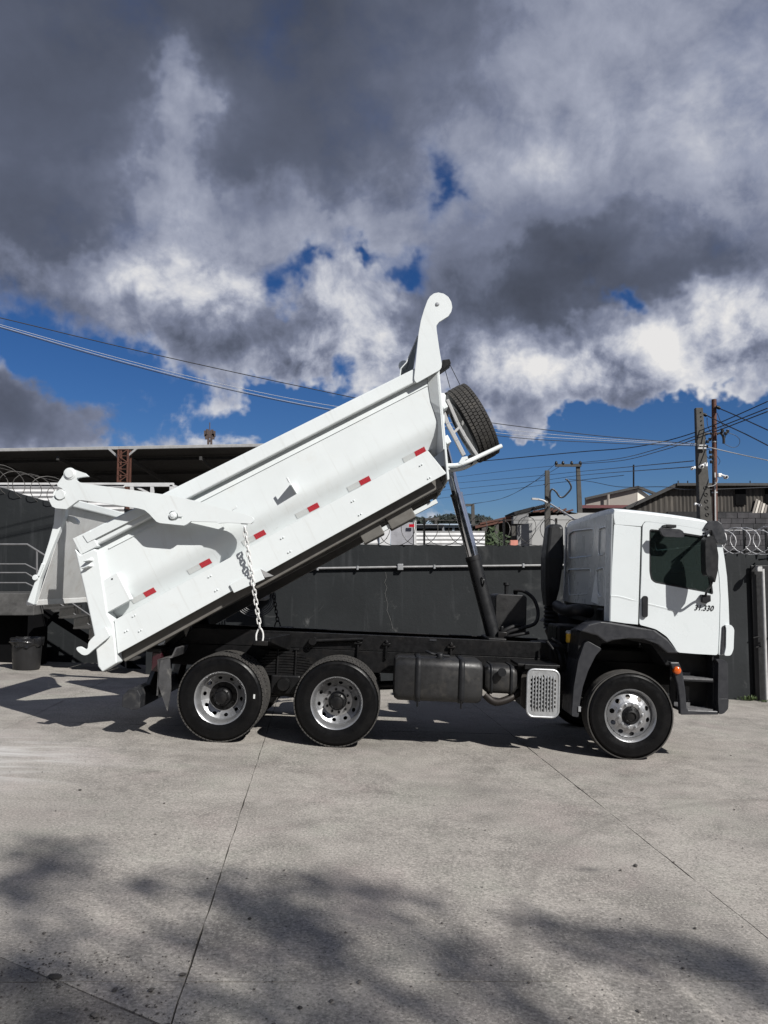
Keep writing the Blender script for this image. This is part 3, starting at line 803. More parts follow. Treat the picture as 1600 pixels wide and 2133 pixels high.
def make_rim(front):
    m = MB()
    h = W_T/2
    # barrel seen from the near side (-y): flange, drop, back
    m.lathe([(0.300, -h+0.028), (0.312, -h+0.012), (0.308, -h+0.004), (0.296, -h+0.012), (0.284, -h+0.040), (0.268, -h+0.065), (0.262, -h+0.12), (0.262, h-0.03)], seg=64)
    if front:      # dished outwards
        prof = lambda r: -h + 0.012 + 0.055*max(0, min(1, (r-0.165)/0.095))**1.4
        disc_with_holes(m, prof, 0.216, 0.026, 0.030, 10, 0.172, 0.262)
        m.lathe([(0.172, prof(0.172)), (0.164, -h+0.006), (0.150, -h+0.002), (0.112, -h+0.000), (0.106, -h+0.004), (0.100, -h+0.02)], seg=64)
    else:          # deep dish
        prof = lambda r: -h + 0.205 - 0.055*max(0, min(1, (r-0.17)/0.092))**1.3
        disc_with_holes(m, prof, 0.222, 0.020, 0.026, 10, 0.178, 0.262)
        m.lathe([(0.178, prof(0.178)), (0.168, -h+0.202), (0.150, -h+0.20), (0.112, -h+0.20), (0.106, -h+0.21)], seg=64)
    return m.build('rim', SILVER)
def make_hub(front):
    h = W_T/2; m = MB()
    if front:
        m.lathe([(0.104, -h+0.03), (0.100, -h+0.005), (0.090, -h-0.002), (0.082, -h-0.012), (0.076, -h-0.03), (0.066, -h-0.045), (0.050, -h-0.05), (0.048, -h-0.036), (0.03, -h-0.034), (0.0, -h-0.036)], seg=32)
    else:
        m.lathe([(0.108, -h+0.205), (0.106, -h+0.13), (0.098, -h+0.11), (0.080, -h+0.10), (0.074, -h+0.06), (0.066, -h+0.045), (0.05, -h+0.04), (0.0, -h+0.038)], seg=32)
        for k in range(8):
            a = 2*pi*k/8; m.lathe([(0.0, -0.012), (0.010, -0.012), (0.010, 0.01)], (0.088*cos(a), -h+0.10, 0.088*sin(a)), 6)
    return m.build('hub', CHAS)
def make_nut(big, mat):
    m = MB(); m.lathe([(0.0, -0.032), (0.009, -0.032), (0.010, -0.016), (0.016, -0.016), (0.017, 0.0), (0.022, 0.002), (0.022, 0.008)], seg=6 if big else 6, smooth=False)
    return m.build('wheel_nut', mat)
tyre0, tread0, rib0 = tyre_meshes()
rimF, rimR = make_rim(True), make_rim(False); hubF, hubR = make_hub(True), make_hub(False)
nutF, nutR = make_nut(True, STEEL), make_nut(True, CHAS)
protos = [tyre0, tread0, rib0, rimF, rimR, hubF, hubR, nutF, nutR]
def wheel(x, y, front, flip=False, hub=True, rim=True, spin=0.0, parent=None, nutmat=None, name='wheel'):
    w = empty(name, (x, y, R_T-0.006), (0, spin, pi if flip else 0), truck if parent is None else parent)
    place(tyre0, 'tyre', w); place(rib0 if front else tread0, 'tread', w)
    if rim:
        place(rimF if front else rimR, 'rim', w)
        h = W_T/2
        for k in range(10):
            a = 2*pi*(k+0.5)/10
            nn = place((nutF if front else nutR) if nutmat is None else nutmat, 'wheel_nut', w, ((0.137)*cos(a), (-h+0.001) if front else -h+0.20, 0.137*sin(a)))
    if hub: place(hubF if front else hubR, 'hub', w)
    return w
XW = (-1.965, -0.585, 2.90)
YO = -1.045
wf = wheel(XW[2], -1.03, True, spin=0.2)
wm = wheel(XW[1], YO, False, spin=0.45)
wr = wheel(XW[0], YO, False, spin=0.1)
for x in XW[:2]:
    wheel(x, YO+0.33, False, hub=False, rim=False, spin=0.3)           # inner twin tyres
    wheel(x, -YO-0.33, False, flip=True, hub=False, rim=False)
wheel(XW[2], 1.03, True, flip=True)
wheel(XW[1], -YO, False, flip=True); wheel(XW[0], -YO, False, flip=True)
m = MB(); m.lathe([(0.105, -W_T/2+0.17), (0.112, -W_T/2+0.192), (0.165, -W_T/2+0.194), (0.170, -W_T/2+0.205)], seg=40); m.build('hub_shade_disc', CHAS, wr)  # black disc stands in for the shade deep in the rear wheel
m = MB(); m.box(0.395, 0.415, -0.157, -0.152, 0.015, 0.065); o = m.build('tyre_sticker', SLVREF, wr); o.rotation_euler = (0, -0.1, 0)
for o in protos: bpy.data.objects.remove(o)

# ---- tanks on the near side
TANK = paint('black_moulded_tank', (0.011, 0.011, 0.0115), 0.5, var=0.2, grime=(0.045, 0.041, 0.036), grime_amt=0.55, grime_scale=5, bump=0.12, bump_scale=40)
def rr_ring(x, y0, y1, z0, z1, r, n=5): return [(x, a, b) for a, b in rrect(y0, y1, z0, z1, r, n)]
def barrel(x0, x1, y0, y1, z0, z1, r, end=0.06):
    m = MB(); rings = []
    for (x, s) in ((x0, 0.07), (x0+end*0.25, 0.025), (x0+end, 0.0), (x1-end, 0.0), (x1-end*0.25, 0.025), (x1, 0.07)):
        rings.append(rr_ring(x, y0+s, y1-s, z0+s, z1-s, max(0.01, r-s*0.4)))
    return m.loft(rings)
tx0, tz1 = T(822, 1371, -1.14); tx1, tz0 = T(1006, 1467, -1.14)
tz1 += 0.01; tz0 -= 0.005
ft = barrel(tx0, tx1, -1.14, -0.52, tz0, tz1, 0.10).build('fuel_tank', TANK, truck)
for px in (872, 963):
    x = T(px, 1400, -1.15)[0]; m = MB()
    m.loft([rr_ring(x+dx, -1.155, -0.50, tz0-0.012, tz1+0.012, 0.11) for dx in (-0.032, 0.032)], cap=False)
    o = m.build('tank_strap', BLKPL, ft); o.modifiers.new('thick', 'SOLIDIFY').thickness = 0.014
    MB().tube([(x, -1.13, tz0-0.06), (x, -1.13, tz0+0.03)], 0.009, 6).build('strap_bolt', CHAS, ft)
q = T3(917, 1377, -1.03)
m = MB().lathe([(0.0, 0.055), (0.034, 0.055), (0.040, 0.045), (0.040, 0.012), (0.052, 0.008), (0.052, -0.03)], (q.x, -1.0, tz1), 20, axis='z'); m.box(q.x-0.036, q.x+0.036, -1.008, -0.992, tz1+0.05, tz1+0.068); m.build('filler_cap', BLKPL, ft)
MB().tube(bez([(q.x-0.17, -0.95, tz1+0.075), (q.x-0.10, -0.98, tz1+0.05), (q.x, -0.94, tz1+0.03), (q.x+0.12, -0.9, tz1+0.02)], 6), 0.016, 8).build('breather_hose', BLKPL, ft)
# urea tank
ux0, uz1 = T(1010, 1386, -1.05); ux1, uz0 = T(1079, 1448, -1.05)
ut = barrel(ux0, ux1, -1.05, -0.55, uz0, uz1, 0.09, 0.05).build('urea_tank', TANK, truck)
for f in (0.22, 0.80):
    x = ux0 + (ux1-ux0)*f; m = MB(); m.loft([rr_ring(x+dx, -1.062, -0.54, uz0-0.01, uz1+0.01, 0.09) for dx in (-0.015, 0.015)], cap=False)
    o = m.build('tank_strap', BLKPL, ut); o.modifiers.new('thick', 'SOLIDIFY').thickness = 0.01
q = T3(1047, 1400, -1.08)
m = MB().tube([(q.x-0.01, -1.02, q.z-0.01), (q.x-0.01, -1.10, q.z+0.0)], 0.040, 18); m.tube([(q.x-0.01, -1.10, q.z), (q.x-0.012, -1.135, q.z+0.002)], 0.050, 18); m.build('filler_cap', BLKPL, ut)
MB().tube(bez([(ux0+0.02, -0.98, uz0-0.02), (ux0+0.14, -1.0, uz0-0.10), (ux1-0.1, -0.98, uz0-0.06), (ux1+0.06, -0.9, uz0+0.03)], 6), 0.045, 10).build('exhaust_pipe', paint('hot_exhaust_steel', (0.018, 0.014, 0.012), 0.6, metal=0.4, var=0.3), truck)
# silencer with its pressed heat shield
sx0, sz1 = T(1098, 1392, -1.12); sx1, sz0 = T(1164, 1496, -1.12)
m = MB(); m.loft([[(a, y, b) for a, b in rrect(sx0-0.05-(0 if i == 0 else 0.0), sx1-0.02, sz0+0.05, sz1-0.02, 0.12)] for i, y in enumerate((-1.02, -0.5))]); sil = m.build('silencer', paint('silencer_steel', (0.05, 0.045, 0.04), 0.5, metal=0.6, var=0.25, scale=10), truck)
outer = rrect(sx0, sx1, sz0, sz1, 0.085, 6)
holes = []
W, H = sx1-sx0, sz1-sz0; cx = (sx0+sx1)/2; cz = (sz0+sz1)/2
for i in range(9):
    hx = sx0 + W*(0.14 + 0.72*i/8)
    nrow = 7 if i in (0, 8) else (9 if i == 4 else 8)
    for k in range(nrow):
        hz = cz + (k-(nrow-1)/2)*H*0.088*(0.92 if i % 2 else 1.0)
        w_ = W*0.020 if i not in (0, 8) else W*0.026
        holes.append([(hx-w_, hz-H*0.026), (hx+w_, hz-H*0.026), (hx+w_, hz+H*0.026), (hx-w_, hz+H*0.026)])
m = MB().poly(outer, holes, XZ(), -1.135, -1.125)
m.tube([(a, -1.130, b) for a, b in rrect(sx0+0.008, sx1-0.008, sz0+0.008, sz1-0.008, 0.08, 6)], 0.013, 8, closed=True)
for i in range(8):                                           # pressed flutes between the rows of slots
    hx = sx0 + W*(0.14 + 0.72*(i+0.5)/8)
    m.tube([(hx, -1.137, cz-H*0.36), (hx, -1.143, cz-H*0.30), (hx, -1.143, cz+H*0.30), (hx, -1.137, cz+H*0.36)], 0.008, 6)
m.build('heat_shield', ALU, sil)
m = MB().box(sx0-0.10, sx1+0.02, -1.05, -0.5, sz1+0.012, sz1+0.045); m.box(sx0-0.02, sx1-0.02, -1.08, -1.05, sz1-0.02, sz1+0.045); m.build('shield_cover', CHAS, sil, bevel=0.008)

# ---- hydraulic ram, oil tank and hoses behind the cab
ram = empty('lift_ram', parent=truck)
b0, b1, b2, b3 = T3(1028, 1325, 0), T3(985, 1160, 0), T3(956, 1028, 0), T3(926, 880, 0)
d = (b1-b0).normalized(); b2 = b1 + d*(b2-b1).length; b3 = b2 + d*(b3-b2).length
MB().tube([b0 - d*0.02, b1 - d*0.0], 0.098, 24).tube([b1-d*0.05, b1+d*0.012], 0.104, 24).build('outer_barrel', BLKPL, ram)
MB().tube([b1+d*0.005, b2], 0.082, 24).tube([b2-d*0.02, b2+d*0.01], 0.088, 24).build('middle_stage', CHROME, ram)
MB().tube([b2+d*0.005, b3], 0.062, 24).build('inner_stage', CHROME, ram)
MB().tube(bez([b0.lerp(b1, 0.63)+Vector((0.02, -0.1, 0)), b0.lerp(b1, 0.70)+Vector((0.05, -0.13, 0)), b0.lerp(b1, 0.74)+Vector((0.03, -0.1, 0))], 5), 0.010, 6).build('lifting_eye', CHAS, ram)
MB().box(b0.x-0.12, b0.x+0.12, -0.36, 0.36, 1.16, 1.30).build('ram_cradle', CHAS, ram, bevel=0.015)
ox0, oz1 = T(1033, 1237, 0.1); ox1, oz0 = T(1096, 1316, 0.1)
ot = MB(); ot.loft([[(a, y, b) for a, b in rrect(ox0, ox1, oz0-0.05, oz1, 0.05)] for y in (0.1, 0.75)]); ot = ot.build('oil_tank', TANK, truck, bevel=0.012)
q = T3(1055, 1222, 0.3)
MB().lathe([(0.0, oz1+0.16), (0.042, oz1+0.16), (0.044, oz1+0.125), (0.030, oz1+0.115), (0.026, oz1+0.02), (0.026, oz1-0.02)], (q.x, 0.3, 0), 16, axis='z').build('filler_neck', BLKPL, ot)
q = T3(1074, 1232, 0.3)
MB().lathe([(0.0, oz1+0.06), (0.03, oz1+0.06), (0.034, oz1+0.03), (0.024, oz1+0.0), (0.024, oz1-0.02)], (q.x, 0.3, 0), 14, axis='z').build('return_fitting', CHAS, ot)
HOSE = paint('ribbed_hose_rubber', (0.014, 0.014, 0.015), 0.6, var=0.2, grime=(0.04, 0.037, 0.034), grime_amt=0.4, spec=0.2)
MB().tube(bez([T3(1071, 1229, 0.25), T3(1092, 1232, 0.2), T3(1112, 1248, 0.1), T3(1121, 1275, 0.0), T3(1115, 1298, -0.1), T3(1090, 1308, -0.12), T3(1062, 1316, -0.12), T3(1046, 1328, -0.1)], 8), 0.024, 10).build('hydraulic_hose', HOSE, truck)
MB().tube(bez([T3(1090, 1306, 0.0), T3(1074, 1304, -0.06), T3(1056, 1311, -0.1), T3(1040, 1322, -0.08)], 8), 0.026, 10).build('hydraulic_hose', HOSE, truck)
MB().tube(bez([T3(1102, 1318, -0.2), T3(1080, 1322, -0.22), T3(1060, 1326, -0.2), T3(1050, 1330, -0.1)], 6), 0.022, 10).build('hydraulic_hose', HOSE, truck)
m = MB().box(b0.x+0.04, b0.x+0.16, -0.14, 0.02, b0.z-0.06, b0.z+0.07); m.lathe([(0.03, 0), (0.03, 0.09)], (b0.x+0.1, -0.06, b0.z+0.05), 10, axis='z', cap=True); m.build('valve_block', CHAS, truck, bevel=0.01)
# clutter between tank and wheel: brackets, valve, fuel filter
q = T3(1186, 1328, -0.62)
ff = MB().lathe([(0.0, -0.06), (0.035, -0.06), (0.042, -0.045), (0.042, 0.05), (0.046, 0.055), (0.046, 0.065)], (q.x, -0.62, q.z), 18, axis='z').build('fuel_filter', YELLOW, truck)
MB().lathe([(0.047, 0.05), (0.048, 0.075), (0.03, 0.09), (0.0, 0.092)], (q.x, -0.62, q.z), 18, axis='z').build('filter_head', STEEL, ff)
MB().lathe([(0.0, -0.19), (0.03, -0.18), (0.034, -0.10), (0.034, -0.058)], (q.x+0.0, -0.62, q.z), 14, axis='z').build('filter_bowl', BLKPL, ff)
m = MB()
for (px, py, px2, py2, r) in ((1160, 1352, 1168, 1398, 0.02), (1176, 1362, 1180, 1420, 0.014), (1172, 1400, 1186, 1436, 0.018), (1150, 1330, 1182, 1356, 0.022), (1140, 1336, 1160, 1376, 0.016), (1182, 1392, 1176, 1450, 0.015)):
    m.tube(bez([T3(px, py, -0.55), T3((px+px2)/2+4, (py+py2)/2, -0.62), T3(px2, py2, -0.55)], 5), r, 8)
q = T3(1174, 1414, -0.6); m.box(q.x-0.04, q.x+0.05, -0.66, -0.5, q.z-0.07, q.z+0.08)
m.build('air_lines', HOSE, truck)
m = MB().box(XF-0.02, XF+0.35, -0.44, 0.44, 0.9, 1.26); m.build('gearbox_cover', CHAS, truck, bevel=0.03)

# ---- cab
CY = -1.20
cab = empty('cab', parent=truck)
def c6(pts): return zoomed(pts, 1130, 1040, 3.721)
xr = T(1262, 1200, -1.04)[0]                 # rear wall
# near side: quarter panel, door, front corner
seam_t = c6([(555, 190), (768, 212)])
quarter = Tl(c6([(556, 196), (764, 216), (741, 972), (640, 962), (527, 946), (536, 600)]), CY)
def side_plate(name, outline, holes=(), th=0.035, y=CY, bev=0.012, mat=WHITE, parent=cab):
    return MB().poly(outline, holes, XZ(), y, y+th).build(name, mat, parent, bevel=bev, seg=3)
side_plate('quarter_panel', quarter)
door_o = Tl(c6([(776, 200), (792, 176), (830, 176), (1050, 203), (1262, 238), (1300, 262), (1345, 432), (1369, 600), (1377, 750), (1372, 1000), (1362, 1208), (1200, 1199), (1050, 1187), (1012, 1130), (962, 1064), (880, 1008), (800, 985), (749, 973), (765, 600)]), CY)
win_o = rounded(Tl(c6([(829, 230), (1050, 252), (1272, 288), (1326, 742), (1265, 722), (1060, 684), (872, 648), (842, 625), (829, 565)]), CY), 0.035)
door_n = [(x_ + (0.004 if x_ < 3.4 else -0.003), z_) for x_, z_ in door_o]
door = side_plate('door', rounded(door_n, 0.03, 3), [win_o], th=0.045)
def inset(pts, d):
    c = Vector((sum(p[0] for p in pts)/len(pts), sum(p[1] for p in pts)/len(pts)))
    return [tuple(Vector(p) + (c-Vector(p)).normalized()*d) for p in pts]
side_plate('window_rubber', win_o, [inset(win_o, 0.022)], th=0.03, y=CY+0.004, bev=0.004, mat=BLKPL, parent=door)
side_plate('window_glass', inset(win_o, 0.016), th=0.006, y=CY+0.020, bev=0, mat=GLASS, parent=door)
# swage line running from the quarter panel over the door
def swage(pts, name, parent, w=0.028):
    m = MB(); rings = []
    P = bez([T3(px, py, CY) for px, py in pts], 8)
    n = len(P)
    for i, p in enumerate(P):
        f = 1.0 if i < n*0.75 else max(0.05, 1-(i/n-0.75)*4)
        rings.append([(p.x, CY+0.004, p.z+0.010*f), (p.x, CY-0.0045*f, p.z+0.004), (p.x, CY-0.0045*f, p.z+0.002), (p.x, CY+0.0035, p.z-w*1.2*f)])
    m.loft(rings, smooth=False, closed=False, cap=False); return m.build(name, WHITE, parent)
swage(c6([(530, 748), (600, 755), (740, 792)]), 'body_crease', cab)
swage(c6([(757, 798), (850, 818), (960, 845), (1020, 865), (1050, 905)]), 'body_crease', door)
hd = MB(); hx0, hz1 = T(1337.5, 1241, CY); hx1, hz0 = T(1348, 1286, CY)
hd.poly(rrect(hx0, hx1, hz0, hz1, 0.028, 5), [], XZ(), CY-0.03, CY+0.002); hd.build('door_handle', BLKPL, door, bevel=0.012, seg=3)
# model number, in relief
fc = bpy.data.curves.new('badge', 'FONT'); fc.body = '31.330'; fc.shear = 0.25; fc.extrude = 0.004; fc.offset = 0.0
fc.materials.append(BLKPL)
bx0, bz0 = T(1446, 1270.5, CY); bx1, bz1 = T(1486, 1261, CY)
badge = bpy.data.objects.new('badge', fc); COL.objects.link(badge); badge.parent = door
fc.size = 0.085; fc.space_character = 1.05
bpy.context.view_layer.update()
bw = max(badge.dimensions.x, 0.01)
badge.scale = ((bx1-bx0)/bw, (bz1-bz0)/max(badge.dimensions.y, 0.01), 1)
# keep it as a mesh
badge.location = (bx0, CY-0.004, bz0); badge.rotation_euler = (pi/2, radians(0.5), 0)
bpy.context.view_layer.update()
dg = bpy.context.evaluated_depsgraph_get(); me = bpy.data.meshes.new_from_object(badge.evaluated_get(dg)); loc, rt, scl = badge.location.copy(), badge.rotation_euler.copy(), badge.scale.copy()
bpy.data.objects.remove(badge); badge = bpy.data.objects.new('badge', me); COL.objects.link(badge); badge.parent = door; badge.location = loc; badge.rotation_euler = rt; badge.scale = scl
# front corner, windscreen pillar, grille and headlamp panel
front_o = Tl(c6([(1310, 262), (1385, 330), (1394, 345), (1415, 470), (1432, 600), (1444, 800), (1450, 975), (1452, 1205), (1366, 1209), (1376, 1000), (1381, 750), (1373, 600), (1349, 430)]), CY+0.01)
side_plate('front_corner', rounded(front_o, 0.02, 3), th=0.10, y=CY+0.012, bev=0.03)
lamp_o = Tl(c6([(1412, 975), (1455, 970), (1482, 1002), (1476, 1165), (1455, 1212), (1402, 1212), (1418, 1150), (1420, 1000)]), CY-0.0)
hl = MB().poly(rounded(lamp_o, 0.03, 4), [], XZ(), CY-0.02, CY+0.35).build('headlamp_panel', WHITE, cab, bevel=0.015, seg=3)
sl = Tl(c6([(1402, 985), (1421, 975), (1416, 1130), (1396, 1205), (1388, 1205)]), CY-0.01)
MB().poly(sl, [], XZ(), CY-0.004, CY+0.02).build('lamp_recess', GRYPL, hl)
# roof: lofted across the width with rounded edges
roof_px = c6([(553, 196), (551, 120), (560, 88), (640, 92), (800, 108), (1000, 132), (1180, 158), (1275, 178), (1310, 210), (1320, 262), (1262, 240), (1050, 204), (830, 176), (792, 176), (776, 198), (768, 212)])
rp = Tl(roof_px, CY)
roof_full = [rp[0], rp[1], rp[2], rp[3], rp[4], rp[5], rp[6], rp[7], rp[8], rp[9]]
zc = rp[2][1]
m = MB(); rings = []
for (y, dz, k) in ((-1.20, 0.0, 0.0), (-1.17, 0.02, 0.0), (-1.10, 0.035, 0.01), (-0.9, 0.045, 0.02), (0, 0.055, 0.03), (0.9, 0.045, 0.02), (1.10, 0.035, 0.01), (1.17, 0.02, 0.0), (1.20, 0.0, 0.0)):
    rings.append([(x + (k if i > 6 else 0), y, z + (dz if 1 < i < 9 else 0)) for i, (x, z) in enumerate(roof_full)])
m.loft(rings, smooth=True, closed=False, cap=False)
roof = m.build('roof', WHITE, cab); sm = roof.modifiers.new('thick', 'SOLIDIFY'); sm.thickness = 0.02; sm.offset = -1
for sgn in (-1, 1):                          # gutter-side strip closing the gap over the door
    MB().poly([rp[i] for i in range(0, 16)], [], XZ(), sgn*1.2 - 0.0*sgn, sgn*1.172).build('roof_side', WHITE, cab, bevel=0.006)
# rear wall with pressed panels
zt_ = T(1272, 1076, CY)[1]; zb_ = T(1256, 1263, CY)[1]
def rw(pts): return [TX(px, py, xr) for px, py in pts]
yz_wall = [(-1.045, zb_), (1.16, zb_), (1.16, zt_+0.0), (1.08, zt_+0.035), (0.8, zt_+0.045), (-0.8, zt_+0.045), (-0.98, zt_+0.035), (-1.045, zt_+0.0)]
pans = [rw(c6([(205, 270), (240, 245), (385, 228), (398, 240), (388, 440), (215, 458), (203, 445)])),
        rw(c6([(440, 225), (497, 213), (497, 395), (470, 432), (432, 438)])),
        rw(c6([(195, 560), (205, 545), (370, 540), (378, 560), (350, 735), (215, 745), (205, 735)])),
        rw(c6([(418, 545), (470, 530), (478, 545), (470, 760), (440, 755), (425, 720)]))]
pans = [rounded(p, 0.05, 4) for p in pans]
m = MB().poly(yz_wall, pans, lambda a, b, h: (h, a, b), xr, xr+0.02)
rear = m.build('rear_wall', WHITE, cab, bevel=0.006)
for p in pans:
    MB().poly(p, [], lambda a, b, h: (h, a, b), xr+0.014, xr+0.02).build('pressed_panel', WHITE, rear)
    mm = MB(); mm.tube([(xr+0.004, a, b) for a, b in p], 0.011, 6, closed=True); mm.build('panel_bead', WHITE, rear)
for pts in ([(150, 580), (150, 790), (195, 790)], [(395, 570), (385, 800), (430, 815)]):     # tapering stiffeners
    (ya, za), (yb, zb2), (yc, zc2) = rw(c6(pts))
    yb, yc = min(yb, 1.13), min(yc, 1.13); ya = min(ya, 1.12)
    ym = (yb+yc)/2
    MB().add([(xr, ym, za), (xr, yb, zb2), (xr-0.05, ym, zb2+0.01), (xr, yc, zc2)], [(0, 1, 2), (0, 2, 3), (1, 3, 2), (0, 3, 1)]).build('stiffener', WHITE, rear)
# chamfered rear corner post and bright drip edge
for sgn in (-1, 1):
    m = MB(); r = []
    for (px, py) in c6([(545, 112), (527, 946)]):
        x, z = T(px, py, CY)
        xx = xr if True else x
        lean = x - T(527+0, 0, CY)[0]*0
        r.append([(x+0.004, sgn*1.2, z), (x-0.008, sgn*1.192, z), (xr-0.004, sgn*1.05, z), (xr-0.012, sgn*1.046, z), (xr-0.012, sgn*1.036, z), (xr+0.03, sgn*1.036, z), (x+0.004, sgn*1.165, z)])
    m.loft(r, smooth=False)
    m.build('rear_corner_post', WHITE, cab)
# floor, far side, front face
zfl = T(1330, 1303, CY)[1]
MB().box(xr+0.02, T(1500, 1300, CY)[0], -1.15, 1.15, zfl-0.02, zfl+0.03).build('cab_floor', BLKPL, cab)
MB().box(xr+0.021, T(1335, 1300, CY)[0], -1.17, 1.17, zb_-0.18, zb_+0.05).build('cab_underside', CHAS, cab)
far_q = MB().poly(quarter, [], XZ(), 1.165, 1.2).build('quarter_panel', WHITE, cab, bevel=0.012)
fd = MB().poly(rounded(door_o, 0.03, 3), [win_o], XZ(), 1.155, 1.2).build('door', WHITE, cab, bevel=0.01)
MB().poly(inset(win_o, 0.002), [], XZ(), 1.174, 1.18).build('window_glass', GLASS, fd)
fx = [T(px, py, CY) for px, py in c6([(1388, 338), (1428, 600), (1446, 975), (1450, 1205)])]
m = MB(); 
m.add([(fx[0][0]-0.02, -1.10, fx[0][1]), (fx[0][0]+0.02, 0, fx[0][1]), (fx[0][0]-0.02, 1.10, fx[0][1]), (fx[1][0]-0.02, -1.10, fx[1][1]-0.05), (fx[1][0]+0.05, 0, fx[1][1]-0.05), (fx[1][0]-0.02, 1.10, fx[1][1]-0.05)], [(0, 1, 4, 3), (1, 2, 5, 4)])
m.build('windscreen', GLASS, cab)
m = MB()
m.add([(fx[1][0]-0.02, -1.12, fx[1][1]-0.05), (fx[1][0]+0.05, 0, fx[1][1]-0.05), (fx[1][0]-0.02, 1.12, fx[1][1]-0.05), (fx[3][0]-0.02, -1.12, fx[3][1]), (fx[3][0]+0.06, 0, fx[3][1]), (fx[3][0]-0.02, 1.12, fx[3][1])], [(0, 1, 4, 3), (1, 2, 5, 4)])
m.build('front_panel', WHITE, cab)
MB().poly(rounded(front_o, 0.02, 3), [], XZ(), 1.09, 1.19).build('front_corner', WHITE, cab, bevel=0.02)
# seats and steering wheel seen dimly through the glass
SEAT = paint('dark_seat_cloth', (0.03, 0.03, 0.034), 0.9)
for y in (-0.6, 0.6):
    x = xr + 0.52
    m = MB().box(x-0.28, x+0.22, y-0.26, y+0.26, zfl+0.35, zfl+0.50); m.hexa([(x-0.36, y-0.25, zfl+0.45), (x-0.22, y-0.25, zfl+0.45), (x-0.22, y+0.25, zfl+0.45), (x-0.36, y+0.25, zfl+0.45), (x-0.48, y-0.24, zfl+1.12), (x-0.36, y-0.24, zfl+1.12), (x-0.36, y+0.24, zfl+1.12), (x-0.48, y+0.24, zfl+1.12)])
    m.box(x-0.50, x-0.40, y-0.14, y+0.14, zfl+1.14, zfl+1.34)
    m.build('seat', SEAT, cab, bevel=0.04)
xs_ = xr + 1.0
MB().tube([(xs_ + 0.10*cos(2*pi*k/24), 0.6 + 0.22*sin(2*pi*k/24), zfl+0.80 - 0.20*cos(2*pi*k/24)) for k in range(24)], 0.015, 6, closed=True).build('steering_wheel', BLKPL, cab)
MB().box(xr+1.05, xr+1.3, -1.1, 1.1, zfl+0.35, zfl+0.68).build('dashboard', BLKPL, cab, bevel=0.05)
# grey sun visor on the roof edge
vis = Tl(c6([(1262, 200), (1275, 178), (1300, 168), (1358, 168), (1385, 190), (1404, 240), (1426, 330), (1422, 345), (1340, 338), (1322, 300), (1300, 242), (1245, 226)]), CY)
m = MB().poly(vis, [], XZ(), CY-0.03, CY+0.03)
vt = [vis[2], vis[3], vis[4], vis[5], vis[6]]
m.loft([[(x, y, z) for x, z in vt] for y in (CY+0.03, 1.17)], closed=False, cap=False, smooth=False)
m.poly(vis, [], XZ(), 1.17, 1.23)
m.build('sun_visor', GRYPL, cab, bevel=0.012, seg=2)
# mirrors
my = -1.50
mir = Tl(c6([(1246, 470), (1244, 332), (1254, 300), (1282, 284), (1310, 292), (1330, 340), (1346, 440), (1342, 550), (1318, 652), (1304, 598), (1258, 592), (1250, 560)]), my)
mo = MB().poly(rounded(mir, 0.025, 3), [], XZ(), my-0.07, my+0.07).build('mirror', BLKPL, cab, bevel=0.03, seg=3)
MB().tube(bez([T3(1478, 1104, CY), T3(1474, 1109, my*0.5+CY*0.5), T3(1470, 1117, my)], 6), 0.018, 8).tube([T3(1465, 1111, my+0.02), T3(1480, 1107, CY)], 0.012, 8).build('mirror_arm', BLKPL, mo)
MB().tube(bez([T3(1483, 1213, my), T3(1479, 1222, my+0.05), T3(1472, 1232, CY-0.12), T3(1470, 1243, CY-0.04)], 6), 0.014, 8).build('mirror_arm', BLKPL, mo)
bk = Tl(c6([(1224, 738), (1296, 742), (1297, 790), (1262, 806), (1232, 800)]), CY-0.02)
MB().poly(bk, [], XZ(), CY-0.06, CY-0.001).build('mirror_bracket', BLKPL, mo, bevel=0.008)
mz = c6([(905, 222), (1060, 232), (1090, 250), (1098, 290), (1080, 297), (945, 290), (928, 280)])
km = MB().poly(rounded(Tl(mz, -1.36), 0.015, 3), [], XZ(), -1.375, -1.325).build('kerb_mirror', GRYPL, cab, bevel=0.015, seg=2)
q0 = T3(1390, 1098, CY-0.01); MB().box(q0.x-0.06, q0.x+0.06, -1.35, CY+0.001, q0.z-0.015, q0.z+0.022).build('mirror_arm', BLKPL, km, bevel=0.006)
# wheel arch and mudguards
arch_u = c6([(290, 1022), (350, 968), (440, 946), (520, 952), (640, 972), (740, 990), (870, 1016), (962, 1082), (1010, 1140), (1052, 1194)])
arch_l = c6([(960, 1192), (880, 1122), (780, 1086), (640, 1080), (545, 1090), (492, 1112), (455, 1085), (420, 1058), (360, 1042)])
arch = Tl(arch_u, CY+0.0) + Tl(arch_l, CY-0.0)
ar = MB().poly(arch, [], XZ(), CY-0.035, CY+0.30).build('wheel_arch', GRYPL, truck, bevel=0.025, seg=3)
MB().poly(arch, [], XZ(), 0.9, 1.235).build('wheel_arch', GRYPL, truck, bevel=0.02)
inner = Tl(c6([(300, 1030), (440, 950), (740, 995), (870, 1020), (1045, 1195), (1040, 1300), (980, 1300), (860, 1130), (640, 1085), (470, 1120), (340, 1380), (300, 1500), (250, 1500)]), CY+0.05)
MB().poly(inner, [], XZ(), CY+0.10, -0.62).build('arch_liner', BLKPL, truck)
mg = Tl(c6([(346, 1097), (452, 1156), (402, 1212), (345, 1330), (305, 1450), (285, 1560), (272, 1686), (218, 1676), (235, 1450), (270, 1250), (318, 1112)]), -1.12)
MB().poly(rounded(mg, 0.02, 2), [], XZ(), -1.17, -0.66).build('front_mudguard', GRYPL, truck, bevel=0.015, seg=2)
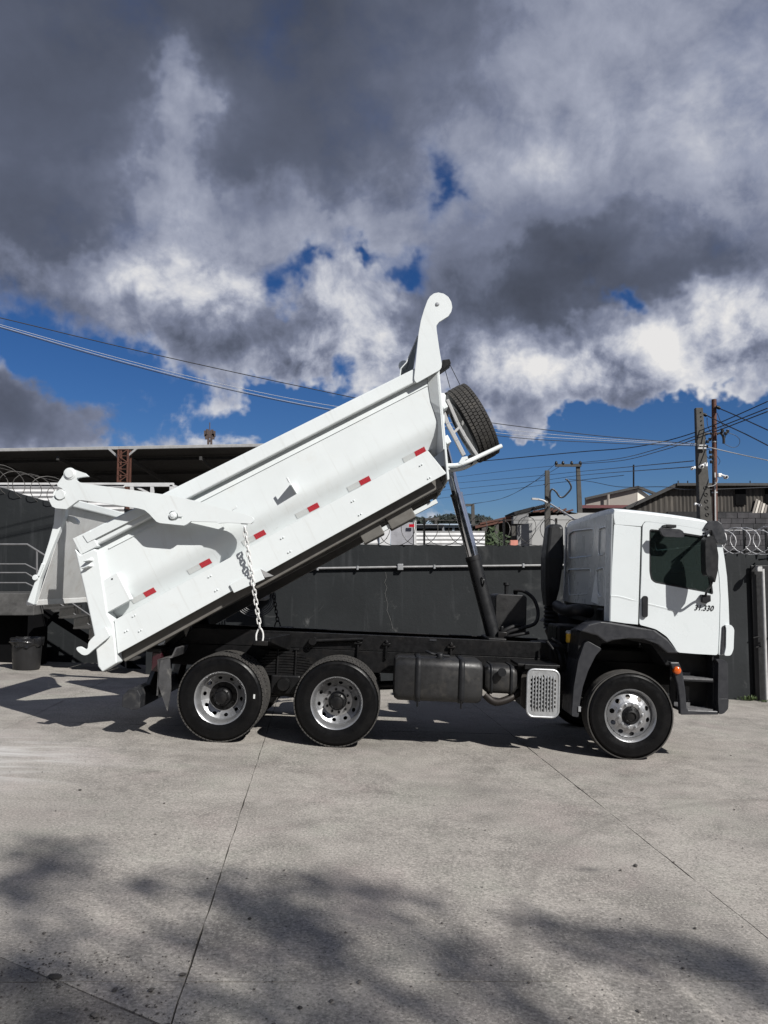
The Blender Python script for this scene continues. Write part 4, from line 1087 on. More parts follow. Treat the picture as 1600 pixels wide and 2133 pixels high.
q = T3(1207, 1477, -1.18); MB().box(q.x-0.012, q.x+0.016, -1.185, -1.165, q.z-0.03, q.z+0.03).build('guard_clip', STEEL, ar)
# step well: front pillar, treads, back plate
pil = Tl(c6([(985, 1262), (1056, 1262), (1082, 1330), (1106, 1480), (1116, 1612), (1130, 1632), (1362, 1640), (1362, 1668), (1066, 1668), (1060, 1560), (1045, 1440), (1010, 1320)]), CY+0.01)
sw = MB().poly(pil, [], XZ(), CY-0.005, CY+0.07).build('step_frame', GRYPL, truck, bevel=0.012, seg=2)
sx_, sxe = T(1424, 1412, CY)[0], T(1487, 1416, CY)[0]
z_up = T(1450, 1414, CY)[1]; z_lo = T(1450, 1478, CY)[1]
STEPM = paint('ribbed_step_alloy', (0.16, 0.16, 0.165), 0.45, metal=0.4, var=0.25, scale=25)
for z in (z_up, z_lo):
    m = MB().box(sx_-0.02, sxe, CY+0.005, CY+0.27, z-0.035, z)
    st = m.build('step_tread', BLKPL, sw, bevel=0.006)
    m = MB().box(sx_, sxe-0.01, CY+0.0, CY+0.014, z-0.012, z+0.010)
    for k in range(6): m.box(sx_+0.01, sxe-0.02, CY+0.04+k*0.035, CY+0.055+k*0.035, z, z+0.008)
    m.build('grip_rib', STEPM, st)
    MB().box(sx_-0.015, sx_+0.18, CY+0.25, CY+0.265, z, z+0.045).build('step_edge', STEPM, st)
MB().box(sx_-0.06, sxe+0.03, CY+0.27, CY+0.29, z_lo-0.03, T(1450, 1366, CY)[1]).build('step_back', BLKPL, sw)
MB().box(sx_+0.02, sx_+0.17, CY+0.255, CY+0.268, z_lo+0.06, z_lo+0.24).build('step_back_panel', GRYPL, sw)
MB().poly([p for p in pil], [], XZ(), 1.13, 1.205).build('step_frame', GRYPL, truck, bevel=0.01)
bum = Tl(c6([(1338, 1240), (1398, 1238), (1436, 1268), (1437, 1540), (1434, 1622), (1402, 1662), (1362, 1666), (1358, 1540), (1362, 1262)]), CY)
bp = MB().poly(rounded(bum, 0.03, 3), [], XZ(), CY-0.012, CY+0.10)
fxb = T(1514, 1400, CY)[0]
zb0, zb1 = T(1505, 1484, CY)[1], T(1505, 1376, CY)[1]
bp.box(fxb-0.12, fxb+0.005, CY+0.10, 1.10, zb0, zb1)
bp.poly(rounded(bum, 0.03, 3), [], XZ(), 1.10, 1.212)
bmp = bp.build('bumper', GRYPL, truck, bevel=0.025, seg=3)
cap = Tl(c6([(1356, 1545), (1440, 1545), (1436, 1622), (1402, 1660), (1364, 1662)]), CY)
MB().poly(rounded(cap, 0.02, 3), [], XZ(), CY-0.018, CY+0.09).build('bumper_corner', GRYPL, bmp, bevel=0.012)
MB().box(T(1488, 1372, CY)[0], T(1503, 1372, CY)[0], CY+0.06, CY+0.3, T(1500, 1378, CY)[1], T(1500, 1364, CY)[1]).build('bumper_mount', BLKPL, bmp)
q = T3(1410.8, 1396.6, CY-0.01)
ml = MB().lathe([(0.0, -0.034), (0.025, -0.032), (0.041, -0.022), (0.047, -0.004), (0.047, 0.02)], (q.x, CY-0.005, q.z), 24).build('side_marker_lamp', ORANGE, truck)
# air intake stack behind the cab, with bellows
ik = zoomed([(0, 30), (0, 0)], 0, 0, 1)
xi = xr - 0.225
def yz(px, py): return TX(px, py, xi)
y0i, _ = yz(1136, 1150); y1i, _ = yz(1172, 1150)
zt_i = T(1150, 1092, 0.85)[1]; zb_i = T(1140, 1262, 0.85)[1]
m = MB(); rings = []
for (z, y0, y1, dx0, dx1) in ((zb_i, 0.78, 1.08, -0.10, 0.03), (zb_i+0.25, 0.74, 1.12, -0.13, 0.08), (zt_i-0.5, 0.72, 1.14, -0.14, 0.13), (zt_i-0.05, 0.76, 1.10, -0.10, 0.12), (zt_i, 0.80, 1.06, -0.06, 0.09)):
    rings.append([(xi+a, b, z) for a, b in rrect(dx0, dx1, y0, y1, 0.05, 3)])
m.loft(rings, smooth=False); stk = m.build('intake_stack', BLKPL, truck, bevel=0.015)
m = MB(); pr = []
for k in range(12): pr += [(0.115 if k % 2 else 0.092, zb_i - 0.03*k)]
m.lathe(pr, (xi, 0.93, 0), 20, axis='z', smooth=False); m.build('bellows', HOSE, stk)
m = MB().tube(bez([(xi, 0.93, zb_i-0.33), (xi+0.1, 0.8, zb_i-0.5), (xi+0.35, 0.55, zb_i-0.55), (xi+0.6, 0.4, zb_i-0.5)], 6), 0.10, 12); m.build('intake_pipe', BLKPL, stk)
MB().tube(bez([T3(1160, 1262, -0.2), T3(1180, 1272, -0.5), T3(1205, 1270, -0.70), T3(1228, 1276, -0.6)], 6), 0.075, 12).build('cooling_hose', BLKPL, truck)
m = MB().box(xr-0.02, xr+0.25, -1.0, -0.72, zb_-0.20, zb_-0.03); m.build('cab_latch_box', CHAS, truck, bevel=0.02)

# ---- tipper body: its own frame turns about the rear hinge; x along the floor to the front, z off the floor
BO = T(215, 1397, -1.28); BA = radians(30.23)
BM = Matrix.Translation((BO[0], 0, BO[1])) @ Matrix.Rotation(-BA, 4, 'Y')
BI = BM.inverted()
def B(px, py, y):
    x, z = T(px, py, y); p = BI @ Vector((x, y, z)); return (p.x, p.z)
def B3(px, py, y):
    x, z = B(px, py, y); return Vector((x, y, z))
def Bl(pts, y): return [B(px, py, y) for px, py in pts]
zs = zoomed
body = empty('tipper_body', (BO[0], 0, BO[1]), (0, -BA, 0), truck)
YS = -1.30                                        # skirt plane
# lengthwise lines: position along x as a function of height, rear and front ends lean alike
def x_rear(z): return 0.02 + 0.225*z
def x_front(z): return 4.60 + 0.425*z - 0.0
# corrugation-free side sheet, bulging at mid height
prof = [(-1.218, 1.40), (-1.220, 1.24), (-1.224, 1.05), (-1.229, 0.92), (-1.231, 0.855), (-1.235, 0.80), (-1.224, 0.745), (-1.190, 0.66), (-1.088, 0.505), (-1.075, 0.45)]
def bend_front(z):
    return x_front(z) - (0.125 if z > 1.1 else 0.125 - (1.1-z)/0.32*0.085 if z > 0.78 else 0.04 + (0.78-z)/0.27*0.04)
for s in (1, -1):
    m = MB(); rings = []
    for t in [0, 0.004] + [i/10 for i in range(1, 10)] + [0.996, 1.0]:
        rings.append([(x_rear(z)+0.10 + (bend_front(z)-x_rear(z)-0.10)*t, s*y, z) for y, z in prof])
    m.loft(rings, closed=False, cap=False, smooth=True)
    o = m.build('side_sheet', WHITEB, body); q = o.modifiers.new('thick', 'SOLIDIFY'); q.thickness = 0.012
    # flared flange from the sheet to the headboard corner
    m = MB(); m.loft([[(bend_front(z), s*y, z) for y, z in prof], [(x_front(z)+0.0, s*(-1.285), z) for y, z in prof]], closed=False, cap=False, smooth=False)
    o = m.build('front_flange', WHITEB, body); q = o.modifiers.new('thick', 'SOLIDIFY'); q.thickness = 0.010
    # top rail: box beam, under lip
    zt0, zt1 = 1.545, 1.49
    xr0, xr1 = B(153, 1122, -1.30)[0], B(864, 769, -1.30)[0]
    def rail_pt(x, y, z): return (x, s*y, z)
    za, zbm = 1.362, 1.338
    m = MB()
    m.hexa([rail_pt(xr0, -1.305, za), rail_pt(xr1+0.12, -1.305, zbm), rail_pt(xr1+0.12, -1.12, zbm), rail_pt(xr0, -1.12, za),
            rail_pt(xr0+0.04, -1.295, zt0+0.02), rail_pt(xr1+0.16, -1.295, zt1+0.005), rail_pt(xr1+0.16, -1.12, zt1+0.005), rail_pt(xr0+0.04, -1.12, zt0+0.02)])
    m.build('top_rail', WHITEB, body, bevel=0.018, seg=3)
    m = MB(); m.hexa([rail_pt(xr0+0.3, -1.232, 1.268), rail_pt(xr1+0.06, -1.232, 1.245), rail_pt(xr1+0.06, -1.16, 1.245), rail_pt(xr0+0.3, -1.16, 1.268),
            rail_pt(xr0+0.3, -1.226, 1.282), rail_pt(xr1+0.06, -1.226, 1.259), rail_pt(xr1+0.06, -1.16, 1.259), rail_pt(xr0+0.3, -1.16, 1.282)])
    m.build('rail_seam', WHITEB, body)
    # skirt
    sk = Bl([(238, 1292), (891, 938), (930, 986), (245, 1362)], YS)
    m = MB().poly(sk, [], lambda a, b, h: (a, s*h, b), YS, YS+0.02)
    m.add([(sk[0][0], s*(YS+0.002), sk[0][1]), (sk[1][0], s*(YS+0.002), sk[1][1]), (sk[1][0]+0.1, s*(-1.07), sk[1][1]+0.004), (sk[0][0], s*(-1.07), sk[0][1]+0.03)], [(0, 1, 2, 3)])
    skirt = m.build('skirt', WHITEB, body, bevel=0.004)
    # floor side beam below the skirt
    f0, f1 = B(250, 1372, -1.24), B(922, 1005, -1.24)
    m = MB(); m.hexa([(f0[0], s*(-1.15), -0.02), (f1[0], s*(-1.15), 0.075), (f1[0], s*(-1.04), 0.075), (f0[0], s*(-1.04), -0.02),
                      (f0[0], s*(-1.15), 0.30), (f1[0], s*(-1.15), 0.30), (f1[0], s*(-1.04), 0.30), (f0[0], s*(-1.04), 0.30)])
    m.build('floor_side_beam', paint('grey_underbody_paint', (0.115, 0.11, 0.10), 0.6, var=0.2, grime=(0.08, 0.07, 0.06), grime_amt=0.6), body, bevel=0.01)
    # rear corner post
    po = Bl([(155, 1143), (168, 1156), (196, 1143), (204, 1147), (223, 1276), (236, 1300), (244, 1381), (213, 1400), (204, 1388), (196, 1323), (175, 1225)], -1.33)
    m = MB().poly(po, [], lambda a, b, h: (a, s*h, b), -1.335, -1.10)
    post = m.build('rear_post', WHITEB, body, bevel=0.016, seg=3)
    if s == 1:
        near_skirt, near_post = skirt, post
    # rear end cap of the rail
    cp = Bl([(151, 1122), (172, 1112), (188, 1105), (205, 1137), (168, 1156)], -1.32)
    MB().poly(cp, [], lambda a, b, h: (a, s*h, b), -1.325, -1.10).build('rail_end_cap', WHITEB, body, bevel=0.008)
# thin doubler strip on top of the rail near the arm
ds = Bl([(172, 1115), (330, 1036), (345, 1048), (182, 1130)], -1.335)
MB().poly(ds, [], XZ(), -1.334, -1.303).build('rail_doubler', WHITEB, body, bevel=0.003)
# bolts on the skirt, a pair in each upper and lower row
bolt = MB().lathe([(0.0, -0.012), (0.006, -0.012), (0.007, -0.006), (0.011, -0.005), (0.012, 0.0)], (0, 0, 0), 8).build('skirt_bolt', WHITEB, near_skirt)
bpx = [(875, 970), (892, 997), (733, 1045), (748, 1073), (586, 1122), (601, 1151), (435, 1202), (449, 1231), (277, 1284), (290, 1315), (261, 1316)]
for i, (px, py) in enumerate(bpx):
    x, z = B(px, py, YS)
    o = bolt if i == 0 else place(bolt, 'skirt_bolt', near_skirt); o.location = (x, YS, z)
    place(bolt, 'skirt_bolt', near_skirt, (x+0.028, YS, z+0.002))
# reflective tape: red piece and pale piece
for (px, py) in ((876, 939), (760, 1000), (652, 1056), (540, 1113), (426, 1173), (309, 1234)):
    c = B3(px, py, -1.20); w, h = 0.070, 0.030
    z0 = c.z
    yy = -1.222 if z0 > 0.6 else -1.21
    def tape(x0, x1, zl, zh, mat, parent=body):
        # follows the slant of the lower sheet
        def ysl(z):
            pr = sorted(prof, key=lambda q: q[1])
            for (ya, za2), (yb, zb2) in zip(pr, pr[1:]):
                if za2 <= z <= zb2: return ya + (yb-ya)*(z-za2)/(zb2-za2)
            return -1.09
        m = MB(); lo, hi = ysl(zl)-0.004, ysl(zh)-0.004
        m.hexa([(x0, lo, zl), (x1, lo, zl), (x1, lo+0.003, zl), (x0, lo+0.003, zl), (x0, hi, zh), (x1, hi, zh), (x1, hi+0.003, zh), (x0, hi+0.003, zh)])
        return m.build('reflective_tape', mat, parent)
    zl = z0-h; zh = z0+h
    tape(c.x-w, c.x+w, zl, zh, REDREF)
    tape(c.x-w-0.165, c.x-w-0.004, zl, zh, SLVREF)
# cover plate, hook lever and small brackets on the rear post
cvp = Bl([(210, 1213), (244, 1193), (273, 1249), (224, 1276)], -1.30)
cv = MB().poly(rounded(cvp, 0.012, 2), [], XZ(), -1.318, -1.20).build('cover_plate', WHITEB, body, bevel=0.006)
x, z = B(233.5, 1206, -1.32); MB().lathe([(0.0, -0.004), (0.010, -0.004), (0.010, 0.004)], (x, -1.318, z), 10).build('key_hole', CHAS, cv)
hook = Bl(zs([(852, 1572), (890, 1648), (762, 1752), (715, 1795), (690, 1803), (665, 1798), (628, 1768), (618, 1748), (628, 1735), (652, 1733), (690, 1757), (712, 1748), (716, 1700), (735, 1675), (822, 1590)], 0, 900, 3.8775), -1.38)
MB().poly(rounded(hook, 0.02, 2), [], XZ(), -1.39, -1.345).build('tailgate_hook', WHITEB, body, bevel=0.008)
for (a, b) in (((176, 1168), (193, 1163)), ((172, 1183), (192, 1175))):
    p, q = B3(*a, -1.34), B3(*b, -1.34)
    MB().add([(p.x, -1.335, p.z-0.02), (q.x, -1.335, q.z-0.03), (q.x, -1.335, q.z+0.02), (p.x, -1.40, p.z-0.01), (q.x-0.03, -1.40, q.z-0.01)], [(0, 1, 4, 3), (1, 2, 4), (0, 3, 2), (3, 4, 2)]).build('lashing_tab', WHITEB, near_post)
# gusset bracket on the side sheet
g0, g1 = B3(607, 1008, -1.2), B3(619, 1031, -1.2)
m = MB(); xg = (g0.x+g1.x)/2
m.add([(xg-0.006, -1.19, g0.z), (xg-0.006, -1.215, g1.z), (xg-0.006, -1.43, g0.z-0.005), (xg-0.006, -1.43, g0.z-0.05)] + [(xg+0.006, -1.19, g0.z), (xg+0.006, -1.215, g1.z), (xg+0.006, -1.43, g0.z-0.005), (xg+0.006, -1.43, g0.z-0.05)], [(0, 1, 3, 2), (4, 6, 7, 5), (0, 2, 6, 4), (2, 3, 7, 6), (3, 1, 5, 7), (1, 0, 4, 5)])
m.tube([(xg, -1.42, g0.z-0.01), (xg, -1.42, g0.z+0.05)], 0.012, 8)
m.build('stop_bracket', WHITEB, body)
# tie plate low on the skirt beside the chain
tp = Bl([(478, 1218), (542, 1185), (551, 1206), (487, 1235)], -1.33)
m = MB().poly(tp, [], XZ(), -1.325, -1.301); tpo = m.build('skirt_patch', WHITEB, near_skirt, bevel=0.004)
p, q = B3(542, 1185, -1.33), B3(551, 1203, -1.33)
MB().add([(p.x, -1.325, p.z), (p.x+0.10, -1.30, q.z-0.03), (q.x, -1.325, q.z)], [(0, 1, 2)]).build('patch_gusset', paint('grey_gusset', (0.2, 0.2, 0.2), 0.6), tpo)
# floor, underside beams, headboard
UND = MATS['grey_underbody_paint']
MB().box(0.15, x_front(0.3)-0.02, -1.10, 1.10, 0.24, 0.30).build('floor', UND, body)
for k in range(11):
    x = 0.35 + k*0.43
    MB().box(x-0.04, x+0.04, -1.10, 1.10, 0.14, 0.239).build('floor_crossbeam', UND, body)
for s in (-1, 1):
    MB().box(0.05, 4.7, s*0.42-0.05, s*0.42+0.05, 0.10, 0.24).build('floor_long_beam', UND, body, bevel=0.008)
p = B(742, 1113, -1.0)
for (pa, pb) in (((755, 1125), (787, 1085)), ((812, 1098), (852, 1052))):
    a, b = B(*pa, -0.9), B(*pb, -0.9)
    MB().box(min(a[0], b[0]), max(a[0], b[0]), -1.06, -0.7, -0.10, 0.14).build('underbody_box', UND, body, bevel=0.01)
    MB().box(min(a[0], b[0])+0.15, max(a[0], b[0])+0.32, -1.03, -0.9, -0.07, -0.02).build('underbody_bar', WHITEB, body)
m = MB(); m.hexa([(x_front(0.1)-0.0, -1.283, 0.1), (x_front(0.1)+0.03, -1.283, 0.1), (x_front(0.1)+0.03, 1.283, 0.1), (x_front(0.1), 1.283, 0.1),
                  (x_front(1.36), -1.283, 1.36), (x_front(1.36)+0.03, -1.283, 1.36), (x_front(1.36)+0.03, 1.283, 1.36), (x_front(1.36), 1.283, 1.36)])
hb = m.build('headboard', WHITEB, body, bevel=0.006)
m = MB()
for z in (0.55, 0.95):
    m = MB(); m.hexa([(x_front(z)+0.028, -1.2, z-0.05), (x_front(z)+0.09, -1.2, z-0.05), (x_front(z)+0.09, 1.2, z-0.05), (x_front(z)+0.028, 1.2, z-0.05), (x_front(z)+0.03, -1.2, z+0.05), (x_front(z)+0.09, -1.2, z+0.05), (x_front(z)+0.09, 1.2, z+0.05), (x_front(z)+0.03, 1.2, z+0.05)])
    m.build('headboard_rib', WHITEB, hb, bevel=0.006)
# horn plates of the front guard, and the guard sheet between them
hp = zs([(405, 1035), (400, 1010), (445, 560), (468, 430), (500, 320), (535, 225), (560, 185), (600, 155), (645, 145), (700, 158), (745, 190), (775, 240), (785, 295), (775, 340), (745, 385), (690, 420), (650, 445), (625, 480), (628, 530), (655, 720), (680, 870), (675, 905), (655, 930), (440, 1050), (425, 1056)], 780, 580, 4.847)
horn = Bl(hp, -1.31)
MB().poly(horn, [], XZ(), -1.325, -1.295).build('guard_horn', WHITEB, body, bevel=0.006)
MB().poly(horn, [], XZ(), 1.295, 1.325).build('guard_horn', WHITEB, body, bevel=0.006)
x, z = B(911, 634, -1.32); MB().lathe([(0.0, -0.016), (0.012, -0.016), (0.022, -0.008), (0.026, 0.0)], (x, -1.326, z), 14).build('horn_bolt', STEEL, body)
gd = [B(*q, -1.28) for q in zs([(445, 560), (372, 730), (330, 830), (275, 890), (265, 975)], 780, 580, 4.847)]
gd2 = [B(*q, -1.28) for q in zs([(560, 380), (620, 470), (630, 600), (650, 760), (650, 900)], 780, 580, 4.847)]
m = MB(); m.loft([[(x, y, z) for x, z in gd] for y in (-1.20, 1.29)], closed=False, cap=False, smooth=False)
o = m.build('guard_sheet', WHITEB, body); o.modifiers.new('thick', 'SOLIDIFY').thickness = 0.012
m = MB(); m.loft([[(x, y, z) for x, z in gd2] for y in (-1.292, 1.292)], closed=False, cap=False, smooth=False)
o = m.build('guard_sheet', WHITEB, body); o.modifiers.new('thick', 'SOLIDIFY').thickness = 0.012
q = B3(842, 757, -1.0); MB().lathe([(0.0, -0.02), (0.06, -0.02), (0.07, 0.0), (0.06, 0.02)], (q.x, -0.9, q.z), 18).build('guard_boss', WHITEB, body)
# spare wheel winch and cables
wz = zs([(678, 880), (682, 838), (755, 830), (768, 870), (720, 905), (660, 945), (640, 965)], 780, 580, 4.847)
MB().poly(Bl(wz, -1.05), [], XZ(), -1.12, -0.90).build('winch_head', CHAS, body, bevel=0.006)
for (a, b) in (((716, 930), (765, 1110)), ((765, 875), (862, 1070))):
    pa, pb = zs([a, b], 780, 580, 4.847)
    MB().tube([B3(*pa, -1.0), B3(*pb, -0.6)], 0.0045, 6).build('winch_cable', WIRE, body)
# spare wheel standing before the headboard
SP_Y = -0.56
c = B3(982, 882, SP_Y)
spw = empty('spare_wheel', (c.x, SP_Y, c.z), (0, 0, -pi/2), body)
src = wr
for chd in list(src.children):
    if chd.name.startswith('tyre_sticker') or chd.name.startswith('hub'): continue
    cc = chd.copy(); COL.objects.link(cc); cc.parent = spw
    if chd.name.startswith('rim'):
        cc.data = chd.data.copy(); cc.data.materials.clear(); cc.data.materials.append(WORNW)
spw.rotation_euler = (0, radians(0), -pi/2)
CARR = paint('grey_carrier_paint', (0.33, 0.33, 0.33), 0.5, var=0.1)
def carrier(pts, y, w=0.045, name='carrier_bar', mat=CARR):
    pp = [B3(px, py, yy) for (px, py), yy in zip(pts, y)]
    m = MB()
    for a, b in zip(pp, pp[1:]): m.bar(a, b, w, w*0.8)
    return m.build(name, mat, body, bevel=0.005)
zc_ = lambda *p: zs(p, 780, 580, 4.847)
carrier(zc_((735, 1225), (835, 1450), (915, 1600), (1040, 1795)), (-0.98, -0.98, -0.98, -0.98), 0.05)
carrier(zc_((675, 1300), (740, 1470), (830, 1640), (905, 1790)), (-1.0, -1.0, -1.0, -1.0), 0.06, mat=CARR)
carrier(zc_((800, 1560), (860, 1500)), (-0.99, -0.985), 0.04)
m = MB().poly(Bl(zc_((668, 1290), (745, 1285), (760, 1330), (735, 1430), (760, 1480), (720, 1430), (680, 1360)), -1.0), [], XZ(), -1.02, -0.98); m.build('carrier_plate', CHAS, body)
MB().poly(Bl(zc_((652, 1170), (700, 1168), (718, 1195), (712, 1250), (668, 1300), (658, 1260)), -1.05), [], XZ(), -1.12, -0.9).build('carrier_hinge', WHITEB, body, bevel=0.01)
MB().poly(Bl(zc_((675, 1385), (705, 1385), (708, 1470), (682, 1475)), -1.05), [], XZ(), -1.10, -0.95).build('carrier_hinge', WHITEB, body, bevel=0.006)
MB().tube(bez([B3(*zc_((718, 1890))[0], -1.1), B3(*zc_((840, 1885))[0], -1.1), B3(*zc_((940, 1850))[0], -1.1), B3(*zc_((1050, 1800))[0], -1.05), B3(*zc_((1285, 1690))[0], -1.0)], 5), 0.028, 10).build('carrier_tube', WHITEB, body)
MB().tube(bez([B3(*zc_((715, 1940))[0], -0.3), B3(*zc_((880, 1920))[0], -0.3), B3(*zc_((1000, 1865))[0], -0.3), B3(*zc_((1250, 1720))[0], -0.3)], 5), 0.028, 10).build('carrier_tube', WHITEB, body)
MB().poly(Bl(zc_((845, 1870), (880, 1810), (935, 1800), (942, 1830), (915, 1840), (890, 1890)), -1.08), [], XZ(), -1.13, -1.09).build('carrier_latch', WHITEB, body, bevel=0.004)
MB().poly(Bl(zc_((940, 1800), (960, 1780), (1030, 1800), (1010, 1840), (985, 1880), (940, 1860)), -1.0), [], XZ(), -1.02, -0.9).build('carrier_clamp', CHAS, body)

# ---- lift arm at the near side (and its twin on the far side)
AZ = zs([(345, 140), (322, 118), (245, 92), (212, 88), (190, 105), (160, 150), (128, 195), (135, 212), (160, 222), (180, 240), (189, 268), (182, 294), (160, 308), (135, 310), (115, 300), (102, 284), (75, 312), (95, 350), (120, 362), (195, 368), (240, 335), (275, 308), (300, 306), (500, 334), (690, 362), (735, 374), (770, 402), (800, 435), (820, 456), (845, 465), (1010, 482), (1030, 474), (1060, 452), (1240, 458), (1250, 466), (1310, 462), (1405, 466), (1475, 470), (1492, 455), (1496, 440), (1486, 424), (1440, 404), (1300, 366), (1120, 318), (1000, 290), (885, 268), (500, 215), (320, 190), (275, 178), (262, 165), (268, 150), (300, 145)], 80, 950, 3.3333)
AY = -1.47
arm_o = Bl(AZ, AY)
slot = Bl(zs([(905, 400), (920, 383), (945, 380), (965, 400), (972, 420), (1000, 420), (1006, 428), (1000, 434), (970, 432), (955, 445), (925, 450), (908, 435)], 80, 950, 3.3333), AY)
piv = B3(*zs([(935, 412)], 80, 950, 3.3333)[0], AY)
arm = MB().poly(arm_o, [slot], XZ(), AY, AY+0.05).build('lift_arm', WHITEB, truck, bevel=0.006)
arm.location = body.location; arm.rotation_euler = body.rotation_euler
MB().poly(arm_o, [], XZ(), 1.42, 1.47).build('lift_arm', WHITEB, body, bevel=0.006)
MB().lathe([(0.0, -0.03), (0.020, -0.03), (0.030, -0.022), (0.040, -0.02), (0.045, 0.0), (0.045, 0.30)], (piv.x, AY-0.0, piv.z), 20).build('pivot_pin', WHITEB, arm)
pt = B3(*zs([(218, 122)], 80, 950, 3.3333)[0], AY)
MB().lathe([(0.0, -0.024), (0.02, -0.024), (0.05, -0.022), (0.056, -0.010), (0.07, -0.008), (0.072, 0.0)], (pt.x, AY, pt.z), 24).build('pin_boss', WHITEB, arm)
pg = B3(*zs([(152, 268)], 80, 950, 3.3333)[0], AY)
MB().lathe([(0.0, -0.012), (0.055, -0.012), (0.06, -0.004), (0.062, 0.02), (0.062, 0.30)], (pg.x, AY+0.0, pg.z), 24).build('tailgate_pin', WHITEB, arm)
eye = Bl(zs([(1402, 460), (1452, 458), (1446, 480), (1440, 500), (1420, 505), (1412, 485)], 80, 950, 3.3333), AY)
MB().poly(eye, [], XZ(), AY+0.01, AY+0.04).build('chain_eye', WHITEB, arm)
x, z = B(*zs([(1350, 366)], 80, 950, 3.3333)[0], AY); MB().box(x-0.05, x+0.05, AY+0.002, AY+0.03, z-0.01, z+0.02).build('grease_block', WHITEB, arm)

# ---- chains
CHAINW = paint('white_dusty_chain', (0.62, 0.62, 0.61), 0.5, var=0.2, scale=20)
def link_mesh(name, mat, L=0.077, W=0.042, r=0.0078):
    m = MB(); P = []
    for k in range(18):
        a = 2*pi*k/18; P.append((W*0.5*cos(a), 0, (L/2-W/2)*(1 if sin(a) >= 0 else -1) + W*0.5*sin(a)))
    m.tube(P, r, 6, closed=True); return m.build(name, mat)
def chain(top, bot, mat, name, shackle=True):
    ch_o = empty(name, top, parent=truck)
    d = bot - top; pitch = 0.058; sh = 0.16 if shackle else 0
    n = int((d.length - sh)/pitch)
    q = d.to_track_quat('Z', 'Y')
    lk = link_mesh('chain_link', mat)
    for k in range(n):
        o = lk if k == 0 else place(lk, 'chain_link')
        o.parent = ch_o; o.rotation_mode = 'QUATERNION'
        o.location = d.normalized()*(pitch*(k+0.5)); o.rotation_quaternion = q @ Matrix.Rotation((pi/2 if k % 2 else 0.0) + 0.30 + 0.22*sin(k*1.7), 3, 'Z').to_quaternion()
    if shackle:
        e = d - d.normalized()*sh
        pts = [e + Vector((0.035, 0, -sh)), e + Vector((0.042, 0, -sh*0.5)), e + Vector((0.028, 0, -0.02)), e + Vector((0, 0, 0.012)), e + Vector((-0.028, 0, -0.02)), e + Vector((-0.042, 0, -sh*0.5)), e + Vector((-0.035, 0, -sh))]
        MB().tube(bez(pts, 4), 0.010, 8).build('shackle', mat, ch_o)
    return ch_o
chain(T3(509, 1098, AY+0.02), T3(546, 1338, -1.20), CHAINW, 'lift_chain')
tf = T3(565, 1213, 1.45)
chain(T3(563, 1195, 1.42), T3(582, 1316, 1.18), CHAS, 'lift_chain')

# ---- tailgate, hung from the arms and swung open
tg = empty('tailgate', parent=truck)
gy = -1.25
beam_px = [(118, 1036), (141, 1036), (136, 1078), (110, 1142), (85, 1205), (72, 1260), (58, 1254), (76, 1206), (89, 1173), (104, 1125), (113, 1091)]
for s in (1, -1):
    bl = Tl(beam_px, gy)
    MB().poly(bl, [], lambda a, b, h: (a, s*h, b), gy-0.02, gy+0.07).build('edge_beam', WHITEB, tg, bevel=0.008)
tp0, tp1 = T(141, 1040, gy), T(72, 1260, gy)
def face_x(z, back): 
    t = (z-tp1[1])/(tp0[1]-tp1[1]); return tp1[0] + (tp0[0]-tp1[0])*t - back
z0_, z1_ = tp1[1], tp0[1]
m = MB()
m.hexa([(face_x(z0_, 0.10)-0.03, -1.0, z0_+0.02), (face_x(z0_, 0.10), -1.0, z0_+0.02), (face_x(z0_, 0.10), 1.0, z0_+0.02), (face_x(z0_, 0.10)-0.03, 1.0, z0_+0.02),
        (face_x(z1_, 0.02)-0.03, -1.17, z1_-0.05), (face_x(z1_, 0.02), -1.17, z1_-0.05), (face_x(z1_, 0.02), 1.17, z1_-0.05), (face_x(z1_, 0.02)-0.03, 1.17, z1_-0.05)])
m.build('tailgate_sheet', WORNW, tg, bevel=0.004)
for s in (-1, 1):
    m = MB(); m.add([(face_x(z0_, 0.0), s*1.20, z0_+0.01), (face_x(z0_, 0.098), s*0.99, z0_+0.015), (face_x(z1_, 0.018), s*1.165, z1_-0.05), (face_x(z1_, 0.0), s*1.20, z1_-0.05)], [(0, 1, 2, 3)])
    o = m.build('corner_fillet', WORNW, tg); o.modifiers.new('thick', 'SOLIDIFY').thickness = 0.006
MB().box(face_x(z0_, 0.17), face_x(z0_, 0.085), -1.1, 1.1, z0_-0.02, z0_+0.05).build('bottom_lip', WORNW, tg, bevel=0.008)
MB().box(face_x(z1_, 0.14), face_x(z1_, -0.02), -1.24, 1.24, z1_-0.08, z1_+0.02).build('top_beam', WHITEB, tg, bevel=0.015)
for k in range(3):
    y = -0.7 + 0.7*k
    MB().hexa([(face_x(z0_, 0.22), y-0.05, z0_+0.05), (face_x(z0_, 0.131), y-0.05, z0_+0.05), (face_x(z0_, 0.131), y+0.05, z0_+0.05), (face_x(z0_, 0.22), y+0.05, z0_+0.05), (face_x(z1_, 0.14), y-0.05, z1_-0.09), (face_x(z1_, 0.051), y-0.05, z1_-0.09), (face_x(z1_, 0.051), y+0.05, z1_-0.09), (face_x(z1_, 0.14), y+0.05, z1_-0.09)]).build('tailgate_rib', WHITEB, tg)
hkp = Tl(zs([(655, 495), (690, 470), (720, 462), (752, 468), (785, 490), (805, 520), (795, 548), (760, 540), (730, 520), (690, 515)], 0, 980, 4.846), -1.1)
MB().poly(hkp, [], XZ(), -1.16, -1.08).build('tailgate_lug', WHITEB, tg, bevel=0.008)
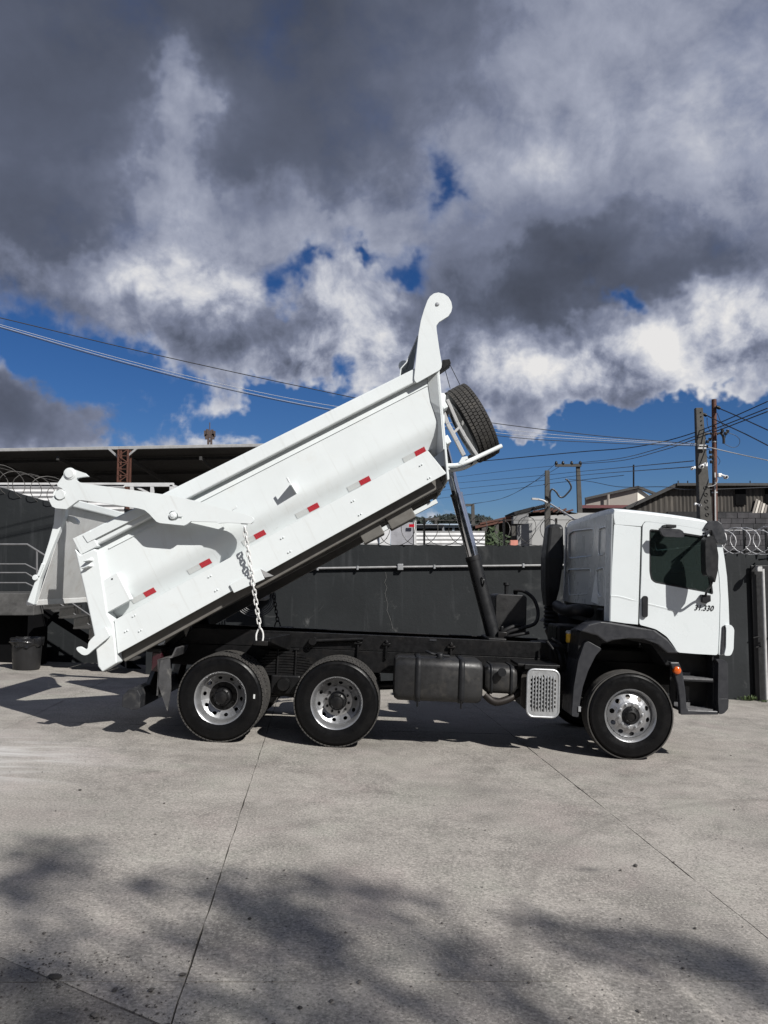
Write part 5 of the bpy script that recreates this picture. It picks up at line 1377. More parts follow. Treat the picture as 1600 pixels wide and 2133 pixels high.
x, z = T(74, 1203, -1.28); MB().lathe([(0.0, -0.06), (0.030, -0.06), (0.034, -0.05), (0.034, 0.10)], (x, -1.24, z), 18).build('lower_pin', WHITEB, tg)
p, q = T3(90, 1174, -1.28), T3(80, 1200, -1.28); MB().bar(p, q, 0.03, 0.03).build('pin_guide', WHITEB, tg, bevel=0.004)
MB().tube([(p_.x, p_.y, p_.z) for p_ in (T3(122, 1030, -1.42), T3(122, 1030, -1.2))], 0.06, 16).build('hinge_pin', WHITEB, tg)

# ram head on the headboard, hinge at the tail
MB().tube([b3 + Vector((-0.06, -0.3, 0)), b3 + Vector((-0.06, 0.3, 0))], 0.05, 12).build('ram_head_pin', CHAS, truck)
hx, hz = T(372, 1320, -0.4)
for s in (-1, 1):
    pl = Tl([(340, 1365), (402, 1310), (395, 1292), (352, 1318)], -0.5)
    MB().poly(pl, [], lambda a, b, h: (a, s*h, b), -0.56, -0.48).build('tip_hinge', CHAS, truck, bevel=0.01)
gs = Tl([(340, 1345), (388, 1296), (402, 1292), (388, 1326), (384, 1310), (350, 1330)], -0.95)
MB().poly(gs, [], XZ(), -0.98, -0.95).build('tail_gusset', UND, truck)

# ------------------------------------------------------------------ loading dock, steps and bin at the left
DOCK = paint('dock_concrete', (0.065, 0.064, 0.063), 0.85, var=0.35, scale=5, grime=(0.022, 0.022, 0.022), grime_amt=0.9, grime_scale=3, bump=0.3)
DKY = 15.35
d0 = at(-120, 1236, DKY); d1 = at(72, 1236, DKY); db = at(0, 1282, DKY)
m = MB().box(d0.x-1.5, d1.x, DKY, WLY-0.01, db.z, d1.z)
dk = m.build('loading_dock', DOCK, bevel=0.015); tag(dk, 'stained concrete dock slab at left, ending above the steel steps', 'dock')
BLACKW = paint('black_shade_and_steel', (0.003, 0.003, 0.0035), 0.95, var=0.2, spec=0.1)  # near-black: shade under the dock and in openings put into the colour
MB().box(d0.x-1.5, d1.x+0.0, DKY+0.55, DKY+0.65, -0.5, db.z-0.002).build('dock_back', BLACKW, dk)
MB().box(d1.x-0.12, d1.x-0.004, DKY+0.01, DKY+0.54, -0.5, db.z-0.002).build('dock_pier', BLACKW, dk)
RAILM = paint('grey_handrail_paint', (0.13, 0.13, 0.135), 0.55, var=0.2)
# handrail
hr = empty('handrail', (d1.x, DKY+0.06, d1.z)); tag(hr, 'grey tube handrail with four rails on the dock edge', 'handrail')
def hrail(pts, r=0.014): MB().tube([rel(p, hr) for p in pts], r, 8).build('rail', RAILM, hr)
HY = DKY+0.06
hrail([at(-90, 1134, HY), at(57, 1134, HY), at(92, 1156, HY), at(260, 1265, HY)], 0.02)
hrail([at(-90, 1175, HY), at(53, 1175, HY), at(90, 1194, HY), at(250, 1300, HY)])
hrail([at(-90, 1193, HY), at(54, 1193, HY), at(90, 1215, HY), at(240, 1318, HY)])
hrail([at(-90, 1214, HY), at(54, 1214, HY), at(90, 1232, HY), at(225, 1330, HY)])
MB().tube([rel(at(77, 1148, HY), hr), rel(at(77, 1240, HY), hr)], 0.018, 8).build('post', RAILM, hr)
MB().tube([rel(at(260, 1265, HY), hr), rel(at(262, 1392, HY), hr)], 0.018, 8).build('post', RAILM, hr)
# steps
TREADM = paint('steel_chequer_tread', (0.055, 0.053, 0.05), 0.6, metal=0.3, var=0.3, scale=20)
st = empty('steel_steps', at(120, 1395, DKY)); tag(st, 'dark steel staircase descending from the dock behind the tailgate', 'stairs')
stepz = [(92, 1262), (122, 1281), (152, 1303), (184, 1325), (214, 1347), (246, 1369)]
SY0, SY1 = DKY-0.62, DKY+0.45
for i, (px, py) in enumerate(stepz):
    p = rel(at(px, py+4, SY0), st); w = 0.30
    MB().box(p.x, p.x+w, SY0-st.location.y, SY1-st.location.y, p.z-0.03, p.z).build('tread', TREADM, st, bevel=0.004)
    m = MB().box(p.x+0.005, p.x+0.015, SY0+0.02-st.location.y, SY1-0.02-st.location.y, p.z, p.z+0.16)
    for k in range(5): m.bar((p.x+0.004, SY0-st.location.y+0.12+k*0.2, p.z), (p.x+0.004, SY0-st.location.y+0.12+k*0.2, p.z+0.16), 0.012, 0.006, (1, 0, 0))
    m.build('riser', TREADM, st)
for y in (SY1,):
    a, b = at(70, 1262, DKY), at(275, 1400, DKY)
    MB().bar(rel((a.x, y, a.z-0.12), st), rel((b.x, y, b.z-0.05), st), 0.03, 0.16).build('stringer', BLACKW, st)
ls = rel(at(262, 1384, SY0-0.05), st)
# bin
bn = empty('trash_bin', (at(55, 1390, DKY-0.35).x, DKY-0.35, gz(-7.0, DKY-0.35))); tag(bn, 'round black trash bin with bag over its rim, beside the dock', 'trash bin')
BINM = paint('black_bin_plastic', (0.014, 0.014, 0.015), 0.45, var=0.2)
BAGM = paint('black_bag_film', (0.012, 0.012, 0.013), 0.22, var=0.2, bump=0.5, bump_scale=18)
MB().lathe([(0.0, 0.0), (0.235, 0.0), (0.245, 0.02), (0.275, 0.55), (0.285, 0.56), (0.285, 0.585), (0.27, 0.585), (0.24, 0.03), (0.0, 0.03)], seg=32, axis='z').build('bin_shell', BINM, bn)
m = MB(); r = random.Random(3); rings = []
for (R, z, j) in ((0.25, 0.50, 0.0), (0.27, 0.60, 0.005), (0.292, 0.605, 0.01), (0.305, 0.58, 0.012), (0.300, 0.53, 0.016), (0.292, 0.47, 0.02), (0.283, 0.45, 0.02)):
    rings.append([((R + r.gauss(0, j))*cos(2*pi*k/40), (R + r.gauss(0, j))*sin(2*pi*k/40), z + r.gauss(0, j*1.1)) for k in range(40)])
m.loft(rings, smooth=True, cap=False); m.build('bin_bag', BAGM, bn)
m = MB(); pts = [(-0.02+0.29*cos(a), 0.29*sin(a)-0.01, 0.50-0.05*sin(a*1.0+0.3)) for a in [radians(200+k*14) for k in range(12)]]; m.tube(pts, 0.018, 6); m.build('bag_fold', BAGM, bn)

# ------------------------------------------------------------------ razor wire
def coil(name, p0, p1, R, turns, r, mat, label, squash=1.0, posts=(), seed=0, group=None, lean=-1):
    o = empty(name, p0); p0 = Vector(p0); p1 = Vector(p1); d = p1-p0
    rr = random.Random(seed); m = MB(); P = []
    n = int(turns*18); ph = rr.uniform(0, 6)
    up = Vector((0, 0, 1)); sd = Vector((0, 1, 0))
    for k in range(n+1):
        t = k/n; a = 2*pi*turns*t + ph
        Rr = R*(1+0.08*sin(k*0.21+seed))
        P.append(d*t + up*(Rr + Rr*cos(a)*squash) + sd*(Rr*sin(a)) + d.normalized()*(0.85*lean*Rr*sin(a)))
    m.tube(P, r, 5)
    m.build('wire_coil', mat, o)
    m = MB()
    for k in range(2, n, 4):                                # blades
        c = P[k]; m.add([c+Vector((0.012, 0, 0.0)), c+Vector((0, 0, 0.016)), c-Vector((0.012, 0, 0)), c-Vector((0, 0, 0.016))], [(0, 1, 2, 3)])
    m.build('wire_blades', mat, o)['kind'] = 'stuff'
    for t in posts:
        q = d*t; MB().box(q.x-0.02, q.x+0.02, -0.02, 0.02, q.z-0.05, q.z+2*R).build('wire_post', CHAS, o)
    MB().tube([up*R*1.9, d*0.5+up*R*1.85, d+up*R*1.9], 0.006, 5).build('straining_wire', mat, o)
    return tag(o, label, 'razor wire', group or 'razor wire on the walls')
GALV = paint('bright_razor_wire', (0.55, 0.55, 0.55), 0.4, metal=0.25, var=0.2)
GALVD = paint('dull_razor_wire', (0.09, 0.086, 0.082), 0.6, metal=0.4, var=0.3)
wt = zt
coil('razor_wire', (-1.75, WY+0.11, zt+0.0), (4.3, WY+0.11, zt-0.0), 0.27, 13, 0.007, GALVD, 'dull razor wire coils along the wall behind the tilted bed and ram', 1.0, (0.12, 0.2, 0.42, 0.55, 0.68, 0.85), 3)
coil('razor_wire', (5.9, WY+0.11, zr), (8.6, WY+0.11, zr+0.01), 0.26, 12, 0.010, GALV, 'bright razor wire coils on the wall right of the cab', 1.0, (0.44, 0.60, 0.9), 5)
a, b = at(-60, 1010, WLY), at(150, 1062, WLY)
coil('razor_wire', (a.x, WLY+0.12, a.z-0.05), (b.x, WLY+0.12, b.z-0.02), 0.30, 6.2, 0.008, GALVD, 'dull razor wire loops on the raking wall at far left', 1.0, (), 8, lean=1)

# ------------------------------------------------------------------ right end of the wall: black gate, pale pole, wall lamp
GY = WY - 0.03
ga, gb = at(1565, 1178, GY), at(1640, 1472, GY)
GATE = paint('black_gate_steel', (0.008, 0.008, 0.009), 0.5, var=0.2)
gt = empty('steel_gate', (ga.x, GY, gb.z)); tag(gt, 'black steel gate at the right edge of the wall', 'gate')
hh = ga.z - gb.z
MB().box(0.0, 1.6, 0.0, 0.05, -0.3, hh).build('gate_leaf', GATE, gt, bevel=0.006)
for (px, py) in ((1567, 1328), (1572, 1348)):
    q = at(px, py, GY) - gt.location; MB().tube([(q.x, -0.05, q.z), (q.x+0.10, -0.06, q.z+0.02)], 0.012, 6).build('gate_bolt', CHAS, gt)
wg = rough_wall([(7.06, zr+0.012), (9.5, zr+0.02)], WY+0.06, WY+0.24, 'yard_wall', seed=7); tag(wg, 'dark wall end behind the black gate at the right edge', 'wall')
PALE = paint('pale_pole_paint', (0.42, 0.42, 0.42), 0.5, var=0.15, scale=10, grime=(0.2, 0.19, 0.18), grime_amt=0.4)
a, b = at(1589, 1185, GY-0.12), at(1598, 1480, GY-0.12)
pp_ = empty('gate_pole', (b.x, GY-0.12, b.z)); tag(pp_, 'slim pale pole standing before the black gate', 'pole')
MB().tube([a-b, Vector((0, 0, -0.2))], 0.030, 12).build('pole_tube', PALE, pp_)
q = at(1581, 1185, GY-0.12) - b; MB().box(q.x-0.045, q.x+0.05, -0.04, 0.04, q.z-0.05, q.z+0.045).build('sensor_box', PALE, pp_, bevel=0.006)
q = at(1598, 1330, GY-0.12) - b; MB().lathe([(0.034, -0.02), (0.034, 0.02)], (q.x, 0, q.z), 12, axis='z').build('pole_clamp', CHAS, pp_)
lm = empty('wall_lamp', at(1581, 1166, WY)); tag(lm, 'small black wall lamp on a short arm at the right edge', 'lamp')
MB().tube([(0, 0.0, 0), (0.0, -0.34, 0.02)], 0.016, 8).build('lamp_arm', CHAS, lm)
MB().lathe([(0.0, -0.12), (0.04, -0.11), (0.06, -0.06), (0.055, 0.0), (0.02, 0.05)], (0, -0.40, 0.02), 16).build('lamp_head', CHAS, lm)
# weeds at the wall foot
def weed(name, loc, n, h, label, seed):
    o = empty(name, loc); r = random.Random(seed); m = MB()
    for k in range(n):
        a = r.uniform(0, 6.28); L = h*r.uniform(0.5, 1.1); w = L*0.10; bx, by = r.gauss(0, h*0.5), r.gauss(0, h*0.15)
        tip = Vector((bx + cos(a)*L*0.6, by + sin(a)*L*0.4, L*r.uniform(0.5, 1))); mid = Vector((bx + cos(a)*L*0.25, by+sin(a)*L*0.2, L*0.6))
        sd = Vector((-sin(a), cos(a), 0))*w; b0_ = Vector((bx, by, 0))
        m.add([b0_, mid+sd, tip, mid-sd], [(0, 1, 2), (0, 2, 3)])
    m.build('leaves', paint('weed_green', (0.055, 0.085, 0.025), 0.7, var=0.35, scale=20), o, fix=False)
    return tag(o, label, 'plant', 'weeds at the wall foot')
p = at(1562, 1462, WY-0.08); weed('weed', (p.x, WY-0.08, gz(p.x, WY-0.08)), 70, 0.12, 'low green weeds at the foot of the wall by the gate', 2)
p = at(1592, 1470, WY-0.2); weed('weed', (p.x, WY-0.2, gz(p.x, WY-0.2)), 26, 0.06, 'tiny green weed tuft in front of the black gate', 3)
# cable reel box under the bed, on the wall
bx = empty('cable_box', at(535, 1240, WY-0.3)); tag(bx, 'grey wall box with looped black cables, half hidden under the bed', 'utility box')
BXM = paint('grey_box_paint', (0.20, 0.20, 0.20), 0.6, var=0.2)
MB().box(-0.30, 0.21, -0.1, 0.29, -0.10, 0.20).build('box_body', BXM, bx, bevel=0.05, seg=3)
for k in range(4):
    R = 0.26 + 0.035*k
    MB().tube([(0.0 + R*1.05*cos(a), -0.12-0.015*k, -0.05 + R*0.95*sin(a)) for a in [radians(170+k*3+t*10) for t in range(21)]], 0.012, 6).build('cable_loop', WIRE, bx)

# ------------------------------------------------------------------ sheds and fences behind the wall
def corrugated(p0, p1, z0, z1, pitch, amp, name, mat, parent=None, horizontal=False, step=None):
    """corrugated sheet between two plan points"""
    p0, p1 = Vector(p0), Vector(p1); d = p1-p0; L = d.length; u = d.normalized(); nrm = Vector((-u.y, u.x, 0)); m = MB()
    if not horizontal:
        n = int(L/pitch*4)
        pts = [p0 + u*(L*k/n) + nrm*amp*(0, 1, 0, -1)[k % 4] for k in range(n+1)]
        m.add([(p.x, p.y, z0) for p in pts] + [(p.x, p.y, z1) for p in pts], [(k, k+1, n+1+k+1, n+1+k) for k in range(n)])
    else:
        n = int((z1-z0)/pitch*4)
        for k in range(n+1):
            z = z0 + (z1-z0)*k/n; off = nrm*amp*(0, 1, 0, -1)[k % 4]
            m.v += [tuple(Vector((p0.x, p0.y, z)) + off), tuple(Vector((p1.x, p1.y, z)) + off)]
        m.f = [(2*k, 2*k+1, 2*k+3, 2*k+2) for k in range(n)]; m.sm = [False]*n
    return m.build(name, mat, parent, fix=False)
WSHEET = paint('white_sheet_paint', (0.56, 0.56, 0.56), 0.5, var=0.08, scale=1.5, grime=(0.33, 0.32, 0.30), grime_amt=0.5)
# white sheet fence behind the wall, in the gap under the bed
FY = 19.5
fa, fb_ = at(640, 1138, FY), at(1002, 1094, FY)
fn = empty('sheet_fence', (fa.x, FY, fa.z)); tag(fn, 'white corrugated sheet fence showing over the wall under the bed', 'fence')
def fsheet(px0, px1, pyt, name, mat, pitch=0.13, amp=0.02, dy=0):
    a = at(px0, pyt, FY+dy); b = at(px1, pyt, FY+dy)
    o = corrugated(a - Vector((0, 0, a.z)), b - Vector((0, 0, b.z)), fa.z-1.5, a.z, pitch, amp, name, mat, None, True)
    o.parent = fn; o.location = (-fn.location.x, -fn.location.y, -fn.location.z); return o
fsheet(560, 790, 1078, 'fence_sheet', WSHEET, 0.16, 0.012)
fsheet(863, 1010, 1106, 'fence_sheet', WSHEET, 0.10, 0.012)
a, b = at(791, 1083, FY-0.05), at(813, 1137, FY-0.05)
MB().box(a.x-fa.x, b.x-fa.x, -0.06, 0.04, b.z-fa.z-1, a.z-fa.z).build('fence_post_panel', WSHEET, fn)
LOUV = paint('grey_louvre', (0.30, 0.30, 0.32), 0.5, var=0.15)
for k in range(13):
    py = 1090 + k*3.6; a = at(814.5, py, FY); b = at(861.5, py, FY)
    MB().bar(a-fa, b-fa, 0.05, 0.045).build('louvre_slat', LOUV, fn)
MB().box(at(815, 0, FY).x-fa.x, at(861, 0, FY).x-fa.x, 0.06, 0.08, -1.0, at(800, 1090, FY).z-fa.z).build('louvre_back', BLACKW, fn)
a, b = at(862, 1083, FY), at(865, 1140, FY); MB().box(a.x-fa.x, b.x-fa.x+0.03, -0.05, 0.05, -1.0, a.z-fa.z).build('louvre_post', WSHEET, fn)
a, b = at(852, 1092, FY-0.1), at(863, 1098, FY-0.1); MB().box(a.x-fa.x, b.x-fa.x, -0.12, -0.10, b.z-fa.z, a.z-fa.z).build('fence_sign', REDREF, fn)
# left: white sheet fence on the raking wall, dark open shed with a light fascia, lattice column
FL = 19.0
fl = empty('sheet_fence', at(0, 1060, FL)); tag(fl, 'white ribbed sheet fence behind the razor wire at far left', 'fence')
a, b = at(-80, 1010, FL), at(260, 1005, FL)
o = corrugated((a.x, FL, 0), (b.x, FL, 0), 1.5, a.z, 0.11, 0.018, 'fence_sheet', WSHEET, None, True); o.parent = fl; o.location = -fl.location
MB().box(a.x-fl.location.x, b.x-fl.location.x, -0.05, 0.05, a.z-fl.location.z, a.z-fl.location.z+0.05).build('fence_cap', WSHEET, fl)
# white framed box body (parked trailer frame) right of it
tr = empty('white_frame', at(300, 1040, 20.0)); tag(tr, 'white steel frame with open bays behind the lift arm', 'frame')
FRM = paint('white_frame_paint', (0.5, 0.5, 0.5), 0.5, var=0.1)
for (x0, x1, y0, y1, nm) in ((200, 362, 1006, 1014, 'top_beam'), (272, 278, 1014, 1060, 'frame_post'), (314, 320, 1014, 1060, 'frame_post'), (354, 360, 1010, 1060, 'frame_post'), (230, 236, 1014, 1060, 'frame_post')):
    a, b = at(x0, y0, 20.0) - tr.location, at(x1, y1, 20.0) - tr.location
    MB().box(a.x, b.x, -0.05, 0.05, b.z, a.z).build(nm, FRM, tr, bevel=0.006)
a, b = at(276, 1010, 20) - tr.location, at(316, 1030, 20) - tr.location; MB().bar(a, b, 0.03, 0.05).build('brace', FRM, tr)
a = at(360, 1010, 20.0) - tr.location; MB().box(a.x-0.03, a.x+0.05, 0, 3.0, a.z-0.1, a.z).build('top_beam', FRM, tr)
SHY = 24.0
sh = empty('open_shed', at(250, 1060, SHY)); tag(sh, 'large open shed with pale fascia and dark underside at left', 'shed')
FASC = paint('pale_fascia', (0.30, 0.30, 0.30), 0.5, var=0.15)
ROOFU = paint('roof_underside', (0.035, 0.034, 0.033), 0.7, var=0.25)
a0, a1, a2 = at(-260, 938, SHY), at(247, 929.5, SHY), at(640, 922, SHY)
for (p, q) in ((a0, a1), (a1, a2)):
    p, q = p-sh.location, q-sh.location
    MB().hexa([(p.x, 0, p.z-0.10), (q.x, 0, q.z-0.10), (q.x, 0.12, q.z-0.10), (p.x, 0.12, p.z-0.10), (p.x, 0, p.z), (q.x-0.01, 0, q.z), (q.x-0.01, 0.12, q.z), (p.x, 0.12, p.z)]).build('fascia', FASC, sh, bevel=0.01)
# roof sheets falling away to the back, with purlins below
p, q = a0-sh.location, a2-sh.location
BK = 14.0
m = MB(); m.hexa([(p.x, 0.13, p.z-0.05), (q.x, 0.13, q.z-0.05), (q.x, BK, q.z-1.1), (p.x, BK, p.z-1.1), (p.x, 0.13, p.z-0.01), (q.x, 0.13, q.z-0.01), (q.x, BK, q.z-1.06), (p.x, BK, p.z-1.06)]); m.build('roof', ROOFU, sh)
for k in range(6):
    t = (k+0.5)/6; y = 0.2 + BK*t; dz = -0.05-1.05*t-0.10
    MB().bar((p.x, y, p.z+dz), (q.x, y, q.z+dz), 0.08, 0.10).build('purlin', ROOFU, sh)
for k in range(6):
    x = p.x + (q.x-p.x)*(k+0.5)/6
    MB().bar((x, 0.2, p.z-0.22), (x, BK, p.z-1.3), 0.08, 0.12).build('rafter', ROOFU, sh)
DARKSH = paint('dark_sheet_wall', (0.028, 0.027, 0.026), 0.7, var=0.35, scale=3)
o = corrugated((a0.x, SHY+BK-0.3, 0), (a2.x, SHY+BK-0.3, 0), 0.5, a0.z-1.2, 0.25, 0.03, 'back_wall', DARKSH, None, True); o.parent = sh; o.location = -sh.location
o = corrugated((at(200, 990, SHY+7).x, SHY+7, 0), (at(310, 990, SHY+7).x, SHY+7, 0), 2.0, at(200, 975, SHY+7).z, 0.22, 0.03, 'stacked_sheet', LOUV, None, True); o.parent = sh; o.location = -sh.location
lc = empty('lattice_column', parent=sh)
c0, c1 = at(247, 936, SHY-0.2)-sh.location, at(264, 1060, SHY-0.2)-sh.location
for x in (c0.x, c1.x):
    for y in (-0.2, 0.05): MB().box(x-0.025, x+0.025, y-0.025, y+0.025, c1.z, c0.z).build('column_angle', RUST, lc)
for k in range(9):
    z = c0.z + (c1.z-c0.z)*k/9; z2 = c0.z + (c1.z-c0.z)*(k+1)/9
    A_, B_ = ((c0.x, -0.21, z), (c1.x, -0.21, z2)) if k % 2 else ((c1.x, -0.21, z), (c0.x, -0.21, z2))
    MB().bar(A_, B_, 0.02, 0.025).build('lacing_bar', RUST, lc); MB().bar((c0.x, -0.215, z), (c1.x, -0.215, z), 0.02, 0.02).build('lacing_bar', RUST, lc)
for (pa, pb) in (((226, 934), (246, 952)), ((285, 934), (264, 952))):
    MB().bar(at(*pa, SHY-0.1)-sh.location, at(*pb, SHY-0.1)-sh.location, 0.05, 0.06).build('knee_brace', FASC, lc)
# antenna mast far away
am = empty('antenna_mast', at(437, 1000, 140)); tag(am, 'distant telecom antenna mast above the shed roof', 'mast')
AMM = paint('mast_steel', (0.07, 0.05, 0.045), 0.7, var=0.2)
def amp_(px, py): return at(px, py, 140) - am.location
m = MB()
for dx in (-4, 4): m.bar(amp_(437+dx, 1000), amp_(437+dx*0.7, 897), 0.35, 0.35)
for k in range(8): m.bar(amp_(437-4+8*(k % 2), 990-k*11), amp_(437-4+8*((k+1) % 2), 979-k*11), 0.2, 0.2)
m.build('mast_lattice', AMM, am)
for (dx, t, b) in ((-9, 897, 909), (-5, 894, 906), (0, 897, 912), (5, 895, 907), (9, 898, 910), (-7, 905, 915), (7, 904, 915)):
    MB().bar(amp_(437+dx, b), amp_(437+dx, t), 0.45, 0.45).build('panel_antenna', AMM, am)
MB().bar(amp_(426, 903), amp_(448, 903), 0.25, 0.3).build('antenna_ring', AMM, am)
MB().tube([amp_(437, 897), amp_(437, 880)], 0.09, 6).build('lightning_rod', AMM, am)

# truss shed in the middle distance
TY = 40.0
ts = empty('truss_shed', at(1080, 1135, TY)); tag(ts, 'open truss-roofed shed with grey block end, in the distance beyond the wall', 'shed')
def tp_(px, py, dy=0): return at(px, py, TY+dy) - ts.location
GREYBK = paint('grey_block_wall', (0.20, 0.20, 0.20), 0.85, var=0.15, scale=0.6, grime=(0.11, 0.11, 0.11), grime_amt=0.5, grime_scale=0.5)
LITEBK = paint('pale_block_wall', (0.34, 0.34, 0.335), 0.85, var=0.12, scale=0.5, grime=(0.2, 0.2, 0.2), grime_amt=0.5, grime_scale=0.4)
DKIN = paint('dark_shed_interior', (0.014, 0.014, 0.015), 0.9, var=0.2)
def quad(name, mat, parent, pts, th=0.3):
    a_ = [Vector(p) for p in pts]; m = MB(); m.hexa(a_ + [p + Vector((0, th, 0)) for p in a_]); return m.build(name, mat, parent)
quad('dark_interior', DKIN, ts, [tp_(985, 1150, 2), tp_(1120, 1150, 2), tp_(1120, 1073, 2), tp_(985, 1096, 2)])
quad('roof_sheet', ROOFU, ts, [tp_(985, 1096), tp_(1075, 1075), tp_(1075, 1072), tp_(985, 1093)], 4)
quad('roof_sheet', ROOFU, ts, [tp_(1060, 1076), tp_(1150, 1056), tp_(1205, 1070), tp_(1060, 1079)], 4)
quad('monitor_roof', DKIN, ts, [tp_(1073, 1072), tp_(1112, 1063), tp_(1112, 1055), tp_(1070, 1066)], 3)
quad('glazed_monitor', LITEBK, ts, [tp_(1111, 1063), tp_(1137, 1057), tp_(1137, 1050), tp_(1111, 1056)], 0.2)
for k in range(7): MB().bar(tp_(1113+k*4, 1063.5-k, -0.1), tp_(1113+k*4, 1055.5-k, -0.1), 0.08, 0.08).build('monitor_bar', CHAS, ts)
quad('pale_wall', LITEBK, ts, [tp_(1100, 1150), tp_(1260, 1150), tp_(1260, 1068), tp_(1100, 1069)])
quad('grey_wall', GREYBK, ts, [tp_(1066, 1091, -0.3), tp_(1101, 1091, -0.3), tp_(1101, 1069, -0.3), tp_(1066, 1077, -0.3)])
quad('low_block', GREYBK, ts, [tp_(1078, 1150, -1), tp_(1108, 1150, -1), tp_(1109, 1089, -1), tp_(1078, 1094, -1)])
for (x0, y0, x1, y1) in ((990, 1098, 1064, 1082), (1000, 1092, 1064, 1077)):
    MB().bar(tp_(x0, y0, -0.2), tp_(x1, y1, -0.2), 0.12, 0.14).build('truss_chord', RUST, ts)
for k in range(8):
    x = 1003 + k*8
    MB().bar(tp_(x, 1095-k*1.75, -0.2), tp_(x+(4 if k % 2 else 7), 1090-k*1.75, -0.2), 0.09, 0.09).build('truss_web', RUST, ts)
for x in (1008, 1034, 1069):
    MB().bar(tp_(x, 1140, -0.1), tp_(x, 1084, -0.1), 0.22, 0.22).build('shed_post', CONC, ts)
for k in range(6): MB().bar(tp_(1110+k*14, 1066, -0.1), tp_(1124+k*14, 1058+abs(k-3)*2, -0.1), 0.09, 0.09).build('truss_web', RUST, ts)
cr_ = MB().box(-0.17, 0.16, -0.2, 0.2, -0.6, 0.16).build('orange_crate', paint('salmon_crate', (0.50, 0.20, 0.15), 0.7, var=0.2, scale=3)); cr_.location = at(1070, 1133, 34); tag(cr_, 'salmon coloured crate standing beyond the wall, before the truss shed', 'crate')
bushp = at(1018, 1138, 30); 
def bush(name, loc, n, rx, rz, leaf, mat, label, cat, seed, trunk=None):
    o = empty(name, loc); r = random.Random(seed); m = MB()
    for k in range(n):
        u = Vector((r.gauss(0, 1), r.gauss(0, 1), r.gauss(0, 1))).normalized()*r.random()**0.4
        c = Vector((u.x*rx, u.y*rx, rz + u.z*rz)) * 1.0
        c += Vector((r.gauss(0, .08), 0, r.gauss(0, .08)))*rx
        a = Vector((r.gauss(0, 1), r.gauss(0, 1), r.gauss(0, 1))).normalized()*leaf; b_ = a.orthogonal().normalized()*leaf*0.5
        m.add([c-a, c+b_, c+a, c-b_], [(0, 1, 2, 3)])
    m.build('crown', mat, o, fix=False)
    if trunk: MB().tube([(0, 0, -trunk), (0, 0, rz)], [rx*0.10, rx*0.05], 7).build('trunk', RUST, o)
    return tag(o, label, cat)
FARLEAF = paint('far_leaf', (0.012, 0.019, 0.015), 0.8, var=0.4, scale=0.5)
LEAF = paint('dark_leaf', (0.025, 0.042, 0.014), 0.7, var=0.4, scale=3)
bush('shrub', bushp - Vector((0, 0, 0.5)), 300, 0.8, 0.6, 0.14, LEAF, 'small green shrub beyond the wall beside the ram', 'shrub', 4)
# far trees on the skyline
for i, (px, py, w, lab) in enumerate(((856, 1082, 8, 'distant dark tree just under the front edge of the bed'), (935, 1080, 9, 'distant dark tree left of the ram on the skyline'), (962, 1078, 9, 'distant dark tree touching the ram at left'), (1000, 1083, 7, 'distant dark tree right of the ram beside the far pole'))):
    p = at(px, py+16, 150)
    bush('far_tree', p, 900, w*0.40, 1.0, 0.45, FARLEAF, lab, 'tree', 20+i, 2.0)['group'] = 'far trees on the skyline'
# low pale roofs in the gap before the far trees
for i, (x0, x1, y0, y1, Y, col, lab) in enumerate(((862, 925, 1088, 1106, 60, (0.25, 0.26, 0.28), 'low grey roofed house beyond the white fence'), (920, 990, 1088, 1108, 75, (0.30, 0.36, 0.42), 'low bluish house beyond the white fence by the ram'))):
    o = empty('far_house', at((x0+x1)/2, 1130, Y)); tag(o, lab, 'house')
    A_, B_ = at(x0, y0+6, Y)-o.location, at(x1, y1+30, Y)-o.location
    MB().box(A_.x, B_.x, 0, 6, B_.z, A_.z).build('wall', paint('far_wall%d' % i, tuple(c*0.7 for c in col), 0.8), o)
    A2, B2 = at(x0-2, y0, Y)-o.location, at(x1+2, y0+6, Y)-o.location
    MB().hexa([(A2.x, -0.4, B2.z), (B2.x, -0.4, B2.z), (B2.x, 6.4, B2.z), (A2.x, 6.4, B2.z), (A2.x, 2.5, A2.z), (B2.x, 2.5, A2.z), (B2.x, 3.5, A2.z), (A2.x, 3.5, A2.z)]).build('roof', paint('far_roof%d' % i, col, 0.6), o)
    for k in range(3):
        cx_ = A_.x + (B_.x-A_.x)*(k+0.7)/3.4; MB().box(cx_-0.35, cx_+0.35, -0.05, 0.02, A_.z-0.85, A_.z-0.25).build('window', BLACKW, o)

# beige gabled building and the long dark shed at the right
BGY = 46.0
bb = empty('gabled_building', at(1290, 1070, BGY)); tag(bb, 'pale building with a sunlit gable end above the cab roof', 'building')
def bp_(px, py, dy=0): return at(px, py, BGY+dy) - bb.location
TAUPE = paint('taupe_render', (0.27, 0.245, 0.22), 0.85, var=0.12, scale=0.5, grime=(0.17, 0.155, 0.14), grime_amt=0.5, grime_scale=0.6)
CREAM = paint('cream_render', (0.62, 0.58, 0.52), 0.85, var=0.06, scale=0.5)
quad('side_wall', TAUPE, bb, [bp_(1221, 1090), bp_(1327, 1090), bp_(1327, 1016), bp_(1221, 1039)], 0.3)
a_, b_, c_, d_ = bp_(1328, 1090), bp_(1328, 1016), bp_(1370, 1032), bp_(1370, 1090)
m = MB(); m.hexa([a_, d_ + Vector((0, 1.0, 0)), d_ + Vector((0, 1.3, 0)), a_ + Vector((0, 0.3, 0)), b_, c_ + Vector((0, 1.0, 0)), c_ + Vector((0, 1.3, 0)), b_ + Vector((0, 0.3, 0))]); m.build('gable_wall', CREAM, bb)
MB().bar(bp_(1219, 1039, -0.2), bp_(1328, 1014.5, -0.2), 0.16, 0.14).build('roof_edge', ROOFU, bb)
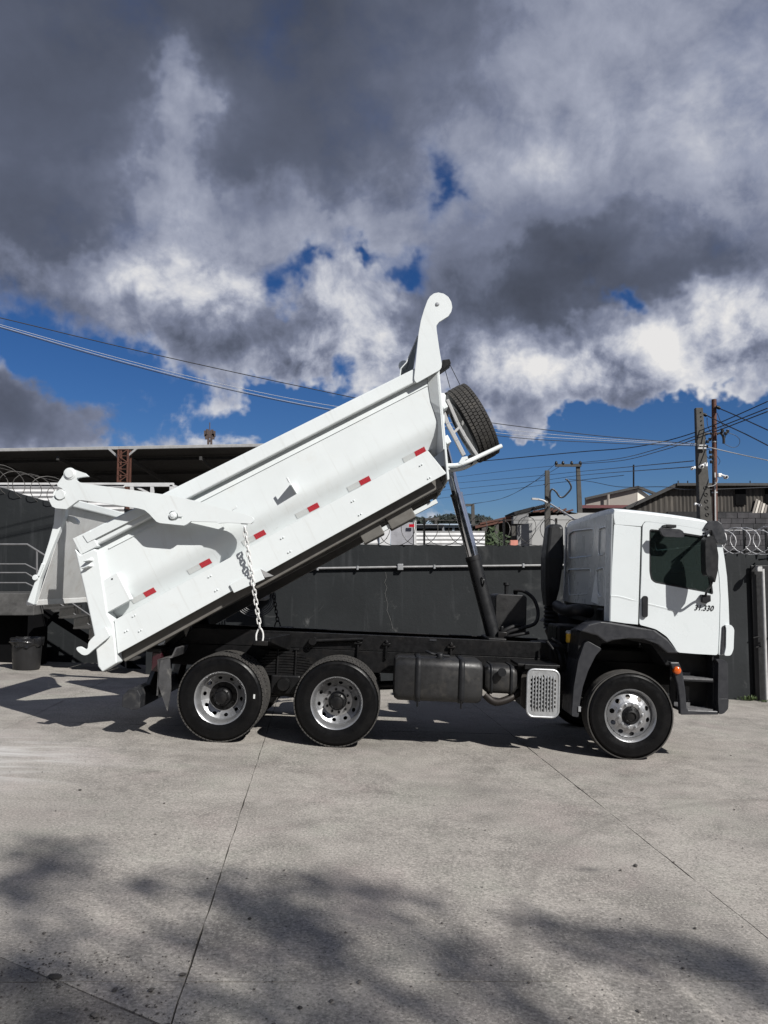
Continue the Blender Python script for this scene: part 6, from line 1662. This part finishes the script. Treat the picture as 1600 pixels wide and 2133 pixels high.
MB().bar(bp_(1328, 1014.5, -0.2), bp_(1371, 1031, 0.8), 0.16, 0.14).build('roof_edge', ROOFU, bb)
MB().tube([bp_(1267, 1030, -0.3), bp_(1267, 1075, -0.3)], 0.08, 6).build('down_pipe', TAUPE, bb)
MB().tube([bp_(1320, 1020, 0), bp_(1320, 968, 0)], 0.05, 6).build('roof_aerial', CHAS, bb)
rr_ = empty('red_roof_shed', at(1270, 1080, 42)); tag(rr_, 'low shed with a dull red roof just above the cab', 'shed')
def rp_(px, py, dy=0): return at(px, py, 42+dy) - rr_.location
quad('roof', paint('dull_red_roof', (0.10, 0.028, 0.025), 0.7, var=0.25, scale=2), rr_, [rp_(1212, 1058), rp_(1320, 1058), rp_(1322, 1052, 3), rp_(1214, 1052, 3)], 0.3)
quad('wall', paint('brown_wall', (0.06, 0.052, 0.045), 0.9, var=0.3, scale=1), rr_, [rp_(1212, 1110, 0.3), rp_(1320, 1110, 0.3), rp_(1320, 1059, 0.3), rp_(1212, 1059, 0.3)], 0.3)
LDY = 27.0
ld = empty('corrugated_shed', at(1480, 1100, LDY)); tag(ld, 'long weathered dark corrugated shed behind the utility poles at right', 'shed')
def lp_(px, py, dy=0): return at(px, py, LDY+dy) - ld.location
def old_sheet():
    m, g, bs = new_mat('weathered_sheet')
    pos = g.n('ShaderNodeTexCoord').outputs['Object']
    n = g.noise(g.v('MULTIPLY', pos, (5.0, 1, 0.45)), 1.4, 7, 0.65); f = g.noise(pos, 1.1, 5, 0.6)
    c = g.ramp(n, [(0.30, (0.020, 0.018, 0.016)), (0.55, (0.052, 0.045, 0.038)), (0.78, (0.12, 0.105, 0.088))])
    c = g.mix(g.mr(f, 0.42, 0.7, 0, 0.6), c, (0.03, 0.027, 0.024))
    g.put(bs.inputs['Base Color'], c); bs.inputs['Roughness'].default_value = 0.8
    return m
OLDS = old_sheet()
# raking gable end, then the long side
gpts = [lp_(1300, 1062), lp_(1410, 1011)]
n = 40; m = MB(); top = []
for k in range(n+1):
    t = k/n; p = gpts[0].lerp(gpts[1], t); top.append(Vector((p.x, 0.014*(0, 1, 0, -1)[k % 4], p.z)))
zb__ = lp_(1300, 1140).z
m.add([(p.x, p.y, zb__) for p in top] + top, [(k, k+1, n+1+k+1, n+1+k) for k in range(n)]); m.build('gable_sheet', OLDS, ld, fix=False)
MB().bar(gpts[0]+Vector((0, -0.1, 0.03)), gpts[1]+Vector((0, -0.1, 0.03)), 0.3, 0.10).build('verge', ROOFU, ld)
x0, x1 = lp_(1410, 1011).x, lp_(1720, 1011).x; zt2 = lp_(1410, 1013).z; zl2 = lp_(1410, 1068).z
o = corrugated((x0, 0, 0), (x1, 0, 0), zl2, zt2, 0.13, 0.014, 'side_sheet', OLDS, ld)
MB().bar((x0-0.1, -0.1, zt2+0.04), (x1, -0.1, zt2+0.04), 0.4, 0.09).build('eaves', ROOFU, ld)
for (xa_, xb_, ya_, yb_) in ((1530, 1553, 1018, 1052), (1592, 1640, 1018, 1048)):
    p, q = lp_(xa_, ya_), lp_(xb_, yb_); MB().box(p.x, q.x, -0.06, -0.04, q.z, p.z).build('dark_opening', BLACKW, ld)
for k in range(5):
    p, q = lp_(1575+k*5, 1040+k*3), lp_(1566+k*6, 1072); MB().bar((p.x, -0.07, p.z), (q.x, -0.07, q.z), 0.03, 0.07).build('pale_strip', CREAM if k % 2 else TAUPE, ld)
# lower wall of that shed: courses of grey blocks
BLK = [paint('old_block%d' % k, c, 0.9, var=0.3, scale=3, bump=0.4, bump_scale=14) for k, c in enumerate(((0.040, 0.039, 0.043), (0.050, 0.048, 0.052), (0.030, 0.030, 0.033)))]
r_ = random.Random(6)
xb0, xb1 = lp_(1478, 1100).x, lp_(1620, 1100).x; zc_top = lp_(1500, 1069).z; course = 0.19
for j in range(7):
    x = xb0 - r_.uniform(0, 0.3); z = zc_top - (j+1)*course
    while x < xb1:
        w = r_.uniform(0.36, 0.44)
        MB().box(x, x+w-0.014, -0.12+r_.uniform(-0.012, 0.012), 0.05, z+0.012, z+course).build('block', r_.choice(BLK), ld)
        x += w
MB().box(lp_(1390, 1100).x, xb1+0.5, -0.08, 0.08, zc_top-7*course-2.5, zc_top+0.05).build('block_bed', DKIN, ld)
for i, px in enumerate((1413, 1433, 1563)):
    p = lp_(px, 1012); MB().tube([(p.x, 0, p.z), (p.x, 0, p.z+0.18)], 0.02, 6).build('ridge_stub', CHAS, ld)

# ------------------------------------------------------------------ utility poles
def square_pole(name, top, bot, w0, w1, label, holes=0, d=0.7):
    o = empty(name, bot); v = top-bot; m = MB()
    m.hexa([Vector((-w1/2, -w1*d/2, 0)), Vector((w1/2, -w1*d/2, 0)), Vector((w1/2, w1*d/2, 0)), Vector((-w1/2, w1*d/2, 0)), v+Vector((-w0/2, -w0*d/2, 0)), v+Vector((w0/2, -w0*d/2, 0)), v+Vector((w0/2, w0*d/2, 0)), v+Vector((-w0/2, w0*d/2, 0))])
    m.build('pole_shaft', CONC, o, bevel=0.015)
    for k in range(holes):
        t = 0.97 - k*0.028; w = w1 + (w0-w1)*t; q = v*t
        MB().lathe([(0.0, -0.004), (0.018, -0.003), (0.022, 0.01)], (q.x+w*0.15, -w*d/2-0.0, q.z), 10).build('bolt_hole', CHAS, o)
    return tag(o, label, 'utility pole', 'utility poles behind the wall')
PY = 17.5
pt_, pbm = at(1455, 850, PY), at(1476, 1240, PY)
mp = square_pole('utility_pole', pt_, pbm, 0.165, 0.36, 'thick square concrete pole with round openings, left of the rusty pole at right', 0)
# round openings down the lower face
for k in range(9):
    py = 860 + k*9 if k < 4 else 1018 + (k-4)*14
    t = (1240-py)/390; q = (pt_-pbm)*t; w = 0.36+(0.165-0.36)*t
    R = 0.014 if k < 4 else 0.045
    MB().lathe([(R*0.72, -0.012), (R, -0.010), (R*1.02, 0.01), (R*0.7, 0.01)], (q.x+w*0.12, -w*0.35-0.004, q.z), 16).build('pole_opening', CHAS if k < 4 else CONC, mp)
    if k >= 4 and False: MB().lathe([(0.0, -0.002), (R*0.72, -0.002)], (q.x+w*0.12, -w*0.35-0.003, q.z), 16).build('opening_back', BLACKW, mp)
rpl = empty('rusty_pole', at(1491, 1240, PY+0.1)); tag(rpl, 'rusty round steel pole with conduit, rightmost of the poles', 'utility pole', 'utility poles behind the wall')
v = at(1487.5, 832, PY+0.1) - rpl.location
MB().tube([Vector((0, 0, 0)), v], 0.055, 14).build('pole_tube', RUST, rpl)
MB().tube([Vector((-0.02, -0.075, 0)), v*0.62 + Vector((-0.03, -0.075, 0))], 0.022, 8).build('conduit_pipe', PALE, rpl)
for t in (0.36, 0.52, 0.78): MB().lathe([(0.062, -0.015), (0.062, 0.015)], tuple(v*t), 14, axis='z').build('pole_band', STEEL, rpl)
for (px, py) in ((1496, 848), (1468, 863)):
    q = at(px, py, PY) - rpl.location; m = MB()
    for k in range(3): m.lathe([(0.012, -0.03), (0.04, -0.02), (0.04, 0.0), (0.012, 0.01)], (q.x-0.02+k*0.028, q.y, q.z-0.01*k), 10, axis='x')
    m.tube([(q.x-0.08, q.y, q.z), (q.x+0.06, q.y, q.z-0.02)], 0.010, 6); m.build('insulator', CHAS, rpl)
for (pts, r) in (([(1469, 915), (1468, 905), (1476, 903), (1483, 904)], 0.022), ([(1494, 904), (1501, 902), (1507, 910), (1508, 924)], 0.03), ([(1473, 870), (1474, 885), (1480, 900), (1483, 915)], 0.008), ([(1494, 860), (1500, 875), (1508, 888), (1512, 886)], 0.007),
                 ([(1483, 945), (1475, 935), (1470, 945), (1478, 955), (1486, 945)], 0.008), ([(1508, 900), (1530, 906), (1541, 916), (1538, 928), (1526, 932), (1510, 925)], 0.006), ([(1494, 950), (1500, 960), (1497, 968)], 0.006), ([(1484, 946), (1487, 955), (1486, 975), (1488, 1000)], 0.012), ([(1502, 890), (1504, 900), (1512, 905), (1508, 918)], 0.008)):
    MB().tube(bez([at(px, py, PY-0.05)-rpl.location for px, py in pts], 6), r, 6).build('cable_loop', WIRE, rpl)
for (px, py) in ((1472, 930), (1480, 942), (1481, 952), (1482, 962), (1479, 915), (1505, 897), (1512, 903), (1516, 898), (1474, 920)):
    q = at(px, py, PY-0.08)-rpl.location; MB().box(q.x-0.028, q.x+0.028, q.y-0.03, q.y+0.03, q.z-0.035, q.z+0.035).build('cable_clamp', CHAS, rpl, bevel=0.008)
m = MB(); q = at(1464, 926, PY-0.15) - rpl.location; m.box(q.x-0.11, q.x+0.08, q.y, q.y+0.03, q.z-0.03, q.z+0.0); m.box(q.x-0.11, q.x+0.08, q.y, q.y+0.03, q.z-0.10, q.z-0.06); m.build('pole_clamp', PALE, rpl)
# cameras on the poles
def cctv(name, loc, label, aim=1, size=1.0):
    o = empty(name, loc); WH = paint('camera_white', (0.75, 0.75, 0.74), 0.4, var=0.04); s = size
    MB().box(-0.05*s, 0.05*s, -0.05*s, 0.05*s, -0.05*s, 0.05*s).build('mount_box', WH, o, bevel=0.012)
    MB().tube([(0.04*aim*s, -0.03, 0.0), (0.11*aim*s, -0.06, -0.03*s)], 0.028*s, 10).build('camera_arm', WH, o)
    MB().lathe([(0.0, -0.06*s), (0.045*s, -0.055*s), (0.055*s, 0.0), (0.05*s, 0.05*s), (0.0, 0.055*s)], (0.13*aim*s, -0.07, -0.06*s), 16).build('camera_body', WH, o)
    MB().lathe([(0.0, -0.07*s), (0.03*s, -0.068*s), (0.034*s, -0.05*s)], (0.13*aim*s, -0.07, -0.06*s), 14).build('lens', BLKPL, o)
    return tag(o, label, 'camera', 'security cameras on the poles')
cctv('security_camera', at(1469, 968, PY-0.2), 'white security camera with black dome on the concrete pole', -1, 0.9)
cctv('security_camera', at(1499, 990, PY-0.1), 'white security camera on the right side of the rusty pole', 1, 0.85)
cctv('security_camera', at(1446, 974, PY-0.2), 'small dark-lensed camera on the left side of the concrete pole', -1, 0.6)
cctv('security_camera', at(1449, 1050, PY-0.3), 'white camera low on the concrete pole just above the cab roof', 1, 0.55)
cw = empty('camera_cable', at(1496, 1000, PY-0.12)); tag(cw, 'white looping cable from the right camera to the concrete pole', 'cable')
MB().tube(bez([at(px, py, PY-0.12)-cw.location for px, py in ((1496, 996), (1493, 1006), (1485, 1012), (1475, 1013))], 6), 0.008, 6).build('cable_run', PALE, cw)
# farther poles
PY2 = 38.0
p2 = square_pole('utility_pole', at(1140, 980, PY2), at(1141, 1140, PY2), 0.22, 0.30, 'distant concrete pole standing left of the cab stack')
p3 = square_pole('utility_pole', at(1204, 968, PY2+3), at(1209, 1100, PY2+3), 0.2, 0.28, 'distant concrete pole with long crossarm, above the cab rear')
q = at(1204, 970, PY2+3) - p3.location; q2 = at(1156, 970, PY2+3) - p3.location
MB().bar((q2.x, -0.1, q2.z), (q.x+0.15, -0.1, q.z+0.0), 0.12, 0.14).build('crossarm', CONC, p3)
for px in (1158, 1172, 1190, 1208):
    w = at(px, 967, PY2+3) - p3.location; MB().lathe([(0.05, -0.1), (0.09, 0.0), (0.07, 0.1), (0.03, 0.16)], (w.x, -0.1, w.z), 10, axis='z').build('insulator', CHAS, p3)
p4 = square_pole('utility_pole', at(985, 1050, 62), at(986, 1130, 62), 0.25, 0.34, 'farthest concrete pole with crossarm, just right of the ram')
a_, b_ = at(970, 1052, 62) - p4.location, at(988, 1052, 62) - p4.location; MB().bar(a_, b_, 0.14, 0.2).build('crossarm', CONC, p4)
p5 = square_pole('utility_pole', at(908, 1082, 70), at(908, 1130, 70), 0.22, 0.3, 'far pale pole with crossarm between the bed and the ram')
a_, b_ = at(882, 1082, 70) - p5.location, at(915, 1080, 70) - p5.location; MB().bar(a_, b_, 0.14, 0.2).build('crossarm', CONC, p5)
sl_ = empty('street_lamp', at(1141, 1060, PY2-0.3)); tag(sl_, 'thin street lamp arm reaching left from the distant pole', 'street lamp')
MB().tube(bez([at(1140, 1047, PY2-0.3)-sl_.location, at(1130, 1042, PY2-0.3)-sl_.location, at(1120, 1040, PY2-0.3)-sl_.location], 5), 0.05, 8).build('lamp_arm', PALE, sl_)
a_, b_ = at(1108, 1039, PY2-0.3)-sl_.location, at(1122, 1040, PY2-0.3)-sl_.location; MB().bar(a_, b_, 0.2, 0.09).build('lamp_head', PALE, sl_)
gw = empty('stay_wire', at(1147, 1050, PY2-0.2)); tag(gw, 'pale stay wire slanting down right from the distant pole', 'cable')
MB().tube([at(1147, 1050, PY2-0.2)-gw.location, at(1200, 1083, PY2-6)-gw.location], 0.04, 6).build('wire_run', PALE, gw)

# ------------------------------------------------------------------ overhead cables
def cable(name, pts, r, mat, label, group='overhead cables'):
    P = [at(px, py, Y) for px, py, Y in pts]
    o = empty(name, P[0]); MB().tube([p-P[0] for p in bez(P, 8)], r, 5).build('cable_run', mat, o)
    return tag(o, label, 'cable', group)
cable('overhead_cable', [(-60, 650, 13), (0, 662, 13.2), (250, 722, 14), (500, 778, 14.8), (735, 828, 15.5), (880, 858, 16), (1040, 883, 16.5), (1250, 908, 17), (1450, 925, 17.4)], 0.009, WIRE, 'topmost thin dark cable crossing the left sky to the concrete pole')
cable('overhead_cable', [(-60, 662, 13), (0, 676, 13.2), (240, 744, 14), (480, 804, 14.8), (710, 848, 15.5), (1040, 893, 16.5), (1250, 913, 17), (1450, 924, 17.4)], 0.005, WIREL, 'upper bright cable of the pair crossing the left sky')
cable('overhead_cable', [(-60, 664, 13), (0, 680, 13.2), (240, 749, 14), (480, 810, 14.8), (710, 856, 15.5), (1040, 902, 16.5), (1250, 917, 17), (1450, 927, 17.4)], 0.0055, WIREL, 'lower bright cable of the pair crossing the left sky')
cable('overhead_cable', [(-60, 668, 13), (0, 682.5, 13.2), (240, 752, 14), (480, 812.5, 14.8), (710, 858.5, 15.5), (1040, 908, 16.5), (1250, 922, 17), (1450, 929, 17.4)], 0.008, WIRE, 'dark cable just under the bright pair in the left sky')
for i, (pts, lab) in enumerate((
    ([(1010, 960, 22), (1200, 942, 20), (1330, 930, 18.5), (1450, 900, 17.5), (1600, 836, 16)], 'dark cable rising right past the concrete pole to the top right edge'),
    ([(1205, 964, 38), (1290, 955, 30), (1370, 935, 22), (1450, 908, 17.5), (1600, 850, 15)], 'dark cable from the distant crossarm rising to the right edge'),
    ([(1190, 967, 38), (1290, 960, 30), (1380, 938, 22), (1450, 914, 17.5), (1600, 857, 15)], 'second dark cable from the crossarm rising to the right edge'),
    ([(940, 995, 60), (1080, 978, 50), (1150, 971, 41)], 'upper faint cable between the far pole and the crossarm'),
    ([(930, 1008, 60), (1110, 992, 45), (1210, 982, 40), (1445, 960, 17.5)], 'faint long cable behind the ram, second from top'),
    ([(915, 1022, 60), (1110, 1003, 45), (1210, 990, 40), (1445, 972, 17.5)], 'faint long cable behind the ram, third from top'),
    ([(900, 1040, 60), (1110, 1013, 45), (1140, 1008, 38), (1300, 990, 30)], 'faint cable behind the ram reaching the distant pole'),
    ([(985, 1049, 62), (1040, 1040, 52), (1100, 1012, 45), (1155, 968, 41)], 'sagging cable from the farthest pole up to the crossarm'),
    ([(985, 1050, 62), (1050, 1037, 52), (1110, 1005, 45), (1172, 968, 41)], 'second sagging cable from the farthest pole to the crossarm'),
    ([(880, 1083, 70), (940, 1070, 66), (985, 1050, 62)], 'faint short cable left of the farthest pole'),
    ([(1497, 850, 17.5), (1530, 864, 17), (1600, 896, 16)], 'dark cable falling right from the top of the rusty pole'),
    ([(1470, 864, 17.5), (1510, 884, 17), (1555, 905, 16.5), (1600, 928, 16)], 'thick dark cable falling right from the concrete pole'),
    ([(1470, 930, 17.5), (1530, 944, 17), (1600, 959, 16)], 'pale-grey cable falling right from the pole clamp'),
    ([(1185, 998, 38), (1230, 1003, 34), (1290, 1014, 30), (1380, 1014, 25), (1440, 1020, 18), (1600, 1015, 20)], 'long slack cable crossing before the gabled building'))):
    cable('overhead_cable', pts, 0.012 if i not in (10, 11) else 0.013, WIRE if i != 12 else PALE, lab)
lp = empty('slack_loop', at(1165, 1010, PY2-0.4)); tag(lp, 'slack black cable loop hanging right of the distant pole', 'cable')
MB().tube(bez([at(px, py, PY2-0.4)-lp.location for px, py in ((1147, 1045), (1146, 1028), (1150, 1019), (1158, 1024), (1165, 1034), (1172, 1036), (1180, 1030), (1190, 1016), (1184, 1002), (1178, 998))], 6), 0.045, 6).build('cable_run', WIRE, lp)

# ------------------------------------------------------------------ tree behind the camera that shades the foreground
def shade_tree():
    o = empty('shade_tree', (10.5, -7.4, gz(10.5, -7.4))); r = random.Random(12)
    leaves = MB(); limbs = MB()
    k_h = 12.5; sd = -SUN_DIR
    spots = [(100, 1790, 0.34, 0.20), (40, 1850, 0.28, 0.16), (300, 1848, 0.16, 0.07), (470, 1850, 0.26, 0.13), (545, 1885, 0.28, 0.16), (610, 1930, 0.28, 0.16), (680, 1975, 0.28, 0.15), (640, 1836, 0.18, 0.07), (720, 1850, 0.20, 0.08), (800, 1880, 0.22, 0.10), (880, 1875, 0.14, 0.05),
             (930, 1970, 0.16, 0.07), (1000, 2010, 0.20, 0.08), (1140, 1932, 0.20, 0.08), (1240, 1955, 0.24, 0.10), (1380, 1985, 0.24, 0.11), (1520, 2005, 0.28, 0.13), (1600, 2050, 0.26, 0.14), (90, 1960, 0.34, 0.10), (60, 2090, 0.36, 0.14), (250, 2100, 0.36, 0.12), (520, 2090, 0.34, 0.09), (740, 2095, 0.34, 0.10), (960, 2105, 0.32, 0.08), (400, 1960, 0.20, 0.07)]
    hub = Vector((0, 0, 9.6))
    for (px, py, rad, dens) in spots:
        d = ray(px, py); t = (CAM_Z - 0.184) / (-d.z - 0.0424*d.x - 0.02*d.y); g_ = Vector((d.x*t, d.y*t, CAM_Z + d.z*t))
        c = g_ + sd*((k_h + r.uniform(-0.6, 1.0))/sd.z) - o.location
        n = int(640*dens*rad/0.09*0.5)
        for k in range(n):
            q = c + Vector((r.gauss(0, rad*0.62), r.gauss(0, rad*0.62), r.gauss(0, rad*0.5)))
            a = Vector((r.gauss(0, 1), r.gauss(0, 1), r.gauss(0, 0.6))).normalized()*r.uniform(0.045, 0.075); b_ = a.orthogonal().normalized()*a.length*0.45
            leaves.add([q-a, q+b_, q+a, q-b_], [(0, 1, 2, 3)])
        mid = hub.lerp(c, 0.5) + Vector((0, 0, 0.3)); limbs.tube(bez([hub, mid, c], 4), [0.05-0.0045*i for i in range(9)], 5)
    leaves.build('crown', paint('broad_leaf_green', (0.05, 0.085, 0.022), 0.6, var=0.35, scale=2), o, fix=False)
    BARK = paint('grey_bark', (0.10, 0.085, 0.07), 0.9, var=0.3, scale=6, bump=0.4)
    tr_ = MB().tube([(0, 0, -0.3), (0.05, 0.02, 3.0), (-0.03, 0.05, 6.2), (0, 0, 9.8)], [0.26, 0.2, 0.16, 0.11], 12).build('trunk', BARK, o)
    limbs.build('limbs', BARK, tr_)
    return tag(o, 'leafy tree behind the camera whose branches shade the near concrete', 'tree')
shade_tree()
# warehouse across the yard, behind the camera: mirrored in the cab window, its height added to block low sky light
wh = empty('warehouse', (0, -14.0, gz(0, -12))); tag(wh, 'long dark warehouse across the yard, mirrored in the cab window', 'warehouse')
MB().box(-26, 26, -0.3, 0, -1.5, 2.9).build('plinth_wall', paint('green_grey_render', (0.10, 0.115, 0.10), 0.85, var=0.25, scale=0.8, grime=(0.05, 0.055, 0.05), grime_amt=0.6), wh)
o = corrugated((-26, -0.15, 0), (26, -0.15, 0), 2.9, 8.6, 0.3, 0.04, 'sheet_wall', DARKSH, wh)
MB().box(-26.3, 26.3, -8, 0.5, 8.6, 8.75).build('roof_edge', ROOFU, wh)
for k in range(9):
    MB().box(-23.2+5.6*k, -22.8+5.6*k, 0.0, 0.12, -1.5, 8.6).build('wall_column', CONC, wh)
